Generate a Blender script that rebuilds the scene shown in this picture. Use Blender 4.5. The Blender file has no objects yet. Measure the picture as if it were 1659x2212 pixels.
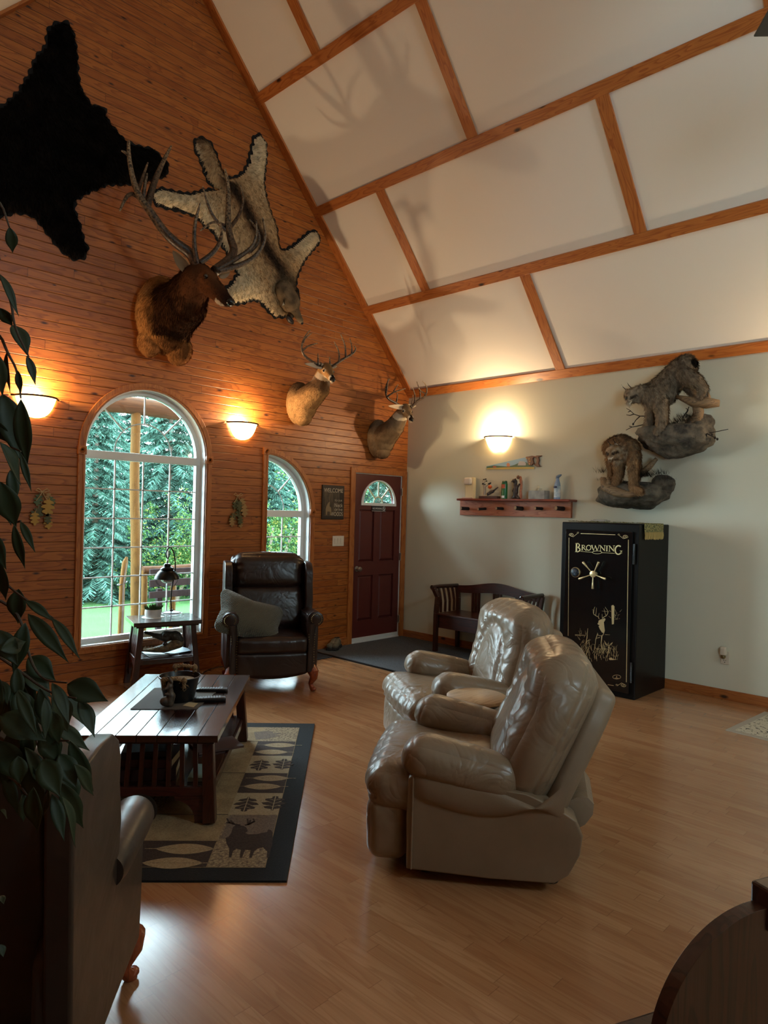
import bpy, bmesh, math, random
from mathutils import Vector as V, Matrix, Euler, noise
random.seed(7)
R = math.radians
S = bpy.context.scene
COL = S.collection
# ------------------------------------------------------------------ camera
IW, IH = 1659.0, 2212.0
CAM = V((-6.609, -6.005, 1.6118)); YAW, PITCH, ROLL, FPX = 0.8014, -0.0012, 0.026, 1487.0
_f = V((math.sin(YAW)*math.cos(PITCH), math.cos(YAW)*math.cos(PITCH), math.sin(PITCH)))
_r0 = V((math.cos(YAW), -math.sin(YAW), 0)); _u0 = _r0.cross(_f)
CR = _r0*math.cos(ROLL)+_u0*math.sin(ROLL); CU = _u0*math.cos(ROLL)-_r0*math.sin(ROLL); CF = _f
cd = bpy.data.cameras.new('camera'); cam = bpy.data.objects.new('camera', cd); COL.objects.link(cam)
cam.matrix_world = Matrix(((CR.x, CU.x, -CF.x, CAM.x), (CR.y, CU.y, -CF.y, CAM.y), (CR.z, CU.z, -CF.z, CAM.z), (0, 0, 0, 1)))
cd.sensor_fit = 'HORIZONTAL'; cd.sensor_width = 36.0; cd.lens = FPX/IW*36.0; cd.clip_start = .05; cd.clip_end = 200
S.camera = cam
def ray(x, y): return CF + CR*((x-IW/2)/FPX) - CU*((y-IH/2)/FPX)
def wA(x, y, Y=0.0):
    d = ray(x, y); return CAM + d*((Y-CAM.y)/d.y)
def wB(x, y, X=0.0):
    d = ray(x, y); return CAM + d*((X-CAM.x)/d.x)
def fl(x, y, Z=0.0):
    d = ray(x, y); return CAM + d*((Z-CAM.z)/d.z)
# ------------------------------------------------------------------ view, world, lights
S.view_settings.view_transform = 'Standard'; S.view_settings.look = 'None'
S.view_settings.gamma = 1; S.view_settings.use_curve_mapping = False
S.view_settings.exposure = 0.42
try:
    S.cycles.use_denoising = True; S.cycles.max_bounces = 7; S.cycles.diffuse_bounces = 4; S.cycles.glossy_bounces = 3; S.cycles.use_adaptive_sampling = True; S.cycles.adaptive_threshold = .03
    S.cycles.transparent_max_bounces = 16; S.cycles.transmission_bounces = 6; S.cycles.sample_clamp_indirect = 6
    S.cycles.caustics_reflective = False; S.cycles.caustics_refractive = False
except Exception: pass
W = bpy.data.worlds.new('overcast_sky'); S.world = W; W.use_nodes = True
WN = W.node_tree.nodes; WN['Background'].inputs[0].default_value = (0.72, 0.88, 1.0, 1); WN['Background'].inputs[1].default_value = 27.0
def light(name, kind, loc, energy, color, size=.1, rot=None, size_y=None, portal=False, spread=None):
    ld = bpy.data.lights.new(name, kind); ld.energy = energy; ld.color = color
    if kind == 'AREA':
        ld.size = size
        if size_y: ld.shape = 'RECTANGLE'; ld.size_y = size_y
        if spread: ld.spread = spread
        if portal: ld.cycles.is_portal = True
    elif kind != 'SUN': ld.shadow_soft_size = size
    o = bpy.data.objects.new(name, ld); COL.objects.link(o); o.location = loc
    if rot: o.rotation_euler = rot
    return o
# daylight enters through two seen windows and two unseen ones added for fill light: portals only steer the sampling of the sky
light('portal_window_1', 'AREA', (-3.55, .22, 1.54), 1, (1, 1, 1), 1.2, (R(-90), 0, 0), 2.36, portal=True)
light('portal_window_2', 'AREA', (-1.91, .22, 1.28), 1, (1, 1, 1), .62, (R(-90), 0, 0), 1.84, portal=True)
light('portal_fill_window_4', 'AREA', (-3.5, -9.6, 4.6), 1, (1, 1, 1), 1.3, (R(90), 0, 0), 1.0, portal=True)
light('portal_fill_window_3', 'AREA', (-7.25, -7.9, 1.7), 1, (1, 1, 1), 1.5, (0, R(-90), 0), 1.0, portal=True)
# ------------------------------------------------------------------ mesh builder
MOF = {}
def clean(name): return name
class MB:
    def __init__(s): s.v = []; s.f = []; s.c = None
    def add(s, vs, fs, col=None):
        b = len(s.v); s.v.extend([tuple(p) for p in vs]); s.f.extend([tuple(b+i for i in f) for f in fs])
        if s.c is not None or col is not None:
            if s.c is None: s.c = [(1, 1, 1)]*b
            s.c.extend(col if isinstance(col, list) else [col or (1, 1, 1)]*len(vs))
        return b
    def box(s, c, d, rot=None, taper=1.0, skew=(0, 0)):
        x, y, z = d[0]/2, d[1]/2, d[2]/2; c = V(c)
        P = [V((sx*x*(taper if sz > 0 else 1)+(skew[0] if sz > 0 else 0), sy*y*(taper if sz > 0 else 1)+(skew[1] if sz > 0 else 0), sz*z)) for sz in (-1, 1) for sy in (-1, 1) for sx in (-1, 1)]
        if rot is not None:
            if not isinstance(rot, Matrix): rot = Euler(rot).to_matrix()
            P = [rot @ p for p in P]
        s.add([c+p for p in P], [(0, 2, 3, 1), (4, 5, 7, 6), (0, 1, 5, 4), (2, 6, 7, 3), (0, 4, 6, 2), (1, 3, 7, 5)]); return s
    def bar(s, p0, p1, w, t, up=(0, 0, 1), w1=None, t1=None):
        p0, p1 = V(p0), V(p1); d = (p1-p0).normalized(); up = V(up)
        sx = d.cross(up)
        if sx.length < 1e-4: sx = d.cross(V((1, 0, 0)))
        sx.normalize(); sy = sx.cross(d).normalized(); w1 = w if w1 is None else w1; t1 = t if t1 is None else t1
        vs = [p0+sx*a*w/2+sy*b*t/2 for a, b in ((-1, -1), (1, -1), (1, 1), (-1, 1))]+[p1+sx*a*w1/2+sy*b*t1/2 for a, b in ((-1, -1), (1, -1), (1, 1), (-1, 1))]
        s.add(vs, [(0, 3, 2, 1), (4, 5, 6, 7), (0, 1, 5, 4), (1, 2, 6, 5), (2, 3, 7, 6), (3, 0, 4, 7)]); return s
    def tube(s, pts, rad, n=10, cap=True, col=None, flat=1.0):
        pts = [V(p) for p in pts]; m = len(pts)
        if not isinstance(rad, (list, tuple)): rad = [rad]*m
        t0 = (pts[1]-pts[0]).normalized(); a = t0.orthogonal().normalized(); vs = []; fs = []
        for i, p in enumerate(pts):
            t = (pts[min(i+1, m-1)]-pts[max(i-1, 0)])
            t = t.normalized() if t.length > 1e-9 else t0
            a = (a-t*a.dot(t)); a = a.normalized() if a.length > 1e-6 else t.orthogonal().normalized()
            b = t.cross(a)
            for k in range(n):
                q = 2*math.pi*k/n; vs.append(p+a*math.cos(q)*rad[i]+b*math.sin(q)*rad[i]*flat)
        for i in range(m-1):
            for k in range(n): fs.append((i*n+k, i*n+(k+1) % n, (i+1)*n+(k+1) % n, (i+1)*n+k))
        if cap: fs.append(tuple(range(n-1, -1, -1))); fs.append(tuple((m-1)*n+k for k in range(n)))
        s.add(vs, fs, col); return s
    def lathe(s, prof, c=(0, 0, 0), n=24, M=None, col=None, cap=True, sx=1, sy=1):
        c = V(c); vs = []; fs = []; m = len(prof)
        for r_, z in prof:
            for k in range(n):
                q = 2*math.pi*k/n; p = V((r_*math.cos(q)*sx, r_*math.sin(q)*sy, z)); vs.append((M @ p if M else p)+c)
        for i in range(m-1):
            for k in range(n): fs.append((i*n+k, i*n+(k+1) % n, (i+1)*n+(k+1) % n, (i+1)*n+k))
        if cap: fs.append(tuple(range(n-1, -1, -1))); fs.append(tuple((m-1)*n+k for k in range(n)))
        s.add(vs, fs, col); return s
    def ell(s, c, r, n=12, rot=None, col=None):
        if not isinstance(r, (list, tuple)): r = (r, r, r)
        c = V(c); vs = []; fs = []; M = Euler(rot).to_matrix() if rot is not None and not isinstance(rot, Matrix) else rot; h = n//2+1
        for i in range(h+1):
            th = math.pi*i/h
            for k in range(n):
                q = 2*math.pi*k/n; p = V((r[0]*math.sin(th)*math.cos(q), r[1]*math.sin(th)*math.sin(q), r[2]*math.cos(th))); vs.append((M @ p if M else p)+c)
        for i in range(h):
            for k in range(n): fs.append((i*n+k, (i+1)*n+k, (i+1)*n+(k+1) % n, i*n+(k+1) % n))
        s.add(vs, fs, col); return s
    def grid(s, fn, nu, nv, close_u=False):
        vs = [fn(i/(nu if close_u else nu-1), j/(nv-1)) for j in range(nv) for i in range(nu)]; fs = []
        for j in range(nv-1):
            for i in range(nu if close_u else nu-1):
                k = (i+1) % nu; fs.append((j*nu+i, j*nu+k, (j+1)*nu+k, (j+1)*nu+i))
        s.add(vs, fs); return s
    def rbox(s, c, d, r, n=10, fn=None, rot=None, bulge=0.0):
        """rounded box as a dense sphere-like skin; fn(local point, unit normal) -> local point"""
        hx, hy, hz = d[0]/2, d[1]/2, d[2]/2; r = min(r, hx, hy, hz); idx = {}; vs = []; fs = []; c = V(c)
        M = (Euler(rot).to_matrix() if not isinstance(rot, Matrix) else rot) if rot is not None else None
        def vert(a, b, cc):
            k = (round(a*1e4), round(b*1e4), round(cc*1e4))
            if k in idx: return idx[k]
            q = V((a*hx, b*hy, cc*hz)); inn = V((max(-hx+r, min(hx-r, q.x)), max(-hy+r, min(hy-r, q.y)), max(-hz+r, min(hz-r, q.z))))
            dd = q-inn
            if dd.length < 1e-7: dd = V((a if abs(a) > .999 else 0, b if abs(b) > .999 else 0, cc if abs(cc) > .999 else 0))
            nn = dd.normalized(); p = inn+nn*r
            if bulge:
                p.x += (1 if a > 0 else -1)*bulge*(1-b*b)*(1-cc*cc)*abs(a)**3; p.y += (1 if b > 0 else -1)*bulge*(1-a*a)*(1-cc*cc)*abs(b)**3; p.z += (1 if cc > 0 else -1)*bulge*(1-b*b)*(1-a*a)*abs(cc)**3
            if fn: p = fn(p, nn)
            if M: p = M @ p
            idx[k] = len(vs); vs.append(p+c); return idx[k]
        L = [math.sin((i/n-.5)*math.pi*.94)/math.sin(.47*math.pi) for i in range(n+1)]
        for ax in range(3):
            for sg in (-1, 1):
                for i in range(n):
                    for j in range(n):
                        q = []
                        for (u, w) in ((L[i], L[j]), (L[i+1], L[j]), (L[i+1], L[j+1]), (L[i], L[j+1])):
                            t = [0, 0, 0]; t[ax] = sg; t[(ax+1) % 3] = u; t[(ax+2) % 3] = w; q.append(vert(*t))
                        if sg < 0: q.reverse()
                        fs.append(tuple(q))
        s.add(vs, fs); return s
    def mesh(s, me):
        s.add([v.co.copy() for v in me.vertices], [tuple(p.vertices) for p in me.polygons]); return s
    def xf(s, M, i0=0):
        for i in range(i0, len(s.v)): s.v[i] = tuple(M @ V(s.v[i]))
        return s
    def build(s, name, m, parent=None, smooth=False, bevel=0.0, sub=0, world=False, angle=None, seg=2):
        vs = s.v
        if world and parent is not None:
            MI = MOF.get(parent.name, Matrix()).inverted(); vs = [tuple(MI @ V(p)) for p in vs]
        me = bpy.data.meshes.new(name); me.from_pydata(vs, [], s.f); me.validate(); 
        if s.c is not None:
            a = me.color_attributes.new('Col', 'FLOAT_COLOR', 'POINT'); fl_ = []
            for c in s.c: fl_.extend((c[0], c[1], c[2], 1.0))
            if len(a.data)*4 == len(fl_): a.data.foreach_set('color', fl_)
        bm = bmesh.new(); bm.from_mesh(me)
        if s.c is None: bmesh.ops.recalc_face_normals(bm, faces=bm.faces)
        if smooth and s.c is None and angle is not False:
            lim = R(angle or 40)
            for e in bm.edges:
                if len(e.link_faces) == 2 and e.calc_face_angle(0) > lim: e.smooth = False
        for f in bm.faces: f.smooth = bool(smooth)
        bm.to_mesh(me); bm.free()
        if m is not None: me.materials.append(m)
        o = bpy.data.objects.new(name, me); COL.objects.link(o)
        if parent is not None: o.parent = parent
        if parent is not None: MOF[o.name] = MOF.get(parent.name, Matrix())
        else: MOF[o.name] = Matrix()
        if bevel:
            b = o.modifiers.new('bevel', 'BEVEL'); b.width = bevel; b.segments = seg; b.limit_method = 'ANGLE'; b.angle_limit = R(35)
        if sub:
            b = o.modifiers.new('sub', 'SUBSURF'); b.levels = sub; b.render_levels = sub
        return o
def tag(o, label=None, cat=None, group=None, kind=None):
    if label: o['label'] = label
    if cat: o['category'] = cat
    if group: o['group'] = group
    if kind: o['kind'] = kind
    return o
def thing(name, label, cat, loc=(0, 0, 0), rz=0.0, group=None, M=None):
    o = bpy.data.objects.new(name, None); COL.objects.link(o); o.empty_display_size = .1
    M = M if M is not None else Matrix.Translation(V(loc)) @ Matrix.Rotation(rz, 4, 'Z')
    o.matrix_world = M; MOF[o.name] = M.copy(); return tag(o, label, cat, group)
def struct(o): o['kind'] = 'structure'; return o
def copy_tree(o, loc=None, rz=None, label=None):
    def cp(a, par):
        c = a.copy(); COL.objects.link(c)
        if par is not None: c.parent = par
        for ch in list(a.children): cp(ch, c)
        return c
    r = cp(o, None)
    if loc is not None: r.location = loc
    if rz is not None: r.rotation_euler = (0, 0, rz)
    if label: r['label'] = label
    MOF[r.name] = Matrix.Translation(r.location) @ Matrix.Rotation(r.rotation_euler.z, 4, 'Z')
    return r
def flat_mesh(loops, t):
    """2-D outlines (holes allowed) filled and extruded to thickness t, in the XY plane, z 0..t"""
    cu = bpy.data.curves.new('tmp', 'CURVE'); cu.dimensions = '2D'; cu.fill_mode = 'BOTH'; cu.extrude = t/2
    for L in loops:
        sp = cu.splines.new('POLY'); sp.points.add(len(L)-1)
        for i, p in enumerate(L): sp.points[i].co = (p[0], p[1], 0, 1)
        sp.use_cyclic_u = True
    o = bpy.data.objects.new('tmp', cu); COL.objects.link(o)
    dg = bpy.context.evaluated_depsgraph_get(); me = bpy.data.meshes.new_from_object(o.evaluated_get(dg))
    mb = MB(); mb.add([(v.co.x, v.co.y, v.co.z+t/2) for v in me.vertices], [tuple(p.vertices) for p in me.polygons])
    bpy.data.objects.remove(o); bpy.data.curves.remove(cu); bpy.data.meshes.remove(me)
    bm = bmesh.new(); me = bpy.data.meshes.new('t'); me.from_pydata(mb.v, [], mb.f); bm.from_mesh(me); bmesh.ops.remove_doubles(bm, verts=bm.verts, dist=1e-5); bm.to_mesh(me); bm.free()
    r = MB(); r.add([v.co.copy() for v in me.vertices], [tuple(p.vertices) for p in me.polygons]); bpy.data.meshes.remove(me); return r
ONA = Matrix(((1, 0, 0, 0), (0, 0, -1, 0), (0, 1, 0, 0), (0, 0, 0, 1)))     # XY drawing stood up on wall A, thickness towards the room
ONB = Matrix(((0, 0, -1, 0), (-1, 0, 0, 0), (0, 1, 0, 0), (0, 0, 0, 1)))    # drawing x runs along -Y, thickness towards -X
def text_mesh(txt, size, t=.002, align='CENTER', sx=1.0, spacing=1.0):
    cu = bpy.data.curves.new('tmp', 'FONT'); cu.body = txt; cu.size = size; cu.extrude = t/2; cu.align_x = align; cu.space_character = spacing
    o = bpy.data.objects.new('tmp', cu); COL.objects.link(o)
    dg = bpy.context.evaluated_depsgraph_get(); me = bpy.data.meshes.new_from_object(o.evaluated_get(dg))
    mb = MB(); mb.add([(v.co.x*sx, v.co.y, v.co.z+t/2) for v in me.vertices], [tuple(p.vertices) for p in me.polygons])
    bpy.data.objects.remove(o); bpy.data.curves.remove(cu); bpy.data.meshes.remove(me); return mb
def organic(prims, voxel=.01, smooth=4):
    """one continuous skin grown around tapered limbs and ellipsoids"""
    mb = MB()
    for p in prims:
        if p[0] == 'c':
            a, b, ra, rb = V(p[1]), V(p[2]), p[3], p[4]; d = (b-a); L = d.length; d = d.normalized() if L > 0 else V((0, 0, 1)); pts = []; rd = []
            for i in range(5): q = math.pi/2*(1-i/4); pts.append(a-d*ra*math.sin(q)); rd.append(max(ra*math.cos(q), 1e-4))
            for i in range(1, 4): pts.append(a+(b-a)*i/4); rd.append(ra+(rb-ra)*i/4)
            for i in range(5): q = math.pi/2*i/4; pts.append(b+d*rb*math.sin(q)); rd.append(max(rb*math.cos(q), 1e-4))
            mb.tube(pts, rd, 16)
        else: mb.ell(p[1], p[2], 20, p[3] if len(p) > 3 else None)
    me = bpy.data.meshes.new('tmp'); me.from_pydata(mb.v, [], mb.f); o = bpy.data.objects.new('tmp', me); COL.objects.link(o)
    m = o.modifiers.new('r', 'REMESH'); m.mode = 'VOXEL'; m.voxel_size = voxel
    if smooth: m = o.modifiers.new('s', 'SMOOTH'); m.factor = .6; m.iterations = smooth
    dg = bpy.context.evaluated_depsgraph_get(); m2 = bpy.data.meshes.new_from_object(o.evaluated_get(dg))
    r = MB(); r.add([v.co.copy() for v in m2.vertices], [tuple(p.vertices) for p in m2.polygons])
    bpy.data.objects.remove(o); bpy.data.meshes.remove(me); bpy.data.meshes.remove(m2); return r
def paint(mb, fn):
    mb.c = [fn(V(p)) for p in mb.v]; return mb
def fur(mb, n, length, flow, colfn, w=.0022, lift=.35, jit=.35, keep=None, seed=1):
    """short tapering hairs rooted in the skin; mb must carry colours"""
    rnd = random.Random(seed); fs = [f for f in mb.f]; vs = [V(p) for p in mb.v]; ar = []; tot = 0
    for f in fs:
        a = (vs[f[1]]-vs[f[0]]).cross(vs[f[2]]-vs[f[0]]).length*(1 if len(f) > 3 else .5); tot += a; ar.append(tot)
    import bisect
    V2 = []; F2 = []; C2 = []
    for _ in range(n):
        i = bisect.bisect_left(ar, rnd.random()*tot); f = fs[min(i, len(fs)-1)]
        u, w2 = rnd.random(), rnd.random(); a, b, c = vs[f[0]], vs[f[1]], vs[f[2]]
        if len(f) > 3: d = vs[f[3]]; p = a.lerp(b, u).lerp(d.lerp(c, u), w2)
        else:
            if u+w2 > 1: u, w2 = 1-u, 1-w2
            p = a+(b-a)*u+(c-a)*w2
        nn = (b-a).cross(c-a)
        if nn.length < 1e-12: continue
        nn.normalize()
        if keep and not keep(p, nn): continue
        fd = V(flow(p)) if callable(flow) else V(flow); fd = fd-nn*fd.dot(nn)
        fd = fd.normalized() if fd.length > 1e-6 else nn.orthogonal()
        d = (fd+nn*lift+V((rnd.uniform(-1, 1), rnd.uniform(-1, 1), rnd.uniform(-1, 1)))*jit).normalized()
        L = (length(p) if callable(length) else length)*rnd.uniform(.6, 1.3); s_ = d.cross(nn); s_ = s_.normalized()*w if s_.length > 1e-6 else nn.orthogonal()*w
        k = len(V2); V2 += [p-s_-nn*.002, p+s_-nn*.002, p+d*L*.6+s_*.5+nn*L*.05, p+d*L]; F2.append((k, k+1, k+2, k+3)); c_ = colfn(p); q = rnd.uniform(.6, 1.35); C2 += [tuple(x*q for x in c_)]*4
    mb.add(V2, F2, C2); return mb
# ------------------------------------------------------------------ materials
def srgb(h):
    if isinstance(h, str): h = [int(h[i:i+2], 16)/255 for i in (0, 2, 4)]
    return tuple(((c/12.92) if c <= .04045 else ((c+.055)/1.055)**2.4) for c in h)+(1.0,)
class NT:
    def __init__(s, name):
        s.m = bpy.data.materials.new(name); s.m.use_nodes = True; s.t = s.m.node_tree; s.n = s.t.nodes; s.b = s.n['Principled BSDF']; s.out = s.n['Material Output']
    def N(s, typ, **k):
        n = s.n.new(typ)
        for a, b in k.items():
            if a.startswith('i_'):
                key = a[2:]; key = int(key) if key.isdigit() else key.replace('_', ' '); s.L(b, n.inputs[key])
            else: setattr(n, a, b)
        return n
    def L(s, a, inp):
        if isinstance(a, bpy.types.NodeSocket): s.t.links.new(a, inp)
        elif isinstance(a, bpy.types.Node): s.t.links.new(a.outputs[0], inp)
        else:
            if isinstance(a, (int, float)) and hasattr(inp.default_value, '__len__'): a = [a]*len(inp.default_value)
            inp.default_value = a
    def M(s, op, a, b=0.0, c=0.0, clamp=False):
        n = s.n.new('ShaderNodeMath'); n.operation = op; n.use_clamp = clamp; s.L(a, n.inputs[0]); s.L(b, n.inputs[1]); s.L(c, n.inputs[2]); return n.outputs[0]
    def mix(s, f, a, b, blend='MIX'):
        n = s.n.new('ShaderNodeMix'); n.data_type = 'RGBA'; n.blend_type = blend; s.L(f, n.inputs[0]); s.L(a, n.inputs[6]); s.L(b, n.inputs[7]); return n.outputs[2]
    def ramp(s, f, stops, interp='LINEAR'):
        n = s.n.new('ShaderNodeValToRGB'); n.color_ramp.interpolation = interp; e = n.color_ramp.elements
        while len(e) < len(stops): e.new(.5)
        for i, (p, c) in enumerate(stops): e[i].position = p; e[i].color = c if hasattr(c, '__len__') else (c, c, c, 1)
        s.L(f, n.inputs[0]); return n.outputs[0]
    def xyz(s, v):
        n = s.n.new('ShaderNodeSeparateXYZ'); s.L(v, n.inputs[0]); return n.outputs
    def vec(s, x, y, z=0.0):
        n = s.n.new('ShaderNodeCombineXYZ'); s.L(x, n.inputs[0]); s.L(y, n.inputs[1]); s.L(z, n.inputs[2]); return n.outputs[0]
    def noise(s, v, scale=5, detail=2, rough=.5, dist=0.0):
        n = s.n.new('ShaderNodeTexNoise'); s.L(v, n.inputs['Vector']); s.L(scale, n.inputs['Scale']); n.inputs['Detail'].default_value = detail; n.inputs['Roughness'].default_value = rough; n.inputs['Distortion'].default_value = dist; return n.outputs[0]
    def white(s, v):
        n = s.n.new('ShaderNodeTexWhiteNoise'); n.noise_dimensions = '3D'; s.L(v, n.inputs[0]); return n.outputs[0]
    def obj(s): return s.N('ShaderNodeTexCoord').outputs['Object']
    def bump(s, h, strength=.3, dist=.01, prev=None):
        n = s.n.new('ShaderNodeBump'); s.L(h, n.inputs['Height']); n.inputs['Strength'].default_value = strength; n.inputs['Distance'].default_value = dist
        if prev is not None: s.L(prev, n.inputs['Normal'])
        s.L(n.outputs[0], s.b.inputs['Normal']); return n.outputs[0]
    def set(s, **k):
        for a, b in k.items(): s.L(b, s.b.inputs[a.replace('_', ' ')])
        return s
def mat(name, color, rough=.5, metal=0.0, var=None, bump=None, coat=0.0, sheen=0.0, emit=None, spec=.5, stretch=None):
    t = NT(name); col = srgb(color) if isinstance(color, str) else tuple(color)+(1,)*(4-len(color)); t.set(Base_Color=col, Roughness=rough, Metallic=metal); t.b.inputs['Specular IOR Level'].default_value = spec
    t.b.inputs['Coat Weight'].default_value = coat; t.b.inputs['Coat Roughness'].default_value = .1; t.b.inputs['Sheen Weight'].default_value = sheen
    v = t.obj()
    if stretch: mp = t.N('ShaderNodeMapping', i_Vector=v); mp.inputs['Scale'].default_value = stretch; v = mp.outputs[0]
    if var: f = t.ramp(t.noise(v, var[0], 4, .6), [(.35, 0.0), (.65, 1.0)]); t.set(Base_Color=t.mix(f, col, srgb(var[1]) if isinstance(var[1], str) else var[1]))
    if bump: t.bump(t.noise(v, bump[0], 4, .6), bump[1], bump[2] if len(bump) > 2 else .01)
    if emit: t.b.inputs['Emission Color'].default_value = tuple(emit[0])+(1,)*(4-len(emit[0])); t.b.inputs['Emission Strength'].default_value = emit[1]
    return t.m
def wood(name, dark, light, axis=0, rough=.4, scale=1.0, coat=0.0, knots=True, contrast=1.0, seed=0.0, spec=.5):
    t = NT(name); p = t.xyz(t.obj()); o = [p[0], p[1], p[2]]; a = o[axis]; b = o[(axis+1) % 3]; c = o[(axis+2) % 3]
    oi = t.N('ShaderNodeObjectInfo').outputs['Random']; off = t.M('MULTIPLY', oi, 37.0)
    v = t.vec(t.M('ADD', t.M('MULTIPLY', a, 1.3*scale), off), t.M('MULTIPLY', b, 11*scale), t.M('ADD', t.M('MULTIPLY', c, 11*scale), seed))
    n = t.noise(v, 1.1, 2, .5, .3); ring = t.M('FRACT', t.M('MULTIPLY', n, 11.0)); ring = t.ramp(ring, [(0, .0), (.55, .25), (.9, 1.0), (1, .1)])
    v2 = t.vec(t.M('MULTIPLY', a, 3*scale), t.M('MULTIPLY', b, 90*scale), t.M('MULTIPLY', c, 90*scale)); fine = t.noise(v2, 1.0, 3, .6)
    f = t.M('ADD', t.M('MULTIPLY', ring, .55*contrast), t.M('MULTIPLY', fine, .5), clamp=True)
    col = t.mix(f, srgb(light), srgb(dark))
    if knots:
        vo = t.N('ShaderNodeTexVoronoi'); t.L(t.vec(t.M('ADD', t.M('MULTIPLY', a, 2.2), off), t.M('MULTIPLY', b, 5.0), t.M('MULTIPLY', c, 5.0)), vo.inputs['Vector']); vo.inputs['Scale'].default_value = 1.0
        k = t.ramp(vo.outputs['Distance'], [(.07, 1.0), (.12, 0.0)]); col = t.mix(k, col, srgb('2a1006'))
    t.set(Base_Color=col, Roughness=rough); t.b.inputs['Coat Weight'].default_value = coat; t.b.inputs['Coat Roughness'].default_value = .12; t.b.inputs['Specular IOR Level'].default_value = spec
    t.bump(fine, .12, .003); return t.m
def leather(name, base, second, rough=.36, wr=.5, wscale=5.0, spec=.5, stretch=(1, 1, 1)):
    t = NT(name); v = t.obj(); mp = t.N('ShaderNodeMapping', i_Vector=v); mp.inputs['Scale'].default_value = stretch
    big = t.noise(mp.outputs[0], wscale, 3, .55, .8); f = t.ramp(t.noise(v, 3, 4, .6), [(.3, 0.0), (.7, 1.0)])
    t.set(Base_Color=t.mix(f, srgb(base), srgb(second)), Roughness=t.M('ADD', t.M('MULTIPLY', t.noise(v, 9, 3), .18), rough-.09)); t.b.inputs['Specular IOR Level'].default_value = spec
    rg = t.M('ABSOLUTE', t.M('SUBTRACT', big, .5)); rg = t.ramp(rg, [(0, 0.0), (.12, 1.0)])
    b1 = t.bump(rg, wr, .012); vo = t.N('ShaderNodeTexVoronoi', i_Vector=v); vo.inputs['Scale'].default_value = 260; t.bump(vo.outputs['Distance'], .12, .001, b1); return t.m
def planks(name, along, across, width, length, cols, rough, groove=.06, ring=9.0, gdark=.25, bumps=.6, contrast=.6, knots=True, coat=0.0, thick_joint=.0016, gx=1.3, gy=11.0):
    """boards with staggered end joints; along / across are 0,1,2 object axes"""
    t = NT(name); p = t.xyz(t.obj()); a = p[along]; b = p[across]
    rb = t.M('DIVIDE', b, width); row = t.M('FLOOR', rb); fz = t.M('FRACT', rb)
    rr = t.white(t.vec(row, 3.1)); xo = t.M('ADD', t.M('DIVIDE', a, length), t.M('MULTIPLY', rr, 7.3)); seg = t.M('FLOOR', xo); fx = t.M('FRACT', xo)
    r2 = t.white(t.vec(row, seg, 1.7)); r3 = t.white(t.vec(seg, row, 9.2))
    v = t.vec(t.M('ADD', t.M('MULTIPLY', a, gx), t.M('MULTIPLY', r2, 50.0)), t.M('ADD', t.M('MULTIPLY', b, gy), t.M('MULTIPLY', r3, 30.0)))
    n = t.noise(v, 1.0, 2.5, .5, .25); rg = t.ramp(t.M('FRACT', t.M('MULTIPLY', n, ring)), [(0, 0.0), (.5, .2), (.88, 1.0), (1, .1)])
    fine = t.noise(t.vec(t.M('ADD', t.M('MULTIPLY', a, 4.0), t.M('MULTIPLY', r2, 20)), t.M('MULTIPLY', b, 130.0)), 1.0, 3, .6)
    f = t.M('ADD', t.M('MULTIPLY', rg, contrast), t.M('MULTIPLY', fine, .45), clamp=True)
    base = t.mix(r2, srgb(cols[0]), srgb(cols[1])); col = t.mix(f, base, srgb(cols[2]))
    if knots:
        vo = t.N('ShaderNodeTexVoronoi', voronoi_dimensions='2D'); t.L(t.vec(t.M('ADD', t.M('MULTIPLY', a, 2.4), t.M('MULTIPLY', r2, 9.0)), t.M('MULTIPLY', b, 6.25)), vo.inputs['Vector']); vo.inputs['Scale'].default_value = 1.0
        wc_ = t.xyz(vo.outputs['Color']); wv = wc_[0]; k = t.ramp(t.M('DIVIDE', vo.outputs['Distance'], t.M('ADD', t.M('MULTIPLY', wv, 1.4), .25)), [(.02, 1.0), (.065, 0.0)]); k = t.M('MULTIPLY', k, t.M('LESS_THAN', wc_[1], .62)); col = t.mix(k, col, srgb('35130a'))
    ed = t.M('MINIMUM', fz, t.M('SUBTRACT', 1.0, fz)); gr = t.ramp(ed, [(0, 1.0), (groove, 0.0)])
    ex = t.M('MULTIPLY', t.M('MINIMUM', fx, t.M('SUBTRACT', 1.0, fx)), length); jn = t.M('LESS_THAN', ex, thick_joint)
    cav = t.M('MAXIMUM', gr, jn); col = t.mix(t.M('MULTIPLY', cav, 1-gdark), col, srgb(cols[3]))
    t.set(Base_Color=col, Roughness=rough); t.b.inputs['Coat Weight'].default_value = coat; t.b.inputs['Coat Roughness'].default_value = .2
    b1 = t.bump(t.M('SUBTRACT', 1.0, cav), bumps, .006); t.bump(fine, .08, .002, b1); return t.m
M = {}
M['logwall'] = planks('pine_board_wall', 0, 2, .08, 2.3, ('a65d24', 'bb702e', '6c300c', '280d05'), .42, coat=.0, contrast=.5)
M['floor'] = planks('oak_laminate', 1, 0, .066, .62, ('ac7850', 'c08e64', '865632', '5e3e24'), .22, groove=.012, ring=7, gdark=.62, bumps=.05, contrast=.28, knots=False, coat=.55, gx=1.1, gy=14)
M['pine'] = wood('pine_trim', '8a4218', 'c27a3c', 0, .42)
M['pine_z'] = wood('pine_trim_upright', '8a4218', 'bd7637', 2, .42, knots=False)
M['drywall'] = mat('cream_painted_drywall', 'd0ccb6', .75, bump=(160, .06, .002))
M['ceiling'] = mat('white_painted_ceiling', 'ebe5dc', .8, bump=(160, .06, .002))
M['white'] = mat('white_vinyl', 'f2f6f6', .4)
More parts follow.
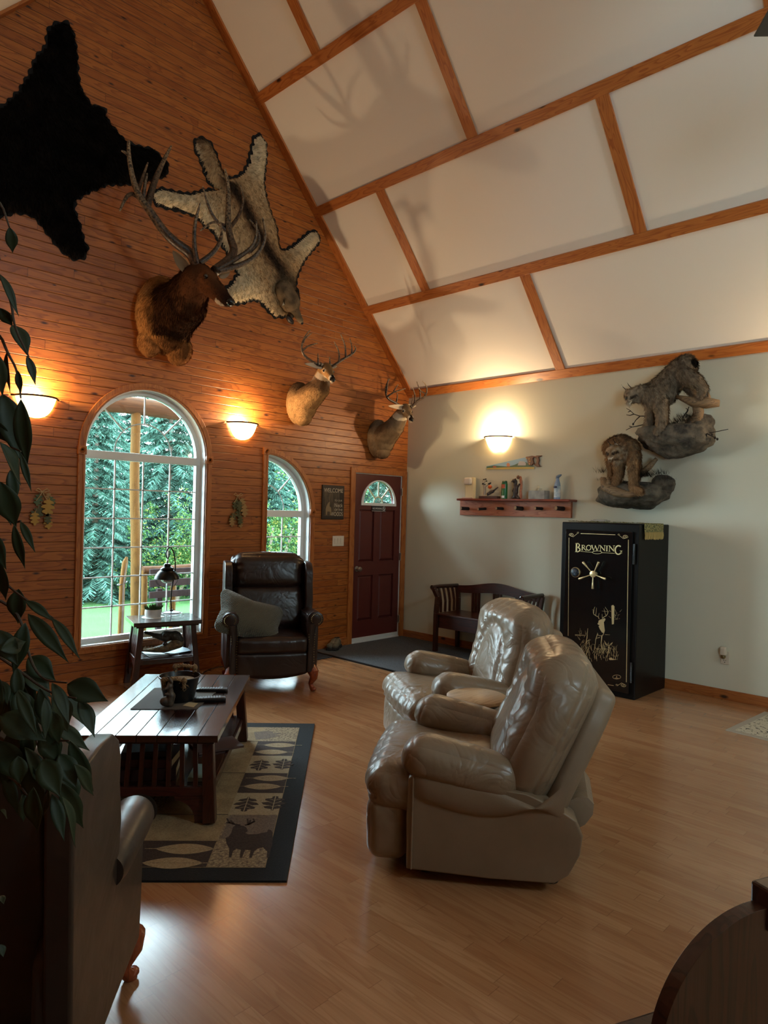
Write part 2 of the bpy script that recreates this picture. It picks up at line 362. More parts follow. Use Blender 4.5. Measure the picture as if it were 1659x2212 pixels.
M['white_metal'] = mat('white_painted_metal', 'dcdcd8', .4)
M['maroon'] = mat('maroon_door_paint', '5a241f', .42, bump=(300, .05, .001))
M['brass'] = mat('aged_brass', 'a8895a', .3, 1.0)
M['nickel'] = mat('brushed_nickel', 'b8b4ac', .28, 1.0)
M['black_metal'] = mat('black_metal', '121214', .35, .3)
M['cherry'] = wood('cherry_stained_wood', '190c08', '3d1c12', 0, .2, knots=False, coat=.3)
M['cherry_top'] = wood('polished_cherry_top', '190c08', '3d1c12', 0, .22, knots=False, coat=1.0, spec=.9); M['cherry_y'] = wood('cherry_stained_wood_y', '200d08', '502218', 1, .3, knots=False, coat=.3)
M['cherry_z'] = wood('cherry_stained_wood_z', '1e0d08', '48200f', 2, .32, knots=False, coat=.2)
def glass():
    t = NT('window_glass'); tr = t.N('ShaderNodeBsdfTransparent'); tr.inputs[0].default_value = (.93, .98, .97, 1); g = t.N('ShaderNodeBsdfGlossy'); g.inputs['Roughness'].default_value = .02
    fr = t.N('ShaderNodeFresnel'); fr.inputs[0].default_value = 1.35; mx = t.N('ShaderNodeMixShader'); t.L(fr, mx.inputs[0]); t.L(tr, mx.inputs[1]); t.L(g, mx.inputs[2]); t.L(mx, t.out.inputs[0]); return t.m
M['glass'] = glass()
def colattr(name, rough=.8, sheen=.0, spec=.3):
    t = NT(name); a = t.N('ShaderNodeAttribute'); a.attribute_name = 'Col'; t.L(a.outputs[0], t.b.inputs['Base Color']); t.set(Roughness=rough); t.b.inputs['Sheen Weight'].default_value = sheen; t.b.inputs['Specular IOR Level'].default_value = spec; return t.m
M['fur'] = colattr('animal_fur', .9, .0, .06); M['antler'] = None
t_ = NT('antler_horn'); t_a = t_.N('ShaderNodeAttribute'); t_a.attribute_name = 'Col'; t_n = t_.noise(t_.obj(), 60, 3); t_.set(Base_Color=t_.mix(t_.ramp(t_n, [(.4, 0.0), (.65, 1.0)]), t_a.outputs[0], srgb('2c2018'), 'MULTIPLY'), Roughness=.45); t_.bump(t_n, .4, .004); M['antler'] = t_.m
# ------------------------------------------------------------------ room shell
EH, TH = 3.0975, 0.8349; CT, ST = math.cos(TH), math.sin(TH); RX = -3.5; RZ = EH+ST/CT*3.5; YB = -9.4
def slope(s, y, side=0, off=0.0):   # point on the sloping ceiling, s metres up from the eave, off metres below the surface
    x, z = -s*CT-off*ST, EH+s*ST-off*CT
    return V((x if side == 0 else -7-x, y, z))
def box_obj(name, c, d, m, par=None, **k):
    return MB().box(c, d).build(name, m, par, **k)
struct(box_obj('floor', (-3.5, (YB)/2, -.06), (7.3, -YB+.3, .12), M['floor']))
struct(box_obj('wall_east', (.07, YB/2, 1.55), (.14, -YB+.3, 3.1), M['drywall']))
# west wall has one unseen window opening added for fill light behind the camera
wm = flat_mesh([[(-YB, 0), (-YB, EH), (-.0, EH), (-.0, 0)], [(7.2, 1.2), (8.6, 1.2), (8.6, 2.2), (7.2, 2.2)]], .14)
wm.xf(Matrix.Translation((-7, 0, 0)) @ Matrix(((0, 0, -1, 0), (-1, 0, 0, 0), (0, 1, 0, 0), (0, 0, 0, 1)))); struct(wm.build('wall_west', M['logwall']))
gab = [(-7, 0), (0, 0), (0, EH), (RX, RZ), (-7, EH)]
g = flat_mesh([gab, [(-4.15, 4.1), (-2.85, 4.1), (-2.85, 5.1), (-4.15, 5.1)]], .14).xf(Matrix.Translation((0, YB, 0)) @ Matrix(((1, 0, 0, 0), (0, 0, -1, 0), (0, 1, 0, 0), (0, 0, 0, 1)))); struct(g.build('wall_south', M['drywall']))  # gable opening added to let fill daylight in
W1L, W1R, W1S, W1T = -4.143, -2.958, .368, 2.08; W1C = (W1L+W1R)/2; W1r = (W1R-W1L)/2
W2L, W2R, W2S, W2T = -2.212, -1.612, .368, 1.585
def arch(cx, cz, r_, a0, a1, n=28): return [(cx+r_*math.cos(a0+(a1-a0)*i/n), cz+r_*math.sin(a0+(a1-a0)*i/n)) for i in range(n+1)]
h1 = [(W1L, W1S), (W1R, W1S)]+arch(W1C, W1T, W1r, 0, math.pi)
h2 = [(W2L, W2S), (W2R, W2S)]+arch(W2L, W2T, .6, 0, math.pi/2)
DL, DR, DT = -.925, -.092, 2.068
h3 = [(DL, -.01), (DL, DT), (DR, DT), (DR, -.01)]
gabA = [(-7.1, 0), (DL, 0), (DL, DT), (DR, DT), (DR, 0), (.1, 0), (.1, EH-.1), (RX, RZ+.05), (-7.1, EH-.1)]
g = flat_mesh([gabA, h1, h2], .15).xf(Matrix.Translation((0, .15, 0)) @ ONA); struct(g.build('wall_north', M['logwall']))
for side, nm in ((0, 'ceiling'), (1, 'ceiling_west')):
    a, b, c_, d_ = slope(-.15, .15, side), slope(5.225, .15, side), slope(5.225, YB-.15, side), slope(-.15, YB-.15, side)
    n_ = V((ST if side == 0 else -ST, 0, CT))*.12; mb = MB(); mb.add([a, b, c_, d_, a+n_, b+n_, c_+n_, d_+n_], [(0, 1, 2, 3), (4, 7, 6, 5), (0, 4, 5, 1), (1, 5, 6, 2), (2, 6, 7, 3), (3, 7, 4, 0)])
    struct(mb.build(nm, M['ceiling']))
# battens on the ceiling: each board its own trim piece, modelled along its own X
TR = [0]
def batten(p0, p1, w, t, nrm, m=None):
    p0, p1, nrm = V(p0), V(p1), V(nrm).normalized(); L = (p1-p0).length; x = (p1-p0)/L; z = nrm; y = z.cross(x)
    o = MB().box((L/2, 0, t/2), (L, w, t)).build('trim_%d' % TR[0], m or M['pine'], None, bevel=.002); TR[0] += 1
    o.matrix_world = Matrix(((x.x, y.x, z.x, p0.x), (x.y, y.y, z.y, p0.y), (x.z, y.z, z.z, p0.z), (0, 0, 0, 1))); return struct(o)
TR[0] = 1
nin = V((-ST, 0, -CT)); ninW = V((ST, 0, -CT)); PS = [.0, 1.197, 2.4255, 3.634]
for side, nn in ((0, nin), (1, ninW)):
    for i, s_ in enumerate(PS): batten(slope(s_+.052, 0, side), slope(s_+.052, -4.8 if side == 0 else YB, side), .104, .022, nn)
    if side == 0:
        for i, s_ in enumerate(PS): batten(slope(s_+.052, -4.8, side), slope(s_+.052, YB, side), .104, .022, nn)
    for i in range(4):
        s0 = PS[i]+.104; s1 = PS[i+1] if i < 3 else 5.1
        batten(slope(s0, -.05, side), slope(s1, -.05, side), .1, .02, nn)
        for y in ((-2.234, -4.65, -7.07) if i % 2 == 0 else (-1.01, -3.433, -5.85, -8.3)): batten(slope(s0, y, side), slope(s1, y, side), .107, .02, nn)
# baseboards
def bboard(nm, c, d, m): o = MB().box(c, d).build(nm, m, None, bevel=.003); return struct(o)
bboard('baseboard_east', (-.008, (-.0+YB)/2, .045), (.016, -YB, .09), wood('pine_base_y', '7a3a14', 'b06c34', 1, .42))
bboard('baseboard_north', ((-7-1.0)/2, -.008, .05), (6.0, .016, .1), M['pine'])
bboard('baseboard_west', (-6.992, YB/2, .045), (.016, -YB, .09), M['pine'])
# ------------------------------------------------------------------ windows
def ring2(outer, inner): return flat_mesh([outer, inner], 1.0)
def window(nm, L, Rr, Sz, T, quarter, cols, rows):
    w = thing(nm, None, None, (L, 0, Sz)); w['kind'] = 'structure'
    def outl(d):   # opening outline grown by d
        if quarter:
            if d > 0: return [(L-d, Sz-d), (Rr+d, Sz-d)]+arch(L, T, (Rr-L)+d, 0, math.pi/2)+[(L-d, T+(Rr-L)+d)]
            return [(L-d, Sz-d), (Rr+d, Sz-d)]+arch(L, T, (Rr-L)+d, 0, math.acos(-d/(Rr-L+d)))
        return [(L-d, Sz-d), (Rr+d, Sz-d)]+arch((L+Rr)/2, T, (Rr-L)/2+d, 0, math.pi)
    def ring(d0, d1, y0, y1, name, m, bev=0.0, par=w):
        a = flat_mesh([outl(d1), outl(d0)], abs(y1-y0)).xf(Matrix.Translation((0, max(y0, y1), 0)) @ ONA); return a.build(name, m, par, world=True, bevel=bev)
    ring(.001, .062, -.001, -.02, 'casing', M['pine_z'], .004)
    ring(.012, .022, -.02, -.026, 'casing_bead', M['pine_z'], .002)
    ring(-.008, .0, .0, .11, 'jamb', M['white'])
    ring(-.05, -.002, .09, .14, 'sash_frame', M['white'], .003)
    d = -.05
    gl = outl(d)
    flat_mesh([gl], .006).xf(Matrix.Translation((0, .125, 0)) @ ONA).build('pane', M['glass'], w, world=True)
    # transom bar
    MB().box(((L+Rr)/2, .115, T-.03), (Rr-L-.03, .06, .075)).build('transom', M['white'], w, world=True, bevel=.006)
    mb = MB(); y = .112; t = .012; gx0, gx1 = L+.05, Rr-.05; z0, z1 = Sz+.05, T-.065
    for i in range(1, cols): mb.box((gx0+(gx1-gx0)*i/cols, y, (z0+z1)/2), (t, t, z1-z0))
    for j in range(1, rows): mb.box(((gx0+gx1)/2, y, z0+(z1-z0)*j/rows), (gx1-gx0, t, t))
    cx = L if quarter else (L+Rr)/2; RR = (Rr-L-.05) if quarter else (Rr-L)/2-.05; ri = RR*.52; T2 = T+.005; cx = L+.03 if quarter else cx
    angs = [math.pi/4] if quarter else [math.pi/4, math.pi/2, 3*math.pi/4]
    for a in angs: mb.bar((cx+ri*math.cos(a), y, T2+ri*math.sin(a)), (cx+RR*math.cos(a), y, T2+RR*math.sin(a)), t, t, (0, 1, 0))
    mb.tube([(p[0], y, p[1]) for p in arch(cx, T2, ri, 0, math.pi/2 if quarter else math.pi, 20)], .006, 6)
    mb.build('muntins', M['white'], w, world=True)
    blocks = [(L-.031, T+(Rr-L)+.031), (Rr+.031, T-.01)] if quarter else [(L-.031, T-.01), (Rr+.031, T-.01)]
    for bx, bz in blocks:
        b = MB().box((bx, -.015, bz), (.075, .03, .075)).build('rosette_block', M['pine_z'], w, world=True, bevel=.003)
        k = MB().lathe([(0, 0), (.012, 0), (.014, .004), (.02, .0), (.024, .005), (.028, 0)], (bx, -.03, bz), 20, Matrix.Rotation(R(90), 3, 'X')).build('rosette', M['pine_z'], b, smooth=True, world=False)
        k.location = (0, 0, 0); k.data.transform(MOF[w.name].inverted())
    return w
w1 = window('window_1', W1L, W1R, W1S, W1T, False, 4, 6)
w2 = window('window_2', W2L, W2R, W2S, W2T, True, 2, 5)
# unseen west window added for fill daylight behind the camera
w3 = thing('fill_window_3', None, None, (-7.05, -7.9, 1.2)); w3['kind'] = 'structure'
mb = MB(); [mb.box((-7.05, -7.9+dy, 1.7), (.06, .05, 1.0)) for dy in (-.68, 0, .68)]; [mb.box((-7.05, -7.9, z), (.06, 1.4, .05)) for z in (1.225, 2.175)]; mb.build('sash_frame', M['white'], w3, world=True)
MB().box((-7.06, -7.9, 1.7), (.006, 1.36, .96)).build('pane', M['glass'], w3, world=True)
w4 = thing('fill_window_4', None, None, (-3.5, YB, 4.1)); w4['kind'] = 'structure'  # unseen gable window added to light the ceiling and wood wall
mb = MB(); [mb.box((x, YB-.07, 4.6), (.05, .05, 1.0)) for x in (-4.125, -3.5, -2.875)]; [mb.box((-3.5, YB-.07, z), (1.3, .05, .05)) for z in (4.125, 5.075)]; mb.build('sash_frame', M['white'], w4, world=True)
MB().box((-3.5, YB-.09, 4.6), (1.28, .006, .98)).build('pane', M['glass'], w4, world=True)
# ------------------------------------------------------------------ entry door
door = thing('door_1', None, None, (DL, 0, 0)); door['kind'] = 'structure'
cx_ = (DL+DR)/2
cs = flat_mesh([[(DL-.075, 0), (DL, 0), (DL, DT), (DR, DT), (DR, 0), (DR+.082, 0), (DR+.082, DT+.06), (DL-.075, DT+.06)]], .018).xf(ONA); cs.build('casing', M['pine_z'], door, world=True, bevel=.003)
mb = MB(); mb.box((DL+.004, .06, DT/2), (.008, .12, DT)); mb.box((DR-.004, .06, DT/2), (.008, .12, DT)); mb.box((cx_, .06, DT-.004), (DR-DL, .12, .008)); mb.box((cx_, .06, .012), (DR-DL, .14, .024)); mb.build('jamb', M['white_metal'], door, world=True)
fa = wA(780.4, 1092.8); fb = wA(855.7, 1092.8); fcx = (fa.x+fb.x)/2; fr_ = (fb.x-fa.x)/2; fz_ = (fa.z+fb.z)/2
lf = [(DL+.01, .03), (DR-.01, .03), (DR-.01, DT-.01), (DL+.01, DT-.01)]; fan = arch(fcx, fz_+.03, fr_-.035, 0, math.pi, 24)
pn = []
for (x0, y0, x1, y1) in ((776.5, 1101.5, 808.5, 1213), (821.5, 1101.5, 852.5, 1211), (774.8, 1241.5, 807, 1339), (820, 1241.5, 851, 1334)):
    a = wA(x0, (y0+y1)/2); b = wA(x1, (y0+y1)/2); c_ = wA((x0+x1)/2, y0); d_ = wA((x0+x1)/2, y1); pn.append((a.x, d_.z, b.x, c_.z))
zt = (pn[0][3]+pn[1][3])/2; zb = (pn[0][1]+pn[1][1])/2; zt2 = (pn[2][3]+pn[3][3])/2; zb2 = (pn[2][1]+pn[3][1])/2
pn = [(pn[0][0], zb, pn[0][2], zt), (pn[1][0], zb, pn[1][2], zt), (pn[0][0], zb2, pn[0][2], zt2), (pn[1][0], zb2, pn[1][2], zt2)]
leaf = flat_mesh([lf, fan]+[[(a, b), (c_, b), (c_, d_), (a, d_)] for a, b, c_, d_ in pn], .04).xf(Matrix.Translation((0, .05, 0)) @ ONA)
leaf.box((cx_, .045, .9), (DR-DL-.03, .008, 1.5)) if False else None
leafo = leaf.build('door_leaf', M['maroon'], door, world=True, bevel=.002)
for a, b, c_, d_ in pn:
    mb = MB(); mb.box(((a+c_)/2, .04, (b+d_)/2), (c_-a, .02, d_-b)); q = .022; x0, x1, z0, z1 = a+q, c_-q, b+q, d_-q; e = .02
    mb.add([(a+.006, .03, b+.006), (c_-.006, .03, b+.006), (c_-.006, .03, d_-.006), (a+.006, .03, d_-.006), (a+.03, .016, b+.03), (c_-.03, .016, b+.03), (c_-.03, .016, d_-.03), (a+.03, .016, d_-.03)], [(0, 1, 5, 4), (1, 2, 6, 5), (2, 3, 7, 6), (3, 0, 4, 7), (4, 5, 6, 7)])
    mb.build('raised_panel', M['maroon'], leafo, world=True)
fo = [(fcx-fr_, fz_)]+[(fcx+fr_, fz_)]+arch(fcx, fz_+.01, fr_, 0, math.pi, 24); fi = arch(fcx, fz_+.035, fr_-.04, 0, math.pi, 24)
fw = flat_mesh([fo, fi], .016).xf(Matrix.Translation((0, .012, 0)) @ ONA).build('fanlight_frame', M['white'], leafo, world=True, bevel=.003)
mb = MB(); 
for a in (R(45), R(90), R(135)): mb.bar((fcx+.07*math.cos(a), .02, fz_+.035+.07*math.sin(a)), (fcx+(fr_-.05)*math.cos(a), .02, fz_+.035+(fr_-.05)*math.sin(a)), .016, .01, (0, 1, 0))
mb.tube([(p[0], .02, p[1]) for p in arch(fcx, fz_+.035, .075, 0, math.pi, 14)], .009, 6); mb.build('fanlight_muntins', mat('cream_muntin', 'e2d8b4', .4), leafo, world=True)
flat_mesh([arch(fcx, fz_+.032, fr_-.035, 0, math.pi, 24)], .006).xf(Matrix.Translation((0, .035, 0)) @ ONA).build('pane', M['glass'], leafo, world=True)
MB().box((cx_, .004, .048), (DR-DL-.03, .014, .042)).build('door_sweep', M['white_metal'], leafo, world=True, bevel=.002)
kp = wA(771.5, 1229); mb = MB(); RXm = Matrix.Rotation(R(90), 3, 'X'); mb.lathe([(0, 0), (.034, 0), (.034, .006), (.014, .012), (.011, .03), (.018, .04), (.03, .05), (.031, .062), (.022, .074), (0, .076)], (kp.x, .01, kp.z), 20, RXm); mb.build('door_handle', M['nickel'], leafo, smooth=True, world=True)
for py in (1063, 1202, 1335):
    p = wA(868.3, py); MB().box((DR-.006, -.008, p.z), (.016, .016, .09)).tube([(DR-.002, -.012, p.z-.05), (DR-.002, -.012, p.z+.05)], .007, 8).build('hinge', M['nickel'], leafo, world=True)
# ------------------------------------------------------------------ upholstered seats
M['tan'] = leather('tan_leather', '8e7a64', '7c6751', .34, .26, 4.5, .5); M['tan2'] = leather('tan_leather_smooth', '8a7660', '7c6852', .42, .04, 3, .4)
M['brownl'] = leather('dark_brown_leather', '2e1b15', '1f120e', .33, .16, 4.0, .55)
M['taupe'] = leather('taupe_brown_leather', '3c312a', '30271f', .38, .08, 3.0, .5)
M['darkcloth'] = mat('black_dust_cloth', '0c0b0b', .9)
M['nail'] = mat('brass_nail_heads', 'b09a66', .3, 1.0)
M['cabriole'] = wood('honey_cherry_leg', '6a2812', 'a04a22', 2, .25, knots=False, coat=.5)
def nz(x, y=0, z=0, s=1): return noise.noise(V((x*s, y*s, z*s)))
def gather(p, nrm, ax, f, amp, mask):
    a = p[ax]; return p+nrm*(amp*mask*(math.sin(a*f+3*nz(p.x, p.y, p.z, 7))*.6+.7*nz(a*f*.5, p.y*4, p.z*4)))
def recliner(nm, label, loc, rz, group, lean=25, bz=.655):
    t = thing(nm, label, 'recliner', loc, rz, group); m = M['tan']
    for s in (-1, 1):
        pr = [(.36, .055), (.365, .28), (.36, .45), (.33, .475), (.1, .44), (-.15, .42), (-.28, .37), (-.36, .32), (-.385, .26), (-.375, .18), (-.33, .09), (-.27, .05), (-.0, .045)]
        f = flat_mesh([pr], .13).xf(Matrix(((0, 0, 1, (-.43 if s < 0 else .30)), (1, 0, 0, 0), (0, 1, 0, 0), (0, 0, 0, 1)))); sp = f.build('side_panel', M['tan2'], t, bevel=.022, smooth=True, angle=50, seg=4)
        # padded band under the arm rest, its seam swooping down to the back
        mb = MB(); x = s*.432
        def bandf(u, v, s=s, x=x):
            y = .335-.64*u; top = .485-.14*u*u-.03*u; bot = .365-.19*u+.30*u**3
            z = bot+(top-bot)*v; b = math.sin(math.pi*v)**.6*.022*min(1, u*12+.15)*min(1, (1-u)*6+.05); return V((x+s*(b-.004), y, z))
        mb.grid(bandf, 30, 10); mb.build('arm_band', M['tan2'], sp, smooth=True, angle=80)
        mb = MB(); mb.tube([(s*.437, .338, z) for z in (.06, .2, .34, .46)], .004, 6); mb.build('piping', m, sp, smooth=True)
        def armf(p, n_):
            y = p.y; p = gather(p, n_, 1, 85, .004, max(0, abs(y)/.27-.45)); p = p-n_*.006*math.exp(-((y-.02)/.008)**2)
            if p.z < 0: p.z *= .8
            p.x *= 1+.12*(y/.27); return p
        mb = MB(); mb.rbox((s*.335, .135, .475), (.215, .52, .205), .092, 26, armf, rot=(R(12), 0, 0), bulge=.012); mb.build('armrest', m, t, smooth=True, angle=False)
    MB().box((0, -.02, .2), (.62, .62, .26)).build('base', M['darkcloth'], t, bevel=.02)
    def seatf(p, n_):
        k = 1/(1+math.exp(-(p.y-.02)*28)); p = V((p.x*(.66+.34*k), p.y, p.z))
        fr = max(0, min(1, (p.y-.02)/.2)); p = gather(p, n_, 0, 62, .0065, fr*(.35+.65*max(0, n_.y))); p.z += .02*math.sin(max(0, p.y)*5); 
        if n_.y > .5: p.y += -.012*math.exp(-((p.z+.01)/.014)**2)
        return p
    MB().rbox((0, .24, .35), (.80, .64, .21), .095, 44, seatf, bulge=.02).build('seat_cushion', m, t, smooth=True, angle=False)
    def footf(p, n_): return gather(p, n_, 0, 50, .006, max(0, n_.y)*max(.2, min(1, (p.z+.12)*6)))
    MB().rbox((0, .455, .195), (.76, .19, .29), .06, 30, footf, bulge=.015).build('footrest', m, t, smooth=True, angle=False)
    tilt = R(lean)
    def backf(p, n_):
        # inverted-U bolster around a lumbar pad on the front face
        if n_.y > .3:
            dz = p.z+.07; rr = math.hypot(p.x/.20, max(0, dz)/.24) if dz > 0 else abs(p.x)/.20
            p.y += -.024*math.exp(-((rr-1)/.15)**2)*n_.y; ang = math.atan2(p.z+.07, p.x); p.y += .006*math.sin(ang*22+2*nz(p.x, p.z, 0, 6))*math.exp(-((rr-1.25)/.4)**2)*(1 if p.z > -.1 else .3)
            p.y += .03*max(0, 1-abs(p.z-.22)/.16)
        # top gathers and the side seam
        if p.z > .2: p = gather(p, n_, 0, 55, .006, min(1, (p.z-.2)*5)*max(.25, abs(n_.z)))
        if abs(n_.x) > .35: p.x -= (1 if p.x > 0 else -1)*.010*math.exp(-((p.y+.045)/.01)**2)
        w = 1-.22*max(0, (p.z-.12)/.25)**2; p.x *= w; p.x *= 1+.02*nz(p.x, p.y, p.z, 5); return p
    MB().rbox((0, -.235, bz), (.80, .26, .70), .125, 56, backf, rot=(tilt, 0, 0), bulge=.02).build('back_cushion', m, t, smooth=True, angle=False)
    def shellf(p, n_):
        w = 1-.30*max(0, (p.z-.15)/.25)**2; p.x *= w; return p
    MB().rbox((0, -.37, .555), (.72, .10, .64), .035, 26, shellf, rot=(R(lean-2), 0, 0)).build('back_shell', M['tan2'], t, smooth=True, angle=False)
    MB().tube([(-.3, -.37, .30), (0, -.40, .30), (.3, -.37, .30)], .06, 10, flat=1.6).build('back_flap', m, t, smooth=True)
    for x in (-.3, .3):
        for y in (.28, -.27): MB().lathe([(0, 0), (.035, 0), (.038, .012), (.018, .02), (.016, .07), (0, .07)], (x, y, 0), 14).build('foot', M['black_metal'], t, smooth=True)
    MB().box((0, 0, .058), (.66, .05, .02)).box((-.3, 0, .055), (.03, .6, .02)).box((.3, 0, .055), (.03, .6, .02)).build('mechanism', M['black_metal'], t)
    return t
recliner('recliner', 'tan leather recliner seen from its side, the nearer of the tan pair', (-3.80, -4.05, 0), R(36.5), 'pair of tan leather recliners')
recliner('recliner', 'tan leather recliner beyond the round side table, in front of the hall bench', (-2.80, -3.215, 0), R(57), 'pair of tan leather recliners', 16, .66)
def wingback(nm, label, loc, rz, m, legm):
    t = thing(nm, label, 'armchair', loc, rz)
    def backf(p, n_):
        if abs(n_.x) > .1 and abs(p.x) > .2: p = gather(p, n_, 2, 60, .006, .8)
        p.y += .0
        return p
    MB().rbox((0, -.27, .68), (.68, .15, .96), .05, 14, rot=(R(12), 0, 0)).build('back_frame', m, t, smooth=True, angle=False)
    MB().rbox((0, -.20, 1.0), (.68, .24, .36), .11, 40, backf, rot=(R(12), 0, 0), bulge=.02).build('headrest_cushion', m, t, smooth=True, angle=False)
    MB().rbox((0, -.12, .68), (.66, .20, .42), .085, 36, backf, rot=(R(12), 0, 0), bulge=.02).build('back_cushion', m, t, smooth=True, angle=False)
    def seatf(p, n_): return gather(p, n_, 0, 40, .003, max(0, n_.y))
    MB().rbox((0, .10, .41), (.63, .60, .15), .045, 30, seatf, bulge=.012).build('seat_cushion', m, t, smooth=True, angle=False)
    def footf(p, n_): p.z -= .03*(1-(p.x/.3)**2) if p.z < 0 else 0; return p
    MB().rbox((0, .345, .255), (.64, .09, .20), .035, 24, footf, bulge=.008).build('footrest', m, t, smooth=True, angle=False)
    MB().box((0, 0, .25), (.66, .60, .16)).build('base_frame', m, t, bevel=.02)
    for s in (-1, 1):
        # side: panel under a rolled arm, front face edged with nail heads
        pr = [(.34, .175), (.36, .38), (.37, .60), (.33, .68), (-.30, .66), (-.40, .60), (-.40, .175)]
        sp = flat_mesh([pr], .10).xf(Matrix(((0, 0, 1, (-.40 if s < 0 else .30)), (1, 0, 0, 0), (0, 1, 0, 0), (0, 0, 0, 1)))).build('side_panel', m, t, bevel=.02, smooth=True, angle=50, seg=3)
        prof = []
        def roll(u, v, s=s):
            y = .375-.70*v; a = -math.pi*.62+u*math.pi*1.75; r_ = .075*(1-.12*v); return V((s*(.375+math.cos(a)*r_*1.05), y, .64-.03*v+math.sin(a)*r_+(.004*math.sin(a*26) if v < .16 else 0)))
        mb = MB(); mb.tube([(s*.365, .375-.70*v, .64-.02*v) for v in (0, .03, .15, .3, .5, .56)], [.064, .070, .072, .070, .068, .06], 28); mb.build('arm_roll', m, t, smooth=True, angle=60)
        # front stump face
        fr = [(.0, .0)]; 
        mb = MB(); mb.tube([(s*.375, .386, .64), (s*.375, .392, .64)], [.064, .05], 24); mb.tube([(s*.335, .375, .18), (s*.335, .375, .35), (s*.335, .372, .48), (s*.345, .378, .60)], [.046, .044, .038, .045], 14, flat=.5); mb.build('arm_front', m, sp, smooth=True)
        mb = MB()
        for dx in (-.028, .028):
            for i in range(15): mb.ell((s*(.335)+dx*(1-.2*math.sin(i/14*3)), .40, .20+i*.022), .0042, 6)
        for i in range(17): a = math.pi*(-.35+1.55*i/16); mb.ell((s*(.375-.0)+s*math.cos(a)*.046, .396, .64+math.sin(a)*.046), .0042, 6)
        mb.build('nail_heads', M['nail'], sp, smooth=True)
        # wing
        def wing(u, v, s=s):
            pass
        z0, z1 = .62, 1.12; mb = MB()
        wp = [(-.02, .20), (.0, .62), (.03, .78), (.00, .92), (.005, 1.0), (-.02, 1.06), (-.08, 1.10), (-.20, 1.11), (-.36, 1.10), (-.43, 1.06), (-.41, .6), (-.39, .19)]
        w_ = flat_mesh([wp], .07).xf(Matrix(((0, 0, 1, (-.405 if s < 0 else .335)), (1, 0, 0, 0), (0, 1, 0, 0), (0, 0, 0, 1)))); w_.build('wing', m, t, bevel=.03, smooth=True, angle=60, seg=4)
        for y, nm2 in ((.33, 'leg'), (-.34, 'leg')):
            g_ = 1 if y > 0 else -1; pts = [(s*.345, y, .20), (s*.365, y+.035*g_, .165), (s*.368, y+.035*g_, .12), (s*.345, y+.012*g_, .06), (s*.358, y+.03*g_, .025), (s*.368, y+.045*g_, .0)]
            MB().tube(pts, [.05, .050, .036, .021, .024, .020], 14).ell((s*.368, y+.045*g_, .022), (.025, .030, .017), 12).build(nm2, legm, t, smooth=True)
    return t
wb = wingback('wingback_recliner', 'dark brown leather wingback recliner with nailhead arms in front of the smaller window', (-2.76, -.83, 0), R(150), M['brownl'], M['cabriole'])
fw_ = wingback('wingback_chair', 'taupe leather wingback chair seen from behind beside the rug, mostly in shadow', (-5.995, -3.84, 0), R(-39.5), M['taupe'], M['cabriole'])
fw_.scale = (.96, .96, .885); MOF[fw_.name] = MOF[fw_.name] @ Matrix.Diagonal((.96, .96, .885, 1))
# sage pillow thrown on the brown recliner
p0 = thing('throw_pillow', 'grey green quilted pillow leaning on the arm of the dark brown recliner', 'pillow', (0, 0, 0), M=MOF[wb.name] @ Matrix.Translation((.19, .21, .625)) @ Matrix.Rotation(R(-31), 4, 'Y') @ Matrix.Rotation(R(-50), 4, 'X') @ Matrix.Rotation(R(14), 4, 'Z'))
def pilf(p, n_):
    u, v = p.x/.275, p.y/.19; k = max(0, (1-min(1, u*u)**2)*(1-min(1, v*v)**2)); p.z = p.z*(.12+.95*k); cn = abs(u*v); p.x *= 1+.16*cn; p.y *= 1+.2*cn
    if abs(p.z) > .01: p = p+n_*(.0022*(math.sin(p.x*240)*math.sin(p.y*240)))
    return p
pm = NT('sage_quilted_fabric'); c_ = pm.xyz(pm.obj()); q = pm.M('ADD', pm.M('ABSOLUTE', pm.M('SINE', pm.M('MULTIPLY', pm.M('ADD', c_[0], c_[1]), 170))), pm.M('ABSOLUTE', pm.M('SINE', pm.M('MULTIPLY', pm.M('SUBTRACT', c_[0], c_[1]), 170)))); pm.set(Base_Color=pm.mix(pm.ramp(q, [(.3, 0.0), (1, 1.0)]), srgb('2e2e25'), srgb('504f41')), Roughness=.85); pm.bump(q, .8, .004); pm.b.inputs['Sheen Weight'].default_value = .3
MB().rbox((0, 0, 0), (.55, .38, .17), .07, 40, pilf).build('pillow_cover', pm.m, p0, smooth=True, angle=False)
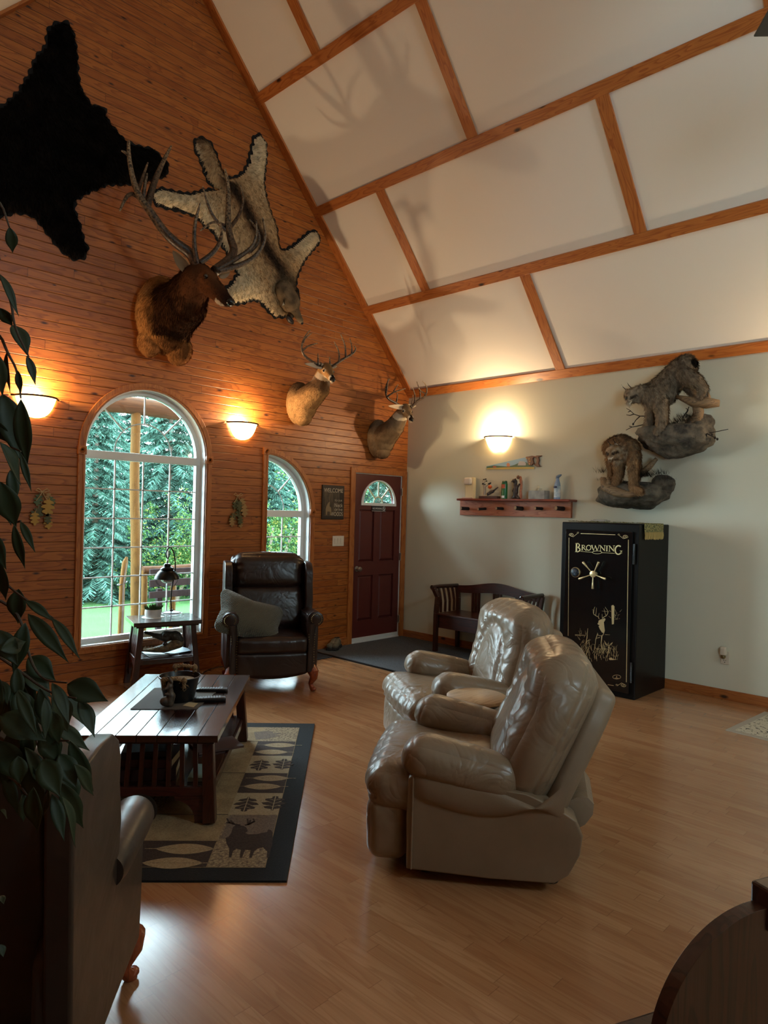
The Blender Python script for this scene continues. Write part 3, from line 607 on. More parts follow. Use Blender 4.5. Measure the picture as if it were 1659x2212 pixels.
# ------------------------------------------------------------------ tables
def slat_table(nm, label, cat, loc, rz, L, Wd, H, slats, sh_z, splay, side_gap, boards, leg=.055, shelf_in=.05):
    """mission style table: long side along X; slatted ends at +-X"""
    t = thing(nm, label, cat, loc, rz); top = thing_part('tabletop', t)
    th = .035
    mb = MB(); bw = Wd/boards
    for i in range(boards):
        y = -Wd/2+bw*(i+.5); mb.box((0, y, H-th/2), (L, bw-.003, th))
    mb.build('tabletop_boards', M['cherry_top'], top, bevel=.002)
    mb = MB(); mb.box((0, 0, H-th-.008), (L-.05, Wd-.05, .016)); mb.build('apron', M['cherry'], top, bevel=.003)
    for sx in (-1, 1):
        for sy in (-1, 1):
            MB().bar((sx*(L/2-.07), sy*(Wd/2-.06), H-th-.01), (sx*(L/2-.07+splay), sy*(Wd/2-.06+splay*.5), 0), leg, leg, (0, 1, 0), leg*1.15, leg*1.15).build('leg', M['cherry_z'], t, bevel=.004)
    def lx(z, k=1): return L/2-.07+splay*(H-z)/H
    def ly(z): return Wd/2-.06+splay*.5*(H-z)/H
    for sx in (-1, 1):
        MB().box((sx*lx(sh_z), 0, sh_z), (.026, ly(sh_z)*2, .045)).build('end_rail', M['cherry_y'], t, bevel=.003)
        for i in range(slats):
            y = (i+1)/(slats+1)*2-1
            MB().bar((sx*lx(H-.05), y*ly(H), H-th-.01), (sx*lx(sh_z+.02), y*ly(sh_z), sh_z+.02), .014, .022, (0, 1, 0)).build('slat', M['cherry_z'], t)
        for sy in (-1, 1):   # curved bracket under the end rail
            x_ = sx*lx(sh_z-.05); yb = sy*(ly(sh_z)-leg/2); pr = [(0, 0), (-.14, 0), (-.14, -.02)]+[(-.14+.10*math.sin(a), -.02-.10*(1-math.cos(a))) for a in [i*math.pi/12 for i in range(1, 7)]]+[(-.04, -.15), (0, -.15)]
            f = flat_mesh([pr], .02).xf(Matrix(((0, 0, 1, x_-.01), (sy, 0, 0, yb), (0, 1, 0, sh_z-.022), (0, 0, 0, 1)))); f.build('bracket', M['cherry_y'], t)
    for sy in (-1, 1):
        MB().box((0, sy*ly(sh_z), sh_z-.01), (lx(sh_z)*2, .026, .045)).build('side_rail', M['cherry'], t, bevel=.003)
    mb = MB(); n = max(3, boards//2)
    for i in range(n): mb.box((0, -ly(sh_z)+(i+.5)*2*ly(sh_z)/n, sh_z+.012), (lx(sh_z)*2-.02, 2*ly(sh_z)/n-.003, .016))
    mb.build('lower_shelf', M['cherry'], t)
    return t
def thing_part(nm, par):
    o = bpy.data.objects.new(nm, None); COL.objects.link(o); o.parent = par; o.empty_display_size = .05; MOF[o.name] = MOF[par.name]; return o
cfz = .46
cA, cB, cC, cD = fl(466, 1590, cfz), fl(545, 1456, cfz), fl(308, 1458, cfz), fl(165, 1588, cfz)
cdir = ((cB-cA)+(cC-cD)).normalized(); crot = math.atan2(cdir.y, cdir.x); cL = ((cB-cA).length+(cC-cD).length)/2; cW = ((cD-cA).length+(cC-cB).length)/2
cc = (cA+cB+cC+cD)/4
ct = slat_table('coffee_table', 'dark cherry mission coffee table with slatted ends standing on the patterned rug', 'coffee table', (cc.x, cc.y, 0.018), crot, cL, cW, cfz-.018, 8, .15, .05, 0, 7)
# the photographed end rail slats: ten narrow bars
ez = .60
eA, eB, eC, eD = fl(289, 1348, ez), fl(434.5, 1339, ez), fl(412, 1323, ez), fl(272.3, 1329, ez)
ed_ = ((eB-eA)+(eC-eD)).normalized(); er = math.atan2(ed_.y, ed_.x); ec = (eA+eB+eC+eD)/4; eL = .585; eW = .45
et = slat_table('end_table', 'small dark cherry side table with a lower shelf under the tall arched window', 'side table', (ec.x+.0, ec.y+.0, 0), er, eL, eW, ez, 7, .26, .05, 0, 6, leg=.045)
print('coffee', cL, cW, crot, cc, 'end', (eB-eA).length, (eC-eD).length, (eD-eA).length, er, ec)
# round side table between the two tan recliners
rt = thing('round_side_table', 'small round pale wood side table between the two tan recliners', 'side table', (-3.33, -3.62, 0))
MB().lathe([(0, .528), (.17, .528), (.175, .533), (.175, .548), (.17, .552), (0, .552)], n=40).build('tabletop', wood('pale_oak', 'a58463', 'cdb08c', 0, .4, knots=False), rt, smooth=True)
MB().lathe([(0, .50), (.13, .50), (.13, .528), (0, .528)], n=32).build('apron', M['black_metal'], rt, smooth=True)
for a in (30, 150, 270): MB().tube([(.10*math.cos(R(a)), .10*math.sin(R(a)), .50), (.04*math.cos(R(a)), .04*math.sin(R(a)), .28), (.14*math.cos(R(a)), .14*math.sin(R(a)), 0)], .009, 8).build('leg', M['black_metal'], rt, smooth=True)
# ------------------------------------------------------------------ sconces
t_ = NT('frosted_lit_glass'); t_.b.inputs['Emission Color'].default_value = (1.0, .62, .26, 1); t_.b.inputs['Emission Strength'].default_value = 7.0; t_.set(Base_Color=(.9, .8, .6, 1), Roughness=.4); M['shade'] = t_.m
M['bronze'] = mat('dark_bronze_rim', '4a3a22', .35, .9)
SCE = 33.0
def sconce(nm, label, p, face, energy=1.0):
    """half bowl against the wall; p = centre of the rim on the wall; face = direction into the room"""
    f = V(face); M4 = Matrix.Translation(p) @ Matrix(((-f.y, f.x, 0, 0), (f.x, f.y, 0, 0), (0, 0, 1, 0), (0, 0, 0, 1))) if False else Matrix.Translation(p) @ Matrix.Rotation(math.atan2(f.y, f.x)-math.pi/2, 4, 'Z')
    t = thing(nm, label, 'wall lamp', group='matching bowl wall lamps', M=M4)
    prof = [(1, 0), (.93, -.035), (.84, -.075), (.70, -.115), (.5, -.145), (.25, -.16), (.02, -.164)]
    mb = MB()
    def bw(u, v):
        a = math.pi*u; i = v*(len(prof)-1); k = min(int(i), len(prof)-2); q = i-k; r_ = prof[k][0]*(1-q)+prof[k+1][0]*q; z = prof[k][1]*(1-q)+prof[k+1][1]*q; return V((.155*r_*math.cos(a), .012+.15*r_*math.sin(a), z))
    mb.grid(bw, 33, 14); o = mb.build('lamp_shade', M['shade'], t, smooth=True, angle=False); s = o.modifiers.new('s', 'SOLIDIFY'); s.thickness = .004
    MB().tube([(-.185, .012, .003), (-.165, .03, .003)]+[(.165*math.cos(a), .014+.16*math.sin(a), .003) for a in [math.pi*(1-i/20) for i in range(1, 20)]]+[(.165, .03, .003), (.185, .012, .003)], .008, 8, flat=1).build('rim', M['bronze'], t, smooth=True)
    MB().box((0, .008, -.05), (.11, .016, .14)).build('back_plate', M['bronze'], t, bevel=.004)
    MB().lathe([(0, 0), (.014, 0), (.014, .04), (0, .04)], (0, .06, -.07), 12).build('socket', M['bronze'], t)
    MB().ell((0, .06, -.01), (.026, .026, .032), 12).build('bulb', mat('glowing_bulb', 'fff0d0', .4, emit=((1, .75, .4), 30)), t, smooth=True)
    l = light(nm+'_light', 'POINT', (0, 0, 0), SCE*energy, (1.0, .72, .43), .03); l.parent = t; l.location = (0, .085, .035)
    return t
q = wA(83, 858, -.08); sconce('wall_sconce', 'lit bowl wall lamp at the left edge, between the plant and the tall window', V((q.x, 0, q.z)), (0, -1, 0))
q = wA(532, 915, -.09); sconce('wall_sconce', 'lit bowl wall lamp on the wood wall right of the tall arched window', V((q.x, 0, q.z)), (0, -1, 0))
q = wB(1069, 944, -.09); sc3 = V((0, q.y, q.z)); sconce('wall_sconce', 'lit bowl wall lamp on the cream wall above the painted saw', sc3, (-1, 0, 0))
sconce('wall_sconce', 'lit bowl wall lamp on the cream wall beyond the picture edge, nearer the dining end', V((0, -5.0, sc3.z)), (-1, 0, 0))
# ------------------------------------------------------------------ outdoors
gm = NT('lawn_grass'); n1 = gm.noise(gm.obj(), 1.2, 4); n2 = gm.noise(gm.obj(), 60, 3); gm.b.inputs['Specular IOR Level'].default_value = 0; gm.set(Base_Color=gm.mix(n1, srgb('33502c'), gm.mix(n2, srgb('2a4524'), srgb('52704a'))), Roughness=.9); gm.bump(n2, .8, .03)
def lawnf(u, v): x = -14+34*u; y = .4+22*v; return V((x, y, -.17-.04*min(3, y)+.05*nz(x, y, 0, .3)+.05*max(0, y-7)))
struct(MB().grid(lawnf, 40, 40).build('ground_lawn', gm.m, None, smooth=True))
M['log'] = wood('peeled_log', '281a10', '58401f', 2, .8, .8, contrast=.6, spec=.05)
M['logx'] = wood('peeled_log_lying', '20150f', '4a3220', 0, .8, .8, contrast=.7, spec=.05)
def log(pts, r, n=12, seed=0):
    P = []; Rr_ = []
    for i in range(len(pts)-1):
        for k in range(8):
            u = k/8; p = V(pts[i]).lerp(V(pts[i+1]), u); P.append(p+V((nz(p.x, p.y, p.z+seed, 1.3), nz(p.y, p.z, p.x+seed, 1.3), nz(p.z+seed, p.x, p.y, 1.3)))*.02); Rr_.append(r*(1+.08*nz(p.x, p.z, seed, 3)))
    P.append(V(pts[-1])); Rr_.append(r); return MB().tube(P, Rr_, n)
YP = 2.0
a, b = wA(293, 1330, YP), wA(294, 893, YP)
pg = thing('log_post', 'peeled log porch post outside the tall arched window', 'post', (a.x, YP, -.13)); log([(a.x, YP, -.13), (b.x, YP, b.z+.03)], .058).build('post', M['log'], pg, smooth=True, world=True)
a, b = wA(200, 868, YP), wA(400, 890, YP); d_ = (b-a)
tag(log([a-d_*1.5, a, b, b+d_*2.2], .105, 14, 3).build('log_beam', M['logx'], None, smooth=True), 'thick peeled log beam lying across the top of the porch post', 'beam')
b2 = thing('log_railing', 'log railing outside the tall arched window, right of the porch post', 'railing', (0, 0, 0))
r0, r1 = wA(307, 1232, 1.86), wA(412, 1226, 1.86); dx = r1-r0
log([r0, r1, r1+dx*1.5], .05, 10, 5).build('top_rail', M['logx'], b2, smooth=True); 
for px in (310, 372): q = wA(px, 1300, 1.86); log([(q.x, 1.86, -.13), (q.x, 1.86, r0.z)], .036, 10, px).build('post', M['log'], b2, smooth=True)
b2.location = (0, 0, 0)
bn = thing('porch_bench', 'weathered slatted bench standing on the porch behind the lamp', 'bench', (wA(367, 1300, 1.5).x, 1.5, -.13)); M['dslat'] = mat('dark_stained_slat', '2a2222', .8, var=(8, '1c1818'), spec=.05)
s0, s1 = wA(322, 1290, 1.5), wA(450, 1290, 1.5)
for y0, y1 in ((1228, 1241), (1251, 1266), (1276, 1290)):
    za, zb = wA(360, y0, 1.5).z, wA(360, y1, 1.5).z; MB().box(((s0.x+s1.x)/2, 1.5, (za+zb)/2), (s1.x-s0.x, .03, za-zb)).build('back_slat', M['dslat'], bn, world=True, bevel=.004)
for k in range(4): MB().box(((s0.x+s1.x)/2, 1.42-.11*k, .28), (s1.x-s0.x, .09, .03)).build('seat_slat', mat('weathered_grey_slat', '3c3b38', .7) if k == 0 else bpy.data.materials['weathered_grey_slat'], bn, world=True, bevel=.004)
for x in (s0.x+.14, s1.x-.14):
    MB().box((x, 1.53, .25), (.06, .05, .76)).build('back_post', M['dslat'], bn, world=True); MB().box((x, 1.12, .07), (.06, .05, .40)).build('leg', M['dslat'], bn, world=True)
dr = thing('driftwood_post', 'split driftwood post leaning beside the porch post outside the window', 'driftwood', (wA(262, 1375, 1.7).x, 1.7, -.13))
P = [wA(259, 1400, 1.7), wA(262, 1330, 1.7), wA(264, 1260, 1.7), wA(270, 1215, 1.7), wA(274, 1203, 1.7)]; P[0].z = -.13
mb = MB().tube(P, [.05, .05, .048, .05, .02], 12, flat=.6); mb.build('weathered_trunk', M['log'], dr, smooth=True, world=True)
mb = MB(); mb.tube([p+V((-.0, -.035, 0)) for p in P[:4]], [.018, .02, .016, .004], 8, flat=.5).build('dark_split', mat('dark_rotten_wood', '3a2c22', .8), dr, smooth=True, world=True)
MB().tube([P[2]+V((.055*math.cos(a), .04*math.sin(a), .02*math.cos(a))) for a in [i*math.pi/8 for i in range(17)]], .006, 6).build('wire_band', M['black_metal'], dr, smooth=True, world=True)
# foliage
def leafmat(nm, c1, c2, c3=None, sc=1.2):
    t = NT(nm); oi = t.N('ShaderNodeObjectInfo').outputs['Random']; n = t.noise(t.obj(), sc, 4, .7); n2 = t.noise(t.obj(), 9, 2)
    col = t.mix(t.ramp(n, [(.35, 0.0), (.65, 1.0)]), srgb(c1), srgb(c2)); col = t.mix(t.ramp(n2, [(.58, 0.0), (.7, 1.0)]), col, srgb(c3 or c2)); t.set(Base_Color=col, Roughness=1.0)
    t.b.inputs['Specular IOR Level'].default_value = 0; return t.m
M['spruce'] = leafmat('blue_spruce_needles', '1c3228', '3a564c', '5e8072'); M['decid'] = leafmat('yellow_green_leaves', '2c4a28', '527040', 'a4984a', 2.5); M['bark'] = mat('grey_brown_bark', '4e4439', .9, bump=(20, .8))
def spruce_mesh(seed):
    rnd = random.Random(seed); mb = MB(); Ht = 7.5; lv = 26
    for i in range(lv):
        z = .35+i*(Ht-.5)/lv; L = 2.1*(1-z/Ht)**.8+.12; nb = 10
        for k in range(nb):
            a = 2*math.pi*(k+rnd.random())/nb; l = L*rnd.uniform(.75, 1.1); d = V((math.cos(a), math.sin(a), -.18)); sd = V((-math.sin(a), math.cos(a), 0)); m = int(9+l*15)
            for j in range(m):
                u = (j+.5)/m; p = V((0, 0, z))+d*l*u+V((0, 0, -.15*l*u*u+.0)); w = .34*(1-u*.7)*min(1, u*4+.2)*l**.4
                for s in (-1, 1):
                    q = p+sd*s*w*rnd.uniform(.6, 1)+d*.12; q.z -= .06+rnd.uniform(0, .08); wv = d*.022+V((0, 0, .02*rnd.uniform(-1, 1)))
                    mb.add([p-wv, p+wv, q+wv*.35, q-wv*.35], [(0, 1, 2, 3)])
                    m2 = p.lerp(q, .6); e = m2+d*.10+V((0, 0, -.07)); mb.add([m2-wv*.5, m2+V((0, 0, .03)), e], [(0, 1, 2)])
    return mb
def shrub_mesh(seed, n=5200, r=(1.0, .8, 1.1)):
    rnd = random.Random(seed); mb = MB(); cl = [(V((rnd.gauss(0, .5)*r[0], rnd.gauss(0, .5)*r[1], abs(rnd.gauss(.75, .45))*r[2])), rnd.uniform(.2, .45)) for _ in range(34)]
    for _ in range(n):
        c, q = rnd.choice(cl); p = c+V((rnd.gauss(0, 1), rnd.gauss(0, 1), rnd.gauss(0, 1))).normalized()*q*rnd.random()**.4; d = V((rnd.uniform(-1, 1), rnd.uniform(-1, 1), rnd.uniform(-.8, .3))).normalized(); s = d.orthogonal().normalized(); L = rnd.uniform(.035, .07)
        mb.add([p, p+d*L*.5+s*L*.4, p+d*L, p+d*L*.5-s*L*.4], [(0, 1, 2, 3)])
    return mb
def tree(nm, label, mesh, tr, m, loc, sc, rz, cat, group, parts=None):
    t = thing(nm, label, cat, loc, rz, group); t.scale = (sc, sc, sc)
    f = bpy.data.objects.new('foliage', mesh); COL.objects.link(f); f.parent = t
    k = bpy.data.objects.new('trunk', tr); COL.objects.link(k); k.parent = t; return t
def mk(mb, m): o = mb.build('tmp', m); me = o.data; bpy.data.objects.remove(o); return me
sp_ = [mk(spruce_mesh(i), M['spruce']) for i in (1, 2)]; strk = mk(MB().tube([(0, 0, -.2), (0, 0, 7.3)], [.14, .02], 8), M['bark'])
sh_ = [mk(shrub_mesh(i), M['decid']) for i in (5, 6)]; dtrk = mk(MB().tube([(0, 0, -.2), (.05, 0, .5), (0, .05, 1.2)], [.06, .045, .02], 8).tube([(0, 0, 0), (-.2, .1, .6), (-.35, .2, 1.2)], [.05, .035, .015], 8), M['bark'])
rnd = random.Random(3); GL = 'dense green spruce and brush growing beyond the lawn, seen through the windows'
k = 0
for row, (y0, n, z) in enumerate(((8.2, 8, -.3), (10.6, 8, -.2), (13.0, 8, -.1))):
    for i in range(n):
        x = -3.2+i*2.25+rnd.uniform(-.6, .6)+row*.9; tree('spruce_tree', 'green spruce tree in the woods beyond the lawn', sp_[k % 2], strk, None, (x, y0+rnd.uniform(-.6, .6)+x*.12, z), rnd.uniform(.62, .76)+.10*row, rnd.uniform(0, 6), 'tree', 'spruce trees beyond the lawn'); k += 1
for i in range(12):
    x = .1+i*.9+rnd.uniform(-.3, .3); tree('leafy_shrub', 'yellow green leafy shrub at the foot of the spruce trees', sh_[i % 2], dtrk, None, (x, 6.5+rnd.uniform(-.5, .5)+x*.05, -.3), rnd.uniform(.6, 1.25), rnd.uniform(0, 6), 'shrub', 'shrubs along the edge of the lawn')
# ------------------------------------------------------------------ safe
sf = thing('gun_safe', 'tall black gun safe with gold lettering and a deer engraving against the cream wall', 'safe', (0, 0, 0))
SX, SY0, SY1, SH = -.685, -2.70, -3.44, 1.555
M['safe'] = mat('gloss_black_paint', '0a0f10', .13, spec=.6); M['gold'] = mat('pale_gold_inlay', 'd8c390', .35, .6); M['safe_s'] = mat('satin_black_side', '080706', .38, spec=.2)
SY0 = wB(1214.4, 1127.7, SX).y; SY1 = wB(1380.7, 1132.6, SX).y; SH = wB(1380.7, 1132.6, SX).z; print('safe', SY0, SY1, SH)
sc_ = ((SX+-.02)/2, (SY0+SY1)/2, SH/2)
MB().box(sc_, (-.02-SX, SY0-SY1, SH)).build('cabinet', M['safe_s'], sf, world=True, bevel=.008)
q0, q1 = wB(1224, 1143, SX), wB(1369, 1146, SX); qb = wB(1366, 1500, SX)
dy0, dy1, dz0, dz1 = q0.y, q1.y, qb.z, q0.z
sd = MB().box((SX-.004, (dy0+dy1)/2, (dz0+dz1)/2), (.026, dy0-dy1, dz1-dz0)).build('door', M['safe'], sf, world=True, bevel=.006)
for zc in (wB(1371, 1197, SX).z, wB(1364, 1452, SX).z): MB().tube([(SX-.010, dy1-.012, zc-.09), (SX-.010, dy1-.012, zc+.09)], .013, 10).build('hinge', M['safe'], sf, world=True)
XF = SX-.0175   # door face
def fp(px, py): p = wB(px, py, XF); return (-p.y, p.z)     # drawing coordinates on the safe door
def stick(poly_list, name, m, par, t=.0015, X=XF):
    mb = MB()
    for L in poly_list:
        try: f = flat_mesh([L], t)
        except Exception: continue
        mb.add(f.v, f.f)
    mb.xf(Matrix.Translation((X, 0, 0)) @ ONB); return mb.build(name, m, par, world=True)
def line(pts, w0, w1=None):
    """2-D stroke outline"""
    w1 = w0 if w1 is None else w1; L = []; Rr_ = []; n = len(pts)
    for i, p in enumerate(pts):
        a = pts[max(i-1, 0)]; b = pts[min(i+1, n-1)]; dx, dy = b[0]-a[0], b[1]-a[1]; l = math.hypot(dx, dy) or 1; w = (w0+(w1-w0)*i/(n-1))/2; L.append((p[0]-dy/l*w, p[1]+dx/l*w)); Rr_.append((p[0]+dy/l*w, p[1]-dx/l*w))
    return L+Rr_[::-1]
def crop2(x, y): return fp(1180+x/5.53, 1110+y/5.53)
def crop3(x, y): return fp(1180+x/5.53, 1310+y/5.53)
# border lines and corner scrolls
B = [line([crop2(412, 235), crop2(825, 250)], .005), line([crop2(272, 285), crop3(262, 350)], .004), line([crop2(982, 310), crop3(957, 905)], .006), line([crop3(735, 935), crop3(805, 945)], .004)]
def spiral(c, r0, r1, a0, a1, n=26): return [(c[0]+(r0+(r1-r0)*i/n)*math.cos(a0+(a1-a0)*i/n), c[1]+(r0+(r1-r0)*i/n)*.8*math.sin(a0+(a1-a0)*i/n)) for i in range(n+1)]
for (cx, cy, f2, s, up) in ((303, 252, crop2, 1, 1), (942, 275, crop2, -1, 1), (918, 940, crop3, -1, -1)):
    c = f2(cx, cy); rr = .021; sp = spiral((0, 0), .004, rr, 0, math.pi*3.1)
    sp = [(c[0]+s*p[0]*1.25, c[1]+up*p[1]) for p in sp]; B.append(line(sp, .0035))
    e = sp[-1]; c2 = f2(cx+s*70, cy-(18 if up > 0 else -8)); B.append(line([e, ((e[0]+c2[0])/2, e[1]+.012*up*(-1)), c2, (c2[0]+s*.014, c2[1]+.006), (c2[0]+s*.008, c2[1]+.013), (c2[0]-s*.006, c2[1]+.008)], .003))
stick(B, 'border_scrollwork', M['gold'], sd)
# maker's lettering in serif capitals
def serif(ch):
    """strokes in a unit box: (points, width)"""
    T, t, s = .20, .09, .05
    def st(x, w=T): return [([(x, 0), (x, 1)], w), ([(x-.17, .02), (x+.17, .02)], s), ([(x-.17, .98), (x+.17, .98)], s)]
    arcp = lambda cx, cy, rx, ry, a0, a1, n=14: [(cx+rx*math.cos(R(a0+(a1-a0)*i/n)), cy+ry*math.sin(R(a0+(a1-a0)*i/n))) for i in range(n+1)]
    if ch == 'B': return st(.2)+[(arcp(.25, .75, .33, .23, 90, -90), .12), (arcp(.25, .26, .42, .25, 90, -90), .14)], .75
    if ch == 'R': return st(.2)+[(arcp(.25, .74, .36, .24, 90, -90), .12), ([(.38, .5), (.78, .02), (.92, .02)], .14)], .86
    if ch == 'O': return [(arcp(.48, .5, .38, .45, 0, 360, 28), .14)], .96
    if ch == 'W': return [([(.08, .98), (.36, .04)], .17), ([(.36, .04), (.6, .95)], .08), ([(.55, .98), (.84, .04)], .17), ([(.84, .04), (1.12, .98)], .08), ([(-.04, .98), (.26, .98)], s), ([(.98, .98), (1.22, .98)], s)], 1.2
    if ch == 'N': return [([(.2, 0), (.2, .98)], .08), ([(.16, .97), (.84, .03)], .18), ([(.82, .0), (.82, .98)], .08), ([(.04, .02), (.36, .02)], s), ([(.0, .98), (.26, .98)], s), ([(.66, .98), (.98, .98)], s)], 1.0
    if ch == 'I': return st(.22), .46
    if ch == 'G': return [(arcp(.5, .5, .42, .46, 50, 335, 26), .16), ([(.87, .14), (.87, .42)], .17), ([(.68, .42), (1.0, .42)], s)], 1.02
def crop_dir(a, b): return (b[0]-a[0], b[1]-a[1])
Ls = []
bx0 = crop2(343, 453); bx1 = crop2(905, 487); dxv = (bx1[0]-bx0[0]); 
spec_ = [('B', 342, 410, 350, 455), ('R', 415, 478, 372, 436), ('O', 472, 540, 372, 438), ('W', 535, 640, 374, 441), ('N', 632, 712, 376, 445), ('I', 708, 742, 380, 448), ('N', 738, 822, 378, 450), ('G', 815, 910, 376, 488)]
for ch, xa, xb, ya, yb in spec_:
    strokes, adv = serif(ch); p00 = crop2(xa, yb); p10 = crop2(xb, yb); p01 = crop2(xa, ya)
    for pts, w in strokes:
        q = [(p00[0]+(p10[0]-p00[0])*x/adv, p00[1]+(p10[1]-p00[1])*x/adv+(p01[1]-p00[1])*y) for x, y in pts]; Ls.append(line(q, w*abs(p01[1]-p00[1])*.85))
Ls += [line([crop2(410, 449), crop2(553, 458)], .003), line([crop2(665, 464), crop2(820, 472)], .003), line([crop2(608+56*math.cos(a), 460+17*math.sin(a)) for a in [i*math.pi/12 for i in range(25)]], .003)]
stick(Ls, 'lettering', mat('gold_letter_inlay', 'e8d8a0', .35, .5), sd, .002)
# keypad dial
c = crop2(355, 697); ck = (XF, -c[0], c[1]); RYm = Matrix.Rotation(R(-90), 3, 'Y')
kd = MB().lathe([(0, 0), (.043, 0), (.043, .018), (.034, .026), (0, .028)], ck, 28, RYm).build('keypad', mat('charcoal_keypad', '1b2026', .4), sd, smooth=True, world=True)
MB().lathe([(.043, .0), (.047, .0), (.047, .014), (.043, .018)], ck, 28, RYm, cap=False).build('keypad_ring', M['gold'], kd, smooth=True, world=True)
mb = MB()
for i in range(3):
    for j in range(4): mb.box((ck[0]-.029, ck[1]+(i-1)*.015, ck[2]+(1.5-j)*.014), (.004, .009, .008))
mb.build('keys', mat('blue_grey_keys', '4a5866', .4), kd, world=True)
# five spoke handle
c = crop2(587, 717); hc = V((XF-.045, -c[0], c[1]))
hd = MB().lathe([(.0, 0), (.02, 0), (.018, .03), (.030, .034), (.030, .052), (.022, .055), (0, .056)], (XF, hc.y, hc.z), 24, RYm).build('handle', M['gold'], sd, smooth=True, world=True)
for tx, ty in ((470, 572), (662, 572), (742, 775), (588, 893), (422, 775)):
    c = crop2(tx, ty); e = V((XF-.055, -c[0], c[1])); d = e-hc; MB().tube([hc+d*.15, hc+d*.5, hc+d*.62, hc+d*.97, hc+d], [.0045, .005, .007, .011, .008], 10).build('spoke', M['gold'], hd, smooth=True, world=True)
# engraved scene: stag, doe, snag, reeds
E_ = []
def pl(pts, f=crop3): return [f(x, y) for x, y in pts]
E_.append(pl([(625, 170), (650, 155), (680, 150), (695, 140), (708, 150), (698, 175), (688, 185), (692, 230), (700, 290), (690, 320), (665, 310), (640, 270), (625, 235), (640, 225), (618, 215), (612, 205), (622, 195)]))
for pts, w in (([(632, 150), (622, 125), (590, 110), (565, 90), (560, 60), (575, 20), (582, 5)], .0055), ([(590, 110), (598, 60), (600, 15)], .004), ([(565, 90), (572, 45), (548, 40)], .003), ([(622, 125), (632, 80)], .003), ([(670, 145), (690, 125), (715, 115), (735, 85), (735, 50), (710, 20), (705, 5)], .0055), ([(715, 115), (700, 70), (690, 25)], .004), ([(735, 70), (748, 60)], .004), ([(670, 140), (668, 90)], .003), ([(735, 60), (665, 55)], .003),
    ([(690, 310), (675, 345), (650, 352), (620, 345), (612, 315)], .006), ([(612, 330), (592, 390), (585, 450), (568, 545)], .006), ([(665, 350), (660, 400), (655, 440), (672, 520)], .010), ([(640, 370), (600, 380), (590, 400)], .004), ([(345, 338), (462, 342)], .004), ([(345, 348), (462, 350)], .002), ([(702, 336), (760, 338)], .003),
    ([(695, 412), (712, 455), (730, 462), (755, 470), (790, 430)], .006), ([(745, 480), (750, 520), (735, 565), (715, 610)], .007), ([(470, 465), (485, 380), (497, 262)], .007), ([(470, 465), (490, 410), (530, 398)], .006), ([(515, 460), (510, 400)], .005)): E_.append(line(pl(pts), w, w*.5))
E_.append(pl([(690, 405), (715, 435), (718, 455), (700, 445)])); E_.append(pl([(795, 425), (765, 445), (762, 465), (785, 452)])); E_.append(pl([(778, -10), (800, -18), (815, 0), (812, 90), (808, 210), (785, 215), (780, 100)])); E_.append(pl([(745, 625), (775, 608), (800, 628), (845, 632), (800, 640), (760, 640)]))
rnd = random.Random(11)
for i in range(75):
    x = rnd.uniform(400, 850); y = rnd.uniform(480, 660); 
    if y > 560+.0*x and x < 470: continue
    c_ = rnd.uniform(-40, 40); E_.append(line(pl([(x, y), (x+c_*.3, y-40), (x+c_, y-70+abs(c_)*.5)]), .0028, .0008))
for i in range(22):
    x = rnd.uniform(385, 500); y = rnd.uniform(300, 520); E_.append(line(pl([(x, y), (x+rnd.uniform(-30, 30), y-rnd.uniform(25, 50))]), .002, .0008))
for i in range(20):
    x = rnd.uniform(770, 890); y = rnd.uniform(40, 160); E_.append(line(pl([(x, y), (x+rnd.uniform(-35, 35), y-rnd.uniform(-10, 30))]), .002, .0008))
for i in range(8): a = rnd.uniform(520, 800); E_.append(line(pl([(a, 560), (a+30, 500), (a+70, 510), (a+95, 560)]), .002))
E_.append(line([crop3(842+48*math.cos(a), 843+24*math.sin(a)) for a in [i*math.pi/12 for i in range(25)]], .003)); E_.append(line(pl([(820, 855), (865, 860)]), .003)); E_.append(pl([(838, 850), (846, 850), (844, 828), (840, 832)]))
stick(E_, 'deer_engraving', M['gold'], sd, .0008)
# runner and little tray on top of the safe
t_ = NT('green_gold_weave'); n_ = t_.noise(t_.obj(), 120, 3); t_.set(Base_Color=t_.mix(t_.ramp(n_, [(.42, 0.0), (.6, 1.0)]), srgb('39402a'), srgb('a3985e')), Roughness=.9); t_.bump(n_, .8, .004); M['weave'] = t_.m
rn = thing('fringed_runner', 'green and gold fringed woven runner lying along the top of the black safe', 'runner', (SX/2, (SY0+SY1)/2, SH))
ya, yb = SY0-.03, SY1-.004; xa, xb = SX+.05, SX+.05; xr0 = wB(1397, 1138, 0).x
X0, X1 = -.62, -.16
mb = MB()
def rf(u, v): x = X0+(X1-X0)*v; y = ya+(yb-ya)*u; return V((x, y, SH+.008+.004*nz(x, y, 0, 30)))
mb.grid(rf, 50, 24)
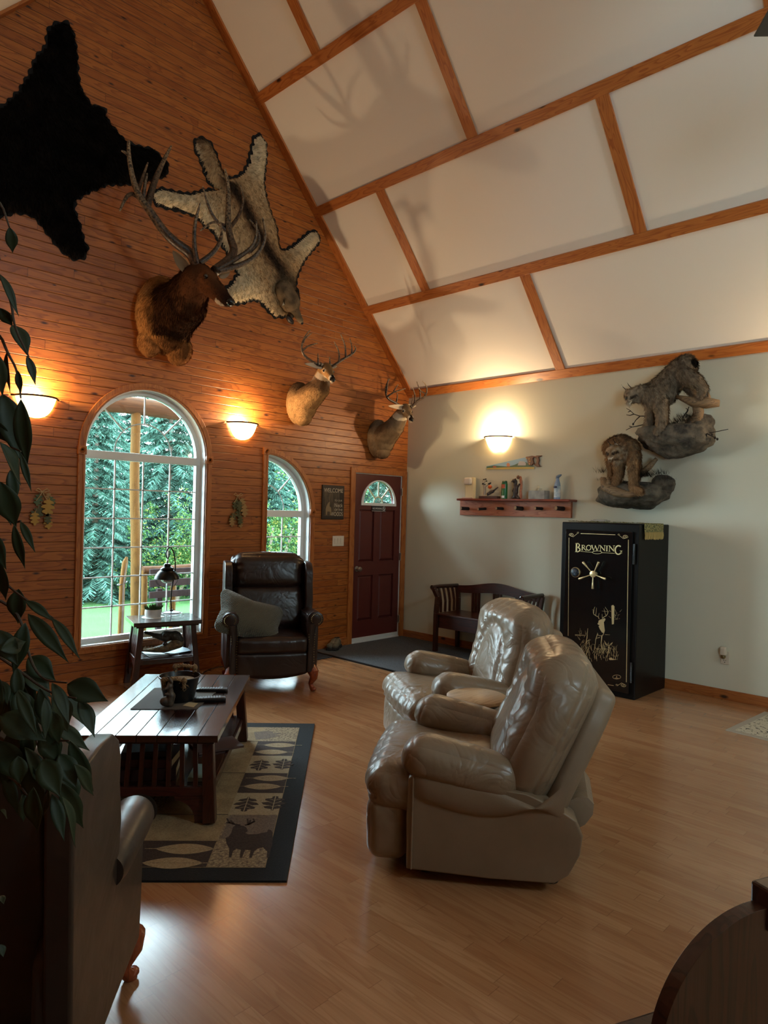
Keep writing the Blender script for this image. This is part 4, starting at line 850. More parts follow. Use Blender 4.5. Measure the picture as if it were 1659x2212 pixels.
# overhang down the side facing the room
h0 = fl(0, 0) ; 
def rf2(u, v): x = X0+.02+(X1-X0-.04)*u; return V((x, SY1-.011-.004*nz(x, v, 0, 30), SH+.008-.077*v))
mb.grid(rf2, 30, 8); mb.build('woven_cloth', M['weave'], rn, world=True, smooth=True)
mb = MB(); rnd = random.Random(2)
for i in range(26):
    x = X0+.03+(X1-X0-.06)*i/25; z = SH-.07; mb.tube([(x, SY1-.013, z), (x+rnd.uniform(-.004, .004), SY1-.016, z-.03), (x+rnd.uniform(-.008, .008), SY1-.012, z-.06-rnd.uniform(0, .01))], [.003, .004, .0045], 5)
mb.build('fringe', mat('straw_fringe', 'b59a5c', .9), rn, world=True)
mb = MB()
for i in range(170): y = SY0-.04+(SY1-SY0)*rnd.random(); mb.tube([(X0, y, SH+.009), (X0-.022, y+rnd.uniform(-.02, .02), SH+rnd.uniform(.004, .018))], [.003, .0012], 4)
mb.build('edge_fringe', M['weave'], rn, world=True)
a, b = wB(1280, 1124, -.4), wB(1314, 1125, -.4)
tag(MB().box((-.4, (a.y+b.y)/2, SH+.018), (.09, a.y-b.y, .012)).box((-.4, (a.y+b.y)/2, SH+.026), (.07, (a.y-b.y)*.7, .008)).build('small_box', mat('grey_plastic', '9c948a', .5), None, bevel=.003), 'small grey flat box on top of the runner on the safe', 'box')
# ------------------------------------------------------------------ coat shelf
M['cedar'] = wood('red_cedar', '8a3f22', 'c27850', 1, .42, knots=False); M['cedar_top'] = wood('red_stained_cedar', '5e2214', '94402a', 1, .35, knots=False)
cs_ = thing('coat_shelf', 'red cedar wall shelf with six log pegs on the cream wall', 'shelf', (0, -1.65, 1.6))
ys0, ys1 = wB(994, 1100, -.03).y, wB(1234, 1100, -.03).y; zs0 = wB(1234, 1119, -.03).z; zs1 = wB(1235, 1084, -.03).z
MB().box((-.018, (ys0+ys1)/2, (zs0+zs1)/2), (.034, ys0-ys1, zs1-zs0)).build('back_board', M['cedar'], cs_, world=True, bevel=.003)
yt0, yt1 = wB(986.7, 1079, -.16).y, wB(1239.5, 1079, -.08).y; MB().box((-.085, (yt0+yt1)/2, zs1+.011), (.168, yt0-yt1, .024)).build('shelf_board', M['cedar_top'], cs_, world=True, bevel=.008)
SZ = zs1+.023
M['bark2'] = mat('dark_twig_bark', '24160e', .8, bump=(60, .8)); M['cutend'] = mat('pale_cut_end', 'a8845c', .7)
for (ex, ey, bx_, r_) in ((996, 1098, 1012, .020), (1033, 1100, 1049, .016), (1072, 1098, 1086, .017), (1113, 1097, 1128, .024), (1156, 1098, 1171, .018), (1201, 1097.5, 1217, .024)):
    b = wB(bx_, 1099, -.035); e = b+V((-.10, 0, .0)); e = wB(ex, ey, -.135)
    pg = MB().tube([b+V((.01, 0, 0)), b.lerp(e, .5), e], [r_, r_*.96, r_], 14).build('log_peg', M['bark2'], cs_, world=True, smooth=True, angle=60); d = (e-b).normalized(); MB().tube([e-d*.001, e+d*.002], r_*.86, 14).build('cut_end', M['cutend'], pg, world=True)
# painted saw
sx = lambda x, y: (lambda p: (-p.y, p.z))(wB(980+x/5.925, 900+y/5.925, -.004))
saw = thing('painted_saw', 'hand saw painted with a farm landscape hanging above the cedar shelf', 'saw', (0, -1.6, 2.15))
blade = [sx(*p) for p in ((420, 635), (925, 520), (965, 610), (1040, 640), (1042, 672), (420, 677))]
t_ = NT('farm_landscape_paint'); p = t_.xyz(t_.obj()); hn = t_.noise(t_.vec(t_.M('MULTIPLY', p[1], 12), 0), 1.0, 3); hz = t_.M('ADD', t_.M('MULTIPLY', hn, .03), 2.165)
zz = t_.N('ShaderNodeMapRange', i_Value=p[2]); 
col = t_.mix(t_.ramp(t_.M('SUBTRACT', p[2], 2.12), [(0, srgb('6fa0b8')), (.2, srgb('3f7fa8'))]), srgb('7fb0c0'), srgb('4a8ab0'))
f1 = t_.M('LESS_THAN', p[2], t_.M('ADD', 2.165, t_.M('MULTIPLY', hn, .03))); M['saw'] = t_.m; SAWN = t_
def saw_layers():
    z0 = blade[4][1]; 
    return z0
z0s = saw_layers(); t_.set(Base_Color=srgb('7fabc4'), Roughness=.35)
flat_mesh([blade], .003).xf(Matrix.Translation((-.004, 0, 0)) @ ONB).build('saw_blade', M['saw'], saw, world=True)
def sawlay(pts, c, nm, X): 
    mb = flat_mesh([[sx(*p) for p in pts]], .0006).xf(Matrix.Translation((X, 0, 0)) @ ONB); return mb.build(nm, mat(nm+'_paint', c, .4), saw, world=True)
sawlay([(424, 640), (520, 625), (700, 640), (780, 618), (840, 590), (930, 585), (965, 612), (1038, 642), (1038, 660), (424, 668)], '2f5a3a', 'painted_trees', -.0072)
sawlay([(424, 660), (600, 652), (800, 645), (1038, 645), (1039, 671), (424, 676)], 'b8a048', 'painted_field', -.0079)
sawlay([(682, 640), (682, 605), (695, 592), (712, 596), (722, 612), (722, 640)], 'c47a50', 'painted_silo', -.0086)
sawlay([(822, 625), (835, 585), (850, 570), (905, 575), (930, 600), (925, 625)], 'b8b4b0', 'painted_barn', -.0086)
sawlay([(505, 650), (512, 632), (545, 636), (550, 650)], 'a84a38', 'painted_farmhouse', -.0086)
hn_o = [sx(*p) for p in ((930, 518), (1010, 502), (1050, 508), (1075, 498), (1140, 498), (1125, 512), (1098, 520), (1108, 560), (1095, 600), (1110, 632), (1138, 638), (1080, 645), (1052, 625), (1030, 600), (1010, 625), (975, 625), (958, 600), (950, 555))]
hn_i = [sx(*p) for p in ((1028, 528), (1042, 520), (1066, 530), (1074, 560), (1066, 600), (1050, 612), (1036, 590), (1024, 555))]
hh = flat_mesh([hn_o, hn_i], .020).xf(Matrix.Translation((-.004, 0, 0)) @ ONB).build('saw_handle', wood('walnut_handle', '4a2a1a', '7c4c34', 2, .4, 2, knots=False), saw, world=True, bevel=.004)
for x, y in ((948, 535), (980, 542), (990, 572), (985, 608)): c = sx(x, y); MB().lathe([(0, 0), (.008, 0), (.008, .003), (0, .004)], (-.024, -c[0], c[1]), 12, RYm).build('saw_bolt', M['brass'], hh, smooth=True, world=True)
# outlet on the cream wall with a plug-in freshener
a, b = wB(1557, 1402, 0), wB(1576, 1439, 0)
ol = thing('wall_outlet', 'white wall outlet low on the cream wall right of the safe', 'outlet', (0, (a.y+b.y)/2, (a.z+b.z)/2)); M['ivory'] = mat('ivory_plastic', 'cdbfa8', .45)
MB().box((-.004, (a.y+b.y)/2, (a.z+b.z)/2-.0), (.008, .074, .118)).build('cover_plate', M['ivory'], ol, world=True, bevel=.003)
mb = MB(); yy, zz_ = (a.y+b.y)/2, (a.z+b.z)/2-.03; mb.box((-.009, yy+.008, zz_+.006), (.002, .003, .012)).box((-.009, yy-.008, zz_+.006), (.002, .003, .010)).tube([(-.008, yy, zz_-.012), (-.0105, yy, zz_-.012)], .004, 8); mb.build('socket_slots', M['darkcloth'], ol, world=True)
af = thing('air_freshener', 'white plug-in air freshener with amber refill in the wall outlet', 'air freshener', (-.03, yy+.01, (a.z+b.z)/2+.05))
MB().rbox((-.035, yy+.006, (a.z+b.z)/2+.062), (.05, .055, .075), .014, 8).build('housing', M['ivory'], af, world=True, smooth=True)
MB().ell((-.035, yy+.006, (a.z+b.z)/2+.012), (.02, .022, .02), 12).build('refill', mat('amber_oil', '6a5228', .15), af, world=True, smooth=True)
# ------------------------------------------------------------------ taxidermy
def lin(h): return srgb(h)[:3]
def mixc(a, b, t): t = max(0, min(1, t)); return tuple(a[i]*(1-t)+b[i]*t for i in range(3))
def segd(p, a, b):
    d = b-a; t = max(0, min(1, (p-a).dot(d)/max(d.dot(d), 1e-9))); return (p-(a+d*t)).length, t
M['eye'] = mat('glass_eye', '0c0704', .05, coat=1.0); M['nose'] = mat('wet_black_nose', '0d0b0b', .3)
AC = lambda a, b: (lambda u: mixc(lin(a), lin(b), u))
def antler(nm, par, strands, c0='4c3626', c1='b09a7a', base=.016, Y=None):
    """strands: [(points, r0, r1)] first one is the main beam"""
    mb = MB(); mb.c = []
    for pts, r0, r1 in strands:
        # smooth the polyline
        P = [V(p) for p in pts]
        for _ in range(2):
            Q = [P[0]]
            for i in range(len(P)-1): Q += [P[i].lerp(P[i+1], .25), P[i].lerp(P[i+1], .75)]
            P = Q+[P[-1]]
        n = len(P); rr = [max(.002, r0+(r1-r0)*(i/(n-1))**1.3) for i in range(n)]; k = len(mb.v); mb.tube(P, rr, 9, col=[mixc(lin(c0), lin(c1), ((j//9)/(n-1))**2.5) for j in range(n*9)])
    return mb.build(nm, M['antler'], par, smooth=True, world=True)
def ear(par, base, tip, w, c_out, c_in, face):
    base, tip = V(base), V(tip); d = tip-base; L = d.length; d.normalize(); f = V(face); f = (f-d*f.dot(d)).normalized(); s = d.cross(f); mb = MB(); mb.c = []; N = 12; co, ci = lin(c_out), lin(c_in)
    for side, col in ((1, ci), (-1, co)):
        vs = []; cs = []
        for i in range(N+1):
            u = i/N; wd = w*(math.sin(math.pi*min(1, u*.92+.08))**.7)*(1-.25*u)
            for j in range(7):
                a = (j/6*2-1); vs.append(base+d*L*u+s*a*wd+f*(-.45*wd*(1-a*a)+.003*side)); cs.append(mixc(col, lin('14100c') if side > 0 else col, .75*max(0, 1-abs(a)*1.6)*max(0, 1-u*1.4)))
        fs = [(i*7+j, i*7+j+1, (i+1)*7+j+1, (i+1)*7+j) for i in range(N) for j in range(6)]; mb.add(vs, fs, cs)
    return mb.build('ear', M['fur'], par, smooth=True, world=True)
def eyes(par, pts, r):
    for p in pts: MB().ell(p, r, 12).build('eye', M['eye'], par, smooth=True, world=True)
# --- elk
def A2(x, y): return (240+x/3.456, 270+y/3.456)
def e2(x, y, Y): return wA(*A2(x, y), Y)
elk = thing('elk_mount', 'bull elk shoulder mount with wide antlers on the wood wall', 'mounted elk', (-3.5, 0, 3.35))
cr, no = wA(441, 592, -.78), wA(496, 651, -1.04); ax = (no-cr)
side = ax.cross(V((0, 0, 1))).normalized(); upv = side.cross(ax).normalized()
pr = [('e', (-3.50, -.10, 3.36), (.26, .17, .36)), ('e', (-3.50, -.20, 3.33), (.24, .2, .31)), ('c', (-3.49, -.20, 3.36), (-3.49, -.42, 3.40), .245, .21), ('c', (-3.49, -.42, 3.41), cr-ax*.10-upv*.08, .205, .125),
      ('e', (-3.62, -.10, 3.10), (.11, .12, .14)), ('e', (-3.36, -.15, 3.06), (.11, .14, .14)), ('e', (-3.48, -.12, 3.12), (.16, .12, .12)),
      ('c', cr-ax*.12-upv*.02, cr+ax*.22-upv*.01, .088, .086), ('c', cr+ax*.2-upv*.012, cr+ax*.75-upv*.008, .078, .056), ('c', cr+ax*.75-upv*.008, cr+ax*.95-upv*.010, .050, .048), ('c', cr+ax*.15-upv*.07, cr+ax*.85-upv*.055, .06, .032), ('c', cr+ax*.15+side*.05+upv*.025, cr+ax*.15-side*.05+upv*.025, .032, .032), ('c', cr+ax*.3-upv*.05, cr-ax*.3-upv*.10, .06, .085)]
eb = organic(pr, .011, 5); DK, TN, HB, CH = lin('38200f'), lin('a06e3e'), lin('5c3820'), lin('b5aa9a')
def ecol(p):
    q = (p-cr).dot(ax)/ax.dot(ax); v = (p-cr).dot(upv)
    if q > -.25 and p.y < -.55:
        c = mixc(mixc(HB, DK, (-p.y-.55)*-6+.9), lin('2a1a12'), (q-.3)/.6 if v > -.05 else .2)
        if q > .72 and v < -.055: c = mixc(c, CH, .9)
        if q < .1: c = mixc(DK, HB, (q+.3)*2)
        return c
    t = (-.16-p.y+.10*nz(p.x, p.y, p.z, 5)-(.10 if p.z < 3.12 else 0)-(3.45-p.z)*.05)/.12; c = mixc(TN, DK, t)
    if p.z < 3.1: c = mixc(c, lin('7a4a28'), .5)
    return mixc(c, (c[0]*.6, c[1]*.6, c[2]*.6), .5+.9*nz(p.x, p.y, p.z, 16))
paint(eb, ecol); fur(eb, 15000, lambda p: .016 if p.y < -.66 else (.045 if p.y < -.25 else .028), lambda p: V((.05, .25, -1)) if p.y < -.25 else V((.0, .1, -1)), ecol, .0018, .22, .25, seed=4)
ebo = eb.build('body', M['fur'], elk, smooth=True, world=True)
ear(elk, wA(411, 592, -.72), wA(373, 541, -.62), .055, '5c3c24', '8a7258', (-.6, -1, -.2)); ear(elk, wA(474, 596, -.74), wA(497, 588, -.70), .04, '5c3c24', '94806a', (.1, -1, -.3))
eyes(elk, [cr+ax*.26-side*.080+upv*.018, cr+ax*.26+side*.080+upv*.018], .021)
MB().ell(no+ax*.03+upv*.0, (.042, .036, .034), 14).build('nose', M['nose'], elk, smooth=True, world=True)
MB().tube([cr+ax*.93-side*.03-upv*.030, cr+ax*.8-side*.042-upv*.04, cr+ax*.55-side*.052-upv*.035], .0035, 6).build('mouth_line', M['nose'], elk, smooth=True, world=True)
def ant(specs, Y0, Y1): return [([wA(*A2(x, y), Y0+(Y1-Y0)*i/(len(pts)-1)+dy) for i, (x, y) in enumerate(pts)], r0, r1) for pts, Y0, Y1, r0, r1, dy in specs]
def ants(specs, cv): return [([wA(*cv(x, y), Ya+(Yb-Ya)*i/(len(pts)-1)) for i, (x, y) in enumerate(pts)], r0*1.3, r1*1.2) for pts, Ya, Yb, r0, r1 in specs]
L_ = [([(640, 1060), (600, 960), (480, 880), (380, 780), (290, 640), (215, 545), (165, 420), (132, 250), (130, 120)], -.74, -.46, .036, .009), ([(240, 560), (250, 450), (270, 360)], -.5, -.52, .016, .004), ([(270, 600), (320, 430), (390, 270), (450, 155)], -.48, -.36, .026, .005), ([(200, 500), (240, 380), (275, 280)], -.48, -.42, .014, .004), ([(210, 540), (140, 505), (95, 570), (65, 640)], -.48, -.6, .016, .005), ([(136, 230), (105, 205), (78, 192)], -.47, -.5, .013, .004),
      ([(645, 1045), (618, 900), (625, 720), (668, 580)], -.76, -.86, .019, .005), ([(665, 1030), (760, 960), (815, 880), (828, 790), (808, 720)], -.78, -.98, .019, .005)]
R_ = [([(775, 1090), (880, 1010), (925, 940), (890, 850), (870, 730), (877, 560), (872, 430), (850, 330)], -.76, -.52, .035, .007), ([(885, 770), (955, 680), (993, 560), (965, 450)], -.62, -.52, .015, .004), ([(858, 790), (760, 690), (710, 560), (685, 455)], -.62, -.60, .014, .004), ([(850, 750), (760, 715), (665, 790)], -.62, -.7, .012, .004),
      ([(800, 1090), (960, 1050), (1080, 985), (1145, 880), (1152, 790), (1130, 690)], -.78, -.95, .020, .005), ([(790, 1080), (950, 990), (1050, 920), (1087, 830), (1084, 715)], -.78, -.90, .018, .005), ([(1030, 950), (1105, 880), (1105, 800), (1035, 705)], -.83, -.85, .015, .004)]
antler('antler', elk, ants(L_, A2)); antler('antler', elk, ants(R_, A2))
MB().lathe([(.032, 0), (.042, .006), (.032, .012)], wA(425, 577, -.745), 14, cap=False).build('antler_burr', M['antler'], elk, smooth=True, world=True)
# --- whitetails
def A3(x, y): return (580+x/4.366, 680+y/4.366)
def deer(nm, label, ctr, top, chest, crn, nos, earL, earR, la, ra, tone, grey):
    t = thing(nm, label, 'mounted deer', (ctr[0], 0, ctr[1])); cr, no = crn, nos; ax = no-cr; side = ax.cross(V((0, 0, 1))).normalized(); upv = side.cross(ax).normalized(); cx, cz = ctr
    nb = V(chest); pr = [('e', (cx, -.06, cz), (.155, .13, .235)), ('e', (cx+.01, -.13, cz-.01), (.14, .15, .19)), ('c', (cx+.005, -.16, cz+.02), nb, .15, .115), ('c', nb, cr-ax*.12-upv*.035, .115, .074), ('e', (cx+.0, -.13, cz-.17), (.09, .1, .08)),
          ('c', cr-ax*.05, cr+ax*.25, .063, .058), ('c', cr+ax*.2, cr+ax*.85, .050, .031), ('c', cr+ax*.15-upv*.035, cr+ax*.9-upv*.022, .034, .018)]
    b = organic(pr, .008, 4); T, D_, Wh = lin(tone), lin(grey), lin('cfc4b0')
    def col(p):
        q = (p-cr).dot(ax)/ax.dot(ax); v = (p-cr).dot(upv); s = (p-cr).dot(side)
        if q > -.2 and v > -.10 and (p-cr).length < .4:
            c = mixc(T, lin('4a3524'), .5 if v > .02 else 0)
            if q > .75: c = mixc(lin('241a14'), Wh, 1 if (v < -.015 or (q < .86 and abs(s) > .015)) else 0)
            if -.05 < q < .6 and v < -.045: c = mixc(c, Wh, .6)
            if abs(q-.26) < .09 and abs(v-.01) < .022 and abs(s) > .035: c = mixc(c, Wh, .6)
            return c
        c = mixc(T, D_, (p.z-cz-.02)/.12+.5*nz(p.x, p.y, p.z, 9))  # light from below painted into the coat: paler low, darker up
        thr = max(0, -(p-nb).dot(V((0, .5, 1)).normalized())-.03)/.06; 
        bib = (p-(cr-ax*.12-upv*.15)).length; c = mixc(c, Wh, .75*max(0, min(1, (.13-bib)/.05)))
        return mixc(c, tuple(x*.7 for x in c), .4+.8*nz(p.x, p.y, p.z, 20))
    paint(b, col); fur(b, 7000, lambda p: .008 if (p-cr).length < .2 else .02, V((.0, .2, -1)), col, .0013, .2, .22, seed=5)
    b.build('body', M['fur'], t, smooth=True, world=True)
    ear(t, cr+side*-.045+upv*.015-ax*.05, earL, .034, grey, 'c8b49c', (-.3, -1, 0)); ear(t, cr+side*.045+upv*.015-ax*.05, earR, .034, grey, 'a89880', (.3, -1, 0))
    eyes(t, [cr+ax*.28-side*.054+upv*.010, cr+ax*.28+side*.054+upv*.010], .0135); MB().ell(no+ax*.0+upv*.004, (.022, .02, .018), 12).build('nose', M['nose'], t, smooth=True, world=True)
    antler('antler', t, ants(la, A3), base=.01); antler('antler', t, ants(ra, A3)); return t
c1, n1 = wA(705, 797, -.48), wA(720, 822, -.66)
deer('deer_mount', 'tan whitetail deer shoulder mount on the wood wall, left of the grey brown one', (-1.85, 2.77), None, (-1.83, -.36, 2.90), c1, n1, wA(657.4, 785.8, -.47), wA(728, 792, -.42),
     [([(515, 500), (420, 450), (345, 395), (312, 340), (315, 270), (345, 200), (392, 143)], -.46, -.50, .013, .003), ([(325, 335), (370, 292), (465, 268)], -.5, -.62, .009, .003), ([(325, 265), (350, 215), (408, 173)], -.5, -.56, .008, .0025), ([(465, 480), (468, 430), (466, 362)], -.48, -.5, .009, .003), ([(490, 490), (498, 460), (492, 440)], -.48, -.5, .005, .002)],
     [([(590, 500), (680, 430), (760, 388), (815, 350), (825, 310), (806, 290)], -.44, -.52, .013, .003), ([(580, 490), (578, 440), (575, 395)], -.45, -.48, .009, .003), ([(665, 440), (668, 350), (618, 252)], -.46, -.5, .009, .003), ([(728, 400), (725, 290), (680, 180)], -.47, -.5, .009, .003), ([(785, 370), (788, 300), (765, 218)], -.48, -.5, .008, .003)], 'a07a4e', '5e4630')
c2, n2 = wA(876, 884, -.46), wA(890, 908, -.64)
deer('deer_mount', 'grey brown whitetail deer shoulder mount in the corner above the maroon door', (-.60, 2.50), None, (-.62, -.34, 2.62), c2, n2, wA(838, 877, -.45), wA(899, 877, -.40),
     [([(1265, 875), (1190, 825), (1125, 795), (1100, 730), (1112, 650), (1147, 598)], -.44, -.48, .013, .003), ([(1115, 775), (1190, 725), (1293, 695)], -.46, -.60, .009, .003), ([(1180, 722), (1200, 690), (1222, 655)], -.53, -.55, .007, .003), ([(1108, 740), (1120, 680), (1128, 605)], -.47, -.5, .009, .003), ([(1205, 830), (1215, 790), (1214, 735)], -.45, -.48, .008, .003)],
     [([(1345, 875), (1400, 812), (1465, 782), (1498, 730), (1488, 665), (1455, 625)], -.42, -.50, .013, .003), ([(1485, 745), (1450, 730), (1412, 692)], -.46, -.52, .008, .003), ([(1432, 795), (1430, 720), (1398, 628)], -.44, -.48, .009, .003), ([(1380, 825), (1382, 750), (1354, 678)], -.44, -.47, .009, .003), ([(1345, 870), (1358, 800), (1362, 755)], -.43, -.46, .006, .003)], '8c7458', '6a5b4a')
# --- flat hides on the wood wall
def pip(x, y, P):
    c = False; j = len(P)-1
    for i in range(len(P)):
        if (P[i][1] > y) != (P[j][1] > y) and x < (P[j][0]-P[i][0])*(y-P[i][1])/(P[j][1]-P[i][1])+P[i][0]: c = not c
        j = i
    return c
def pdist(x, y, P):
    m = 9
    for i in range(len(P)):
        a, b = P[i], P[(i+1) % len(P)]; dx, dy = b[0]-a[0], b[1]-a[1]; t = max(0, min(1, ((x-a[0])*dx+(y-a[1])*dy)/max(dx*dx+dy*dy, 1e-9))); m = min(m, math.hypot(x-a[0]-t*dx, y-a[1]-t*dy))
    return m
def hide_mesh(P, cell, hgt, col):
    xs = [p[0] for p in P]; zs = [p[1] for p in P]; x0, z0 = min(xs), min(zs); nx, nzz = int((max(xs)-x0)/cell)+2, int((max(zs)-z0)/cell)+2; idx = {}; vs = []; fs = []; cs = []
    def vtx(i, j):
        if (i, j) not in idx:
            x, z = x0+i*cell, z0+j*cell; d = pdist(x, z, P) if pip(x, z, P) else 0; h = .012+hgt*math.sqrt(min(1, d/.14)) if d > 0 else .006; idx[(i, j)] = len(vs); p = V((x, -h-.008*nz(x, z, 0, 9)*min(1, d*30), z)); vs.append(p); cs.append(col(p))
        return idx[(i, j)]
    for i in range(nx):
        for j in range(nzz):
            if pip(x0+(i+.5)*cell, z0+(j+.5)*cell, P): fs.append((vtx(i, j), vtx(i+1, j), vtx(i+1, j+1), vtx(i, j+1)))
    mb = MB(); mb.c = []; mb.add(vs, fs, cs); return mb
def grow(P, d, scal=0.0):
    n = len(P); Q = []; A = sum(P[i][0]*P[(i+1) % n][1]-P[(i+1) % n][0]*P[i][1] for i in range(n)); sg = 1 if A > 0 else -1; D = []
    for i in range(n):
        a, b = P[i], P[(i+1) % n]; L = math.hypot(b[0]-a[0], b[1]-a[1]); m = max(1, int(L/.014))
        for k in range(m): D.append((a[0]+(b[0]-a[0])*k/m, a[1]+(b[1]-a[1])*k/m))
    n = len(D)
    for i in range(n):
        a, b = D[i-3], D[(i+3) % n]; dx, dy = b[0]-a[0], b[1]-a[1]; l = math.hypot(dx, dy) or 1; w = d+scal*(.5+.5*math.sin(i*1.05)); Q.append((D[i][0]+dy/l*w*sg, D[i][1]-dx/l*w*sg))
    return Q
def hair_border(P, m, nm, par, d, scal): flat_mesh([grow(P, d, scal)], .006).xf(Matrix.Translation((0, -.001, 0)) @ ONA).build(nm, m, par, world=True)
bp = [(335, 140), (410, 130), (440, 200), (455, 290), (465, 430), (480, 520), (530, 600), (560, 640), (600, 632), (632, 650), (630, 690), (680, 760), (750, 840), (850, 880), (920, 890), (970, 940), (1010, 980), (990, 1040), (900, 1060), (780, 1085), (640, 1090), (520, 1140), (450, 1185), (445, 1250), (480, 1350), (500, 1430), (525, 1480), (500, 1535), (440, 1535), (370, 1480), (300, 1390), (240, 1310), (190, 1270), (100, 1255), (-40, 1290), (-130, 1360), (-190, 1310), (-170, 1200), (-160, 1050), (-180, 900), (-150, 760), (-60, 680), (0, 650), (60, 610), (130, 540), (190, 440), (230, 340), (290, 270), (300, 180)]
BP = [(lambda p: (p.x, p.z))(wA(x/2.765, y/2.765, -.03)) for x, y in bp]
br = thing('bear_hide', 'black bear hide spread flat on the wood wall at the upper left', 'bear hide', (BP[0][0], 0, 4.6)); bcl = lambda p: mixc((.0022, .0019, .0017), (.007, .005, .004), .5+.8*nz(p.x, p.z, 0, 8))
hb = hide_mesh(BP, .026, .055, bcl); cb = V((-4.6, 0, 4.7)); fur(hb, 16000, .042, lambda p: (p-cb)*.6+V((.2, 0, -.6)), bcl, .0028, .3, .4, seed=8); hb_me = hb.build('fur_pelt', M['fur'], br, smooth=True, world=True).data
for i_, v_ in enumerate(hb_me.vertices): v_.co.y = min(v_.co.y, -.004)
hair_border(BP, mat('black_felt', '08080a', .95), 'felt_border', br, .012, .018)
wp_ = [(650, 110), (645, 170), (685, 250), (712, 330), (735, 400), (780, 450), (830, 480), (760, 488), (690, 500), (610, 522), (500, 508), (400, 482), (345, 492), (330, 530), (360, 585), (440, 605), (560, 632), (650, 665), (715, 740), (770, 775), (805, 830), (875, 930), (930, 1035), (965, 1105), (930, 1170), (870, 1225), (860, 1290), (900, 1330), (1000, 1312), (1060, 1290), (1120, 1300), (1170, 1360), (1230, 1420), (1300, 1420), (1360, 1400), (1400, 1340), (1405, 1260), (1382, 1200), (1390, 1130), (1420, 1050), (1460, 980), (1520, 910), (1562, 860), (1545, 800), (1500, 800), (1440, 850), (1370, 910), (1300, 945), (1262, 920), (1250, 860), (1238, 760), (1195, 650), (1162, 540), (1142, 430), (1150, 330), (1162, 230), (1158, 130), (1120, 75), (1085, 90), (1065, 180), (1040, 290), (1010, 350), (950, 395), (885, 400), (850, 370), (815, 300), (785, 210), (745, 130), (700, 102)]
WP = [(lambda p: (p.x, p.z))(wA(*A2(x, y), -.03)) for x, y in wp_]
spn = [e2(*q, 0) for q in ((840, 400), (880, 470), (960, 610), (1040, 760), (1130, 930), (1230, 1080), (1320, 1260))]; tailp = [e2(*q, 0) for q in ((700, 120), (760, 260), (840, 400))]
CRM, GRD, BRN = lin('bd9f78'), lin('352a22'), lin('826448')
def wcol(p):
    q = V((p.x, 0, p.z)); d = min(segd(q, spn[i], spn[i+1])[0] for i in range(len(spn)-1)); td = min(segd(q, tailp[i], tailp[i+1])[0] for i in range(2)); c = mixc(GRD, BRN, (d-.03)/.05); c = mixc(c, CRM, (d-.07)/.07+.6*nz(p.x, p.z, 0, 7)); c = mixc(c, lin('d8c6a4'), (d-.24)/.2)
    if td < .11 and p.z > spn[0].z-.02: c = mixc(mixc(BRN, CRM, .5+nz(p.x, p.z, 0, 20)), GRD, (p.z-tailp[0].z+.10)*9)
    hd = (q-e2(1330, 1280, 0)).length; c = mixc(lin('5a4c3c'), c, (hd-.16)/.15); return mixc(c, tuple(x*.55 for x in c), .25+.9*nz(p.x, p.z, 0, 26))
wf = thing('wolf_hide', 'grey and cream wolf hide hung head down on the wood wall behind the elk', 'wolf hide', (WP[0][0], 0, 4.4))
hw = hide_mesh(WP, .02, .06, wcol); wc = e2(1000, 700, 0)
fur(hw, 15000, .034, lambda p: (V((p.x, 0, p.z))-wc)*.8+V((.25, 0, -.5)), wcol, .0022, .28, .35, seed=9); hw_me = hw.build('fur_pelt', M['fur'], wf, smooth=True, world=True).data
for i_, v_ in enumerate(hw_me.vertices): v_.co.y = min(v_.co.y, -.004)
hair_border(WP, bpy.data.materials['black_felt'], 'felt_border', wf, .022, .016)
hc0, hn = e2(1310, 1280, -.09), e2(1415, 1462, -.15); ax = hn-hc0; sd_ = ax.cross(V((0, -1, 0))).normalized()
wh = organic([('c', hc0-ax*.2, hc0+ax*.25, .115, .108), ('c', hc0+ax*.25, hc0+ax*.55, .09, .055), ('c', hc0+ax*.5+V((0, -.01, 0)), hn, .048, .03), ('c', hc0+ax*.3+V((0, .05, -.0)), hc0+ax*.75+V((-.03, .05, -.02)), .035, .02)], .008, 3)
def whc(p): q = (p-hc0).dot(ax)/ax.dot(ax); c = mixc(lin('4e4234'), lin('6e5e4a'), .5+nz(p.x, p.y, p.z, 18)); return mixc(c, lin('a8977a'), (q-.6)*2+(p.y+.08)*6)
paint(wh, whc); fur(wh, 2600, .016, -ax, whc, .0015, .2, .25); wh_me = wh.build('head', M['fur'], wf, smooth=True, world=True).data
for v_ in wh_me.vertices: v_.co.y = min(v_.co.y, -.004)
ear(wf, hc0-ax*.05+sd_*.06, e2(1400, 1232, -.14), .03, '4e4234', '2c241c', (0, -1, -.4)); ear(wf, hc0-sd_*.05, e2(1275, 1350, -.15), .03, '4e4234', 'b8aa90', (0, -1, -.4))
eyes(wf, [hc0+ax*.42+sd_*.035+V((0, -.055, 0)), hc0+ax*.42-sd_*.035+V((0, -.055, 0))], .009); MB().ell(hn+ax*.1, (.018, .016, .016), 10).build('nose', M['nose'], wf, smooth=True, world=True)
MB().ell(e2(1335, 1455, -.09), (.06, .03, .03), 12, rot=(0, R(35), 0)).build('open_mouth', mat('dark_mouth', '120a0a', .5), wf, smooth=True, world=True)
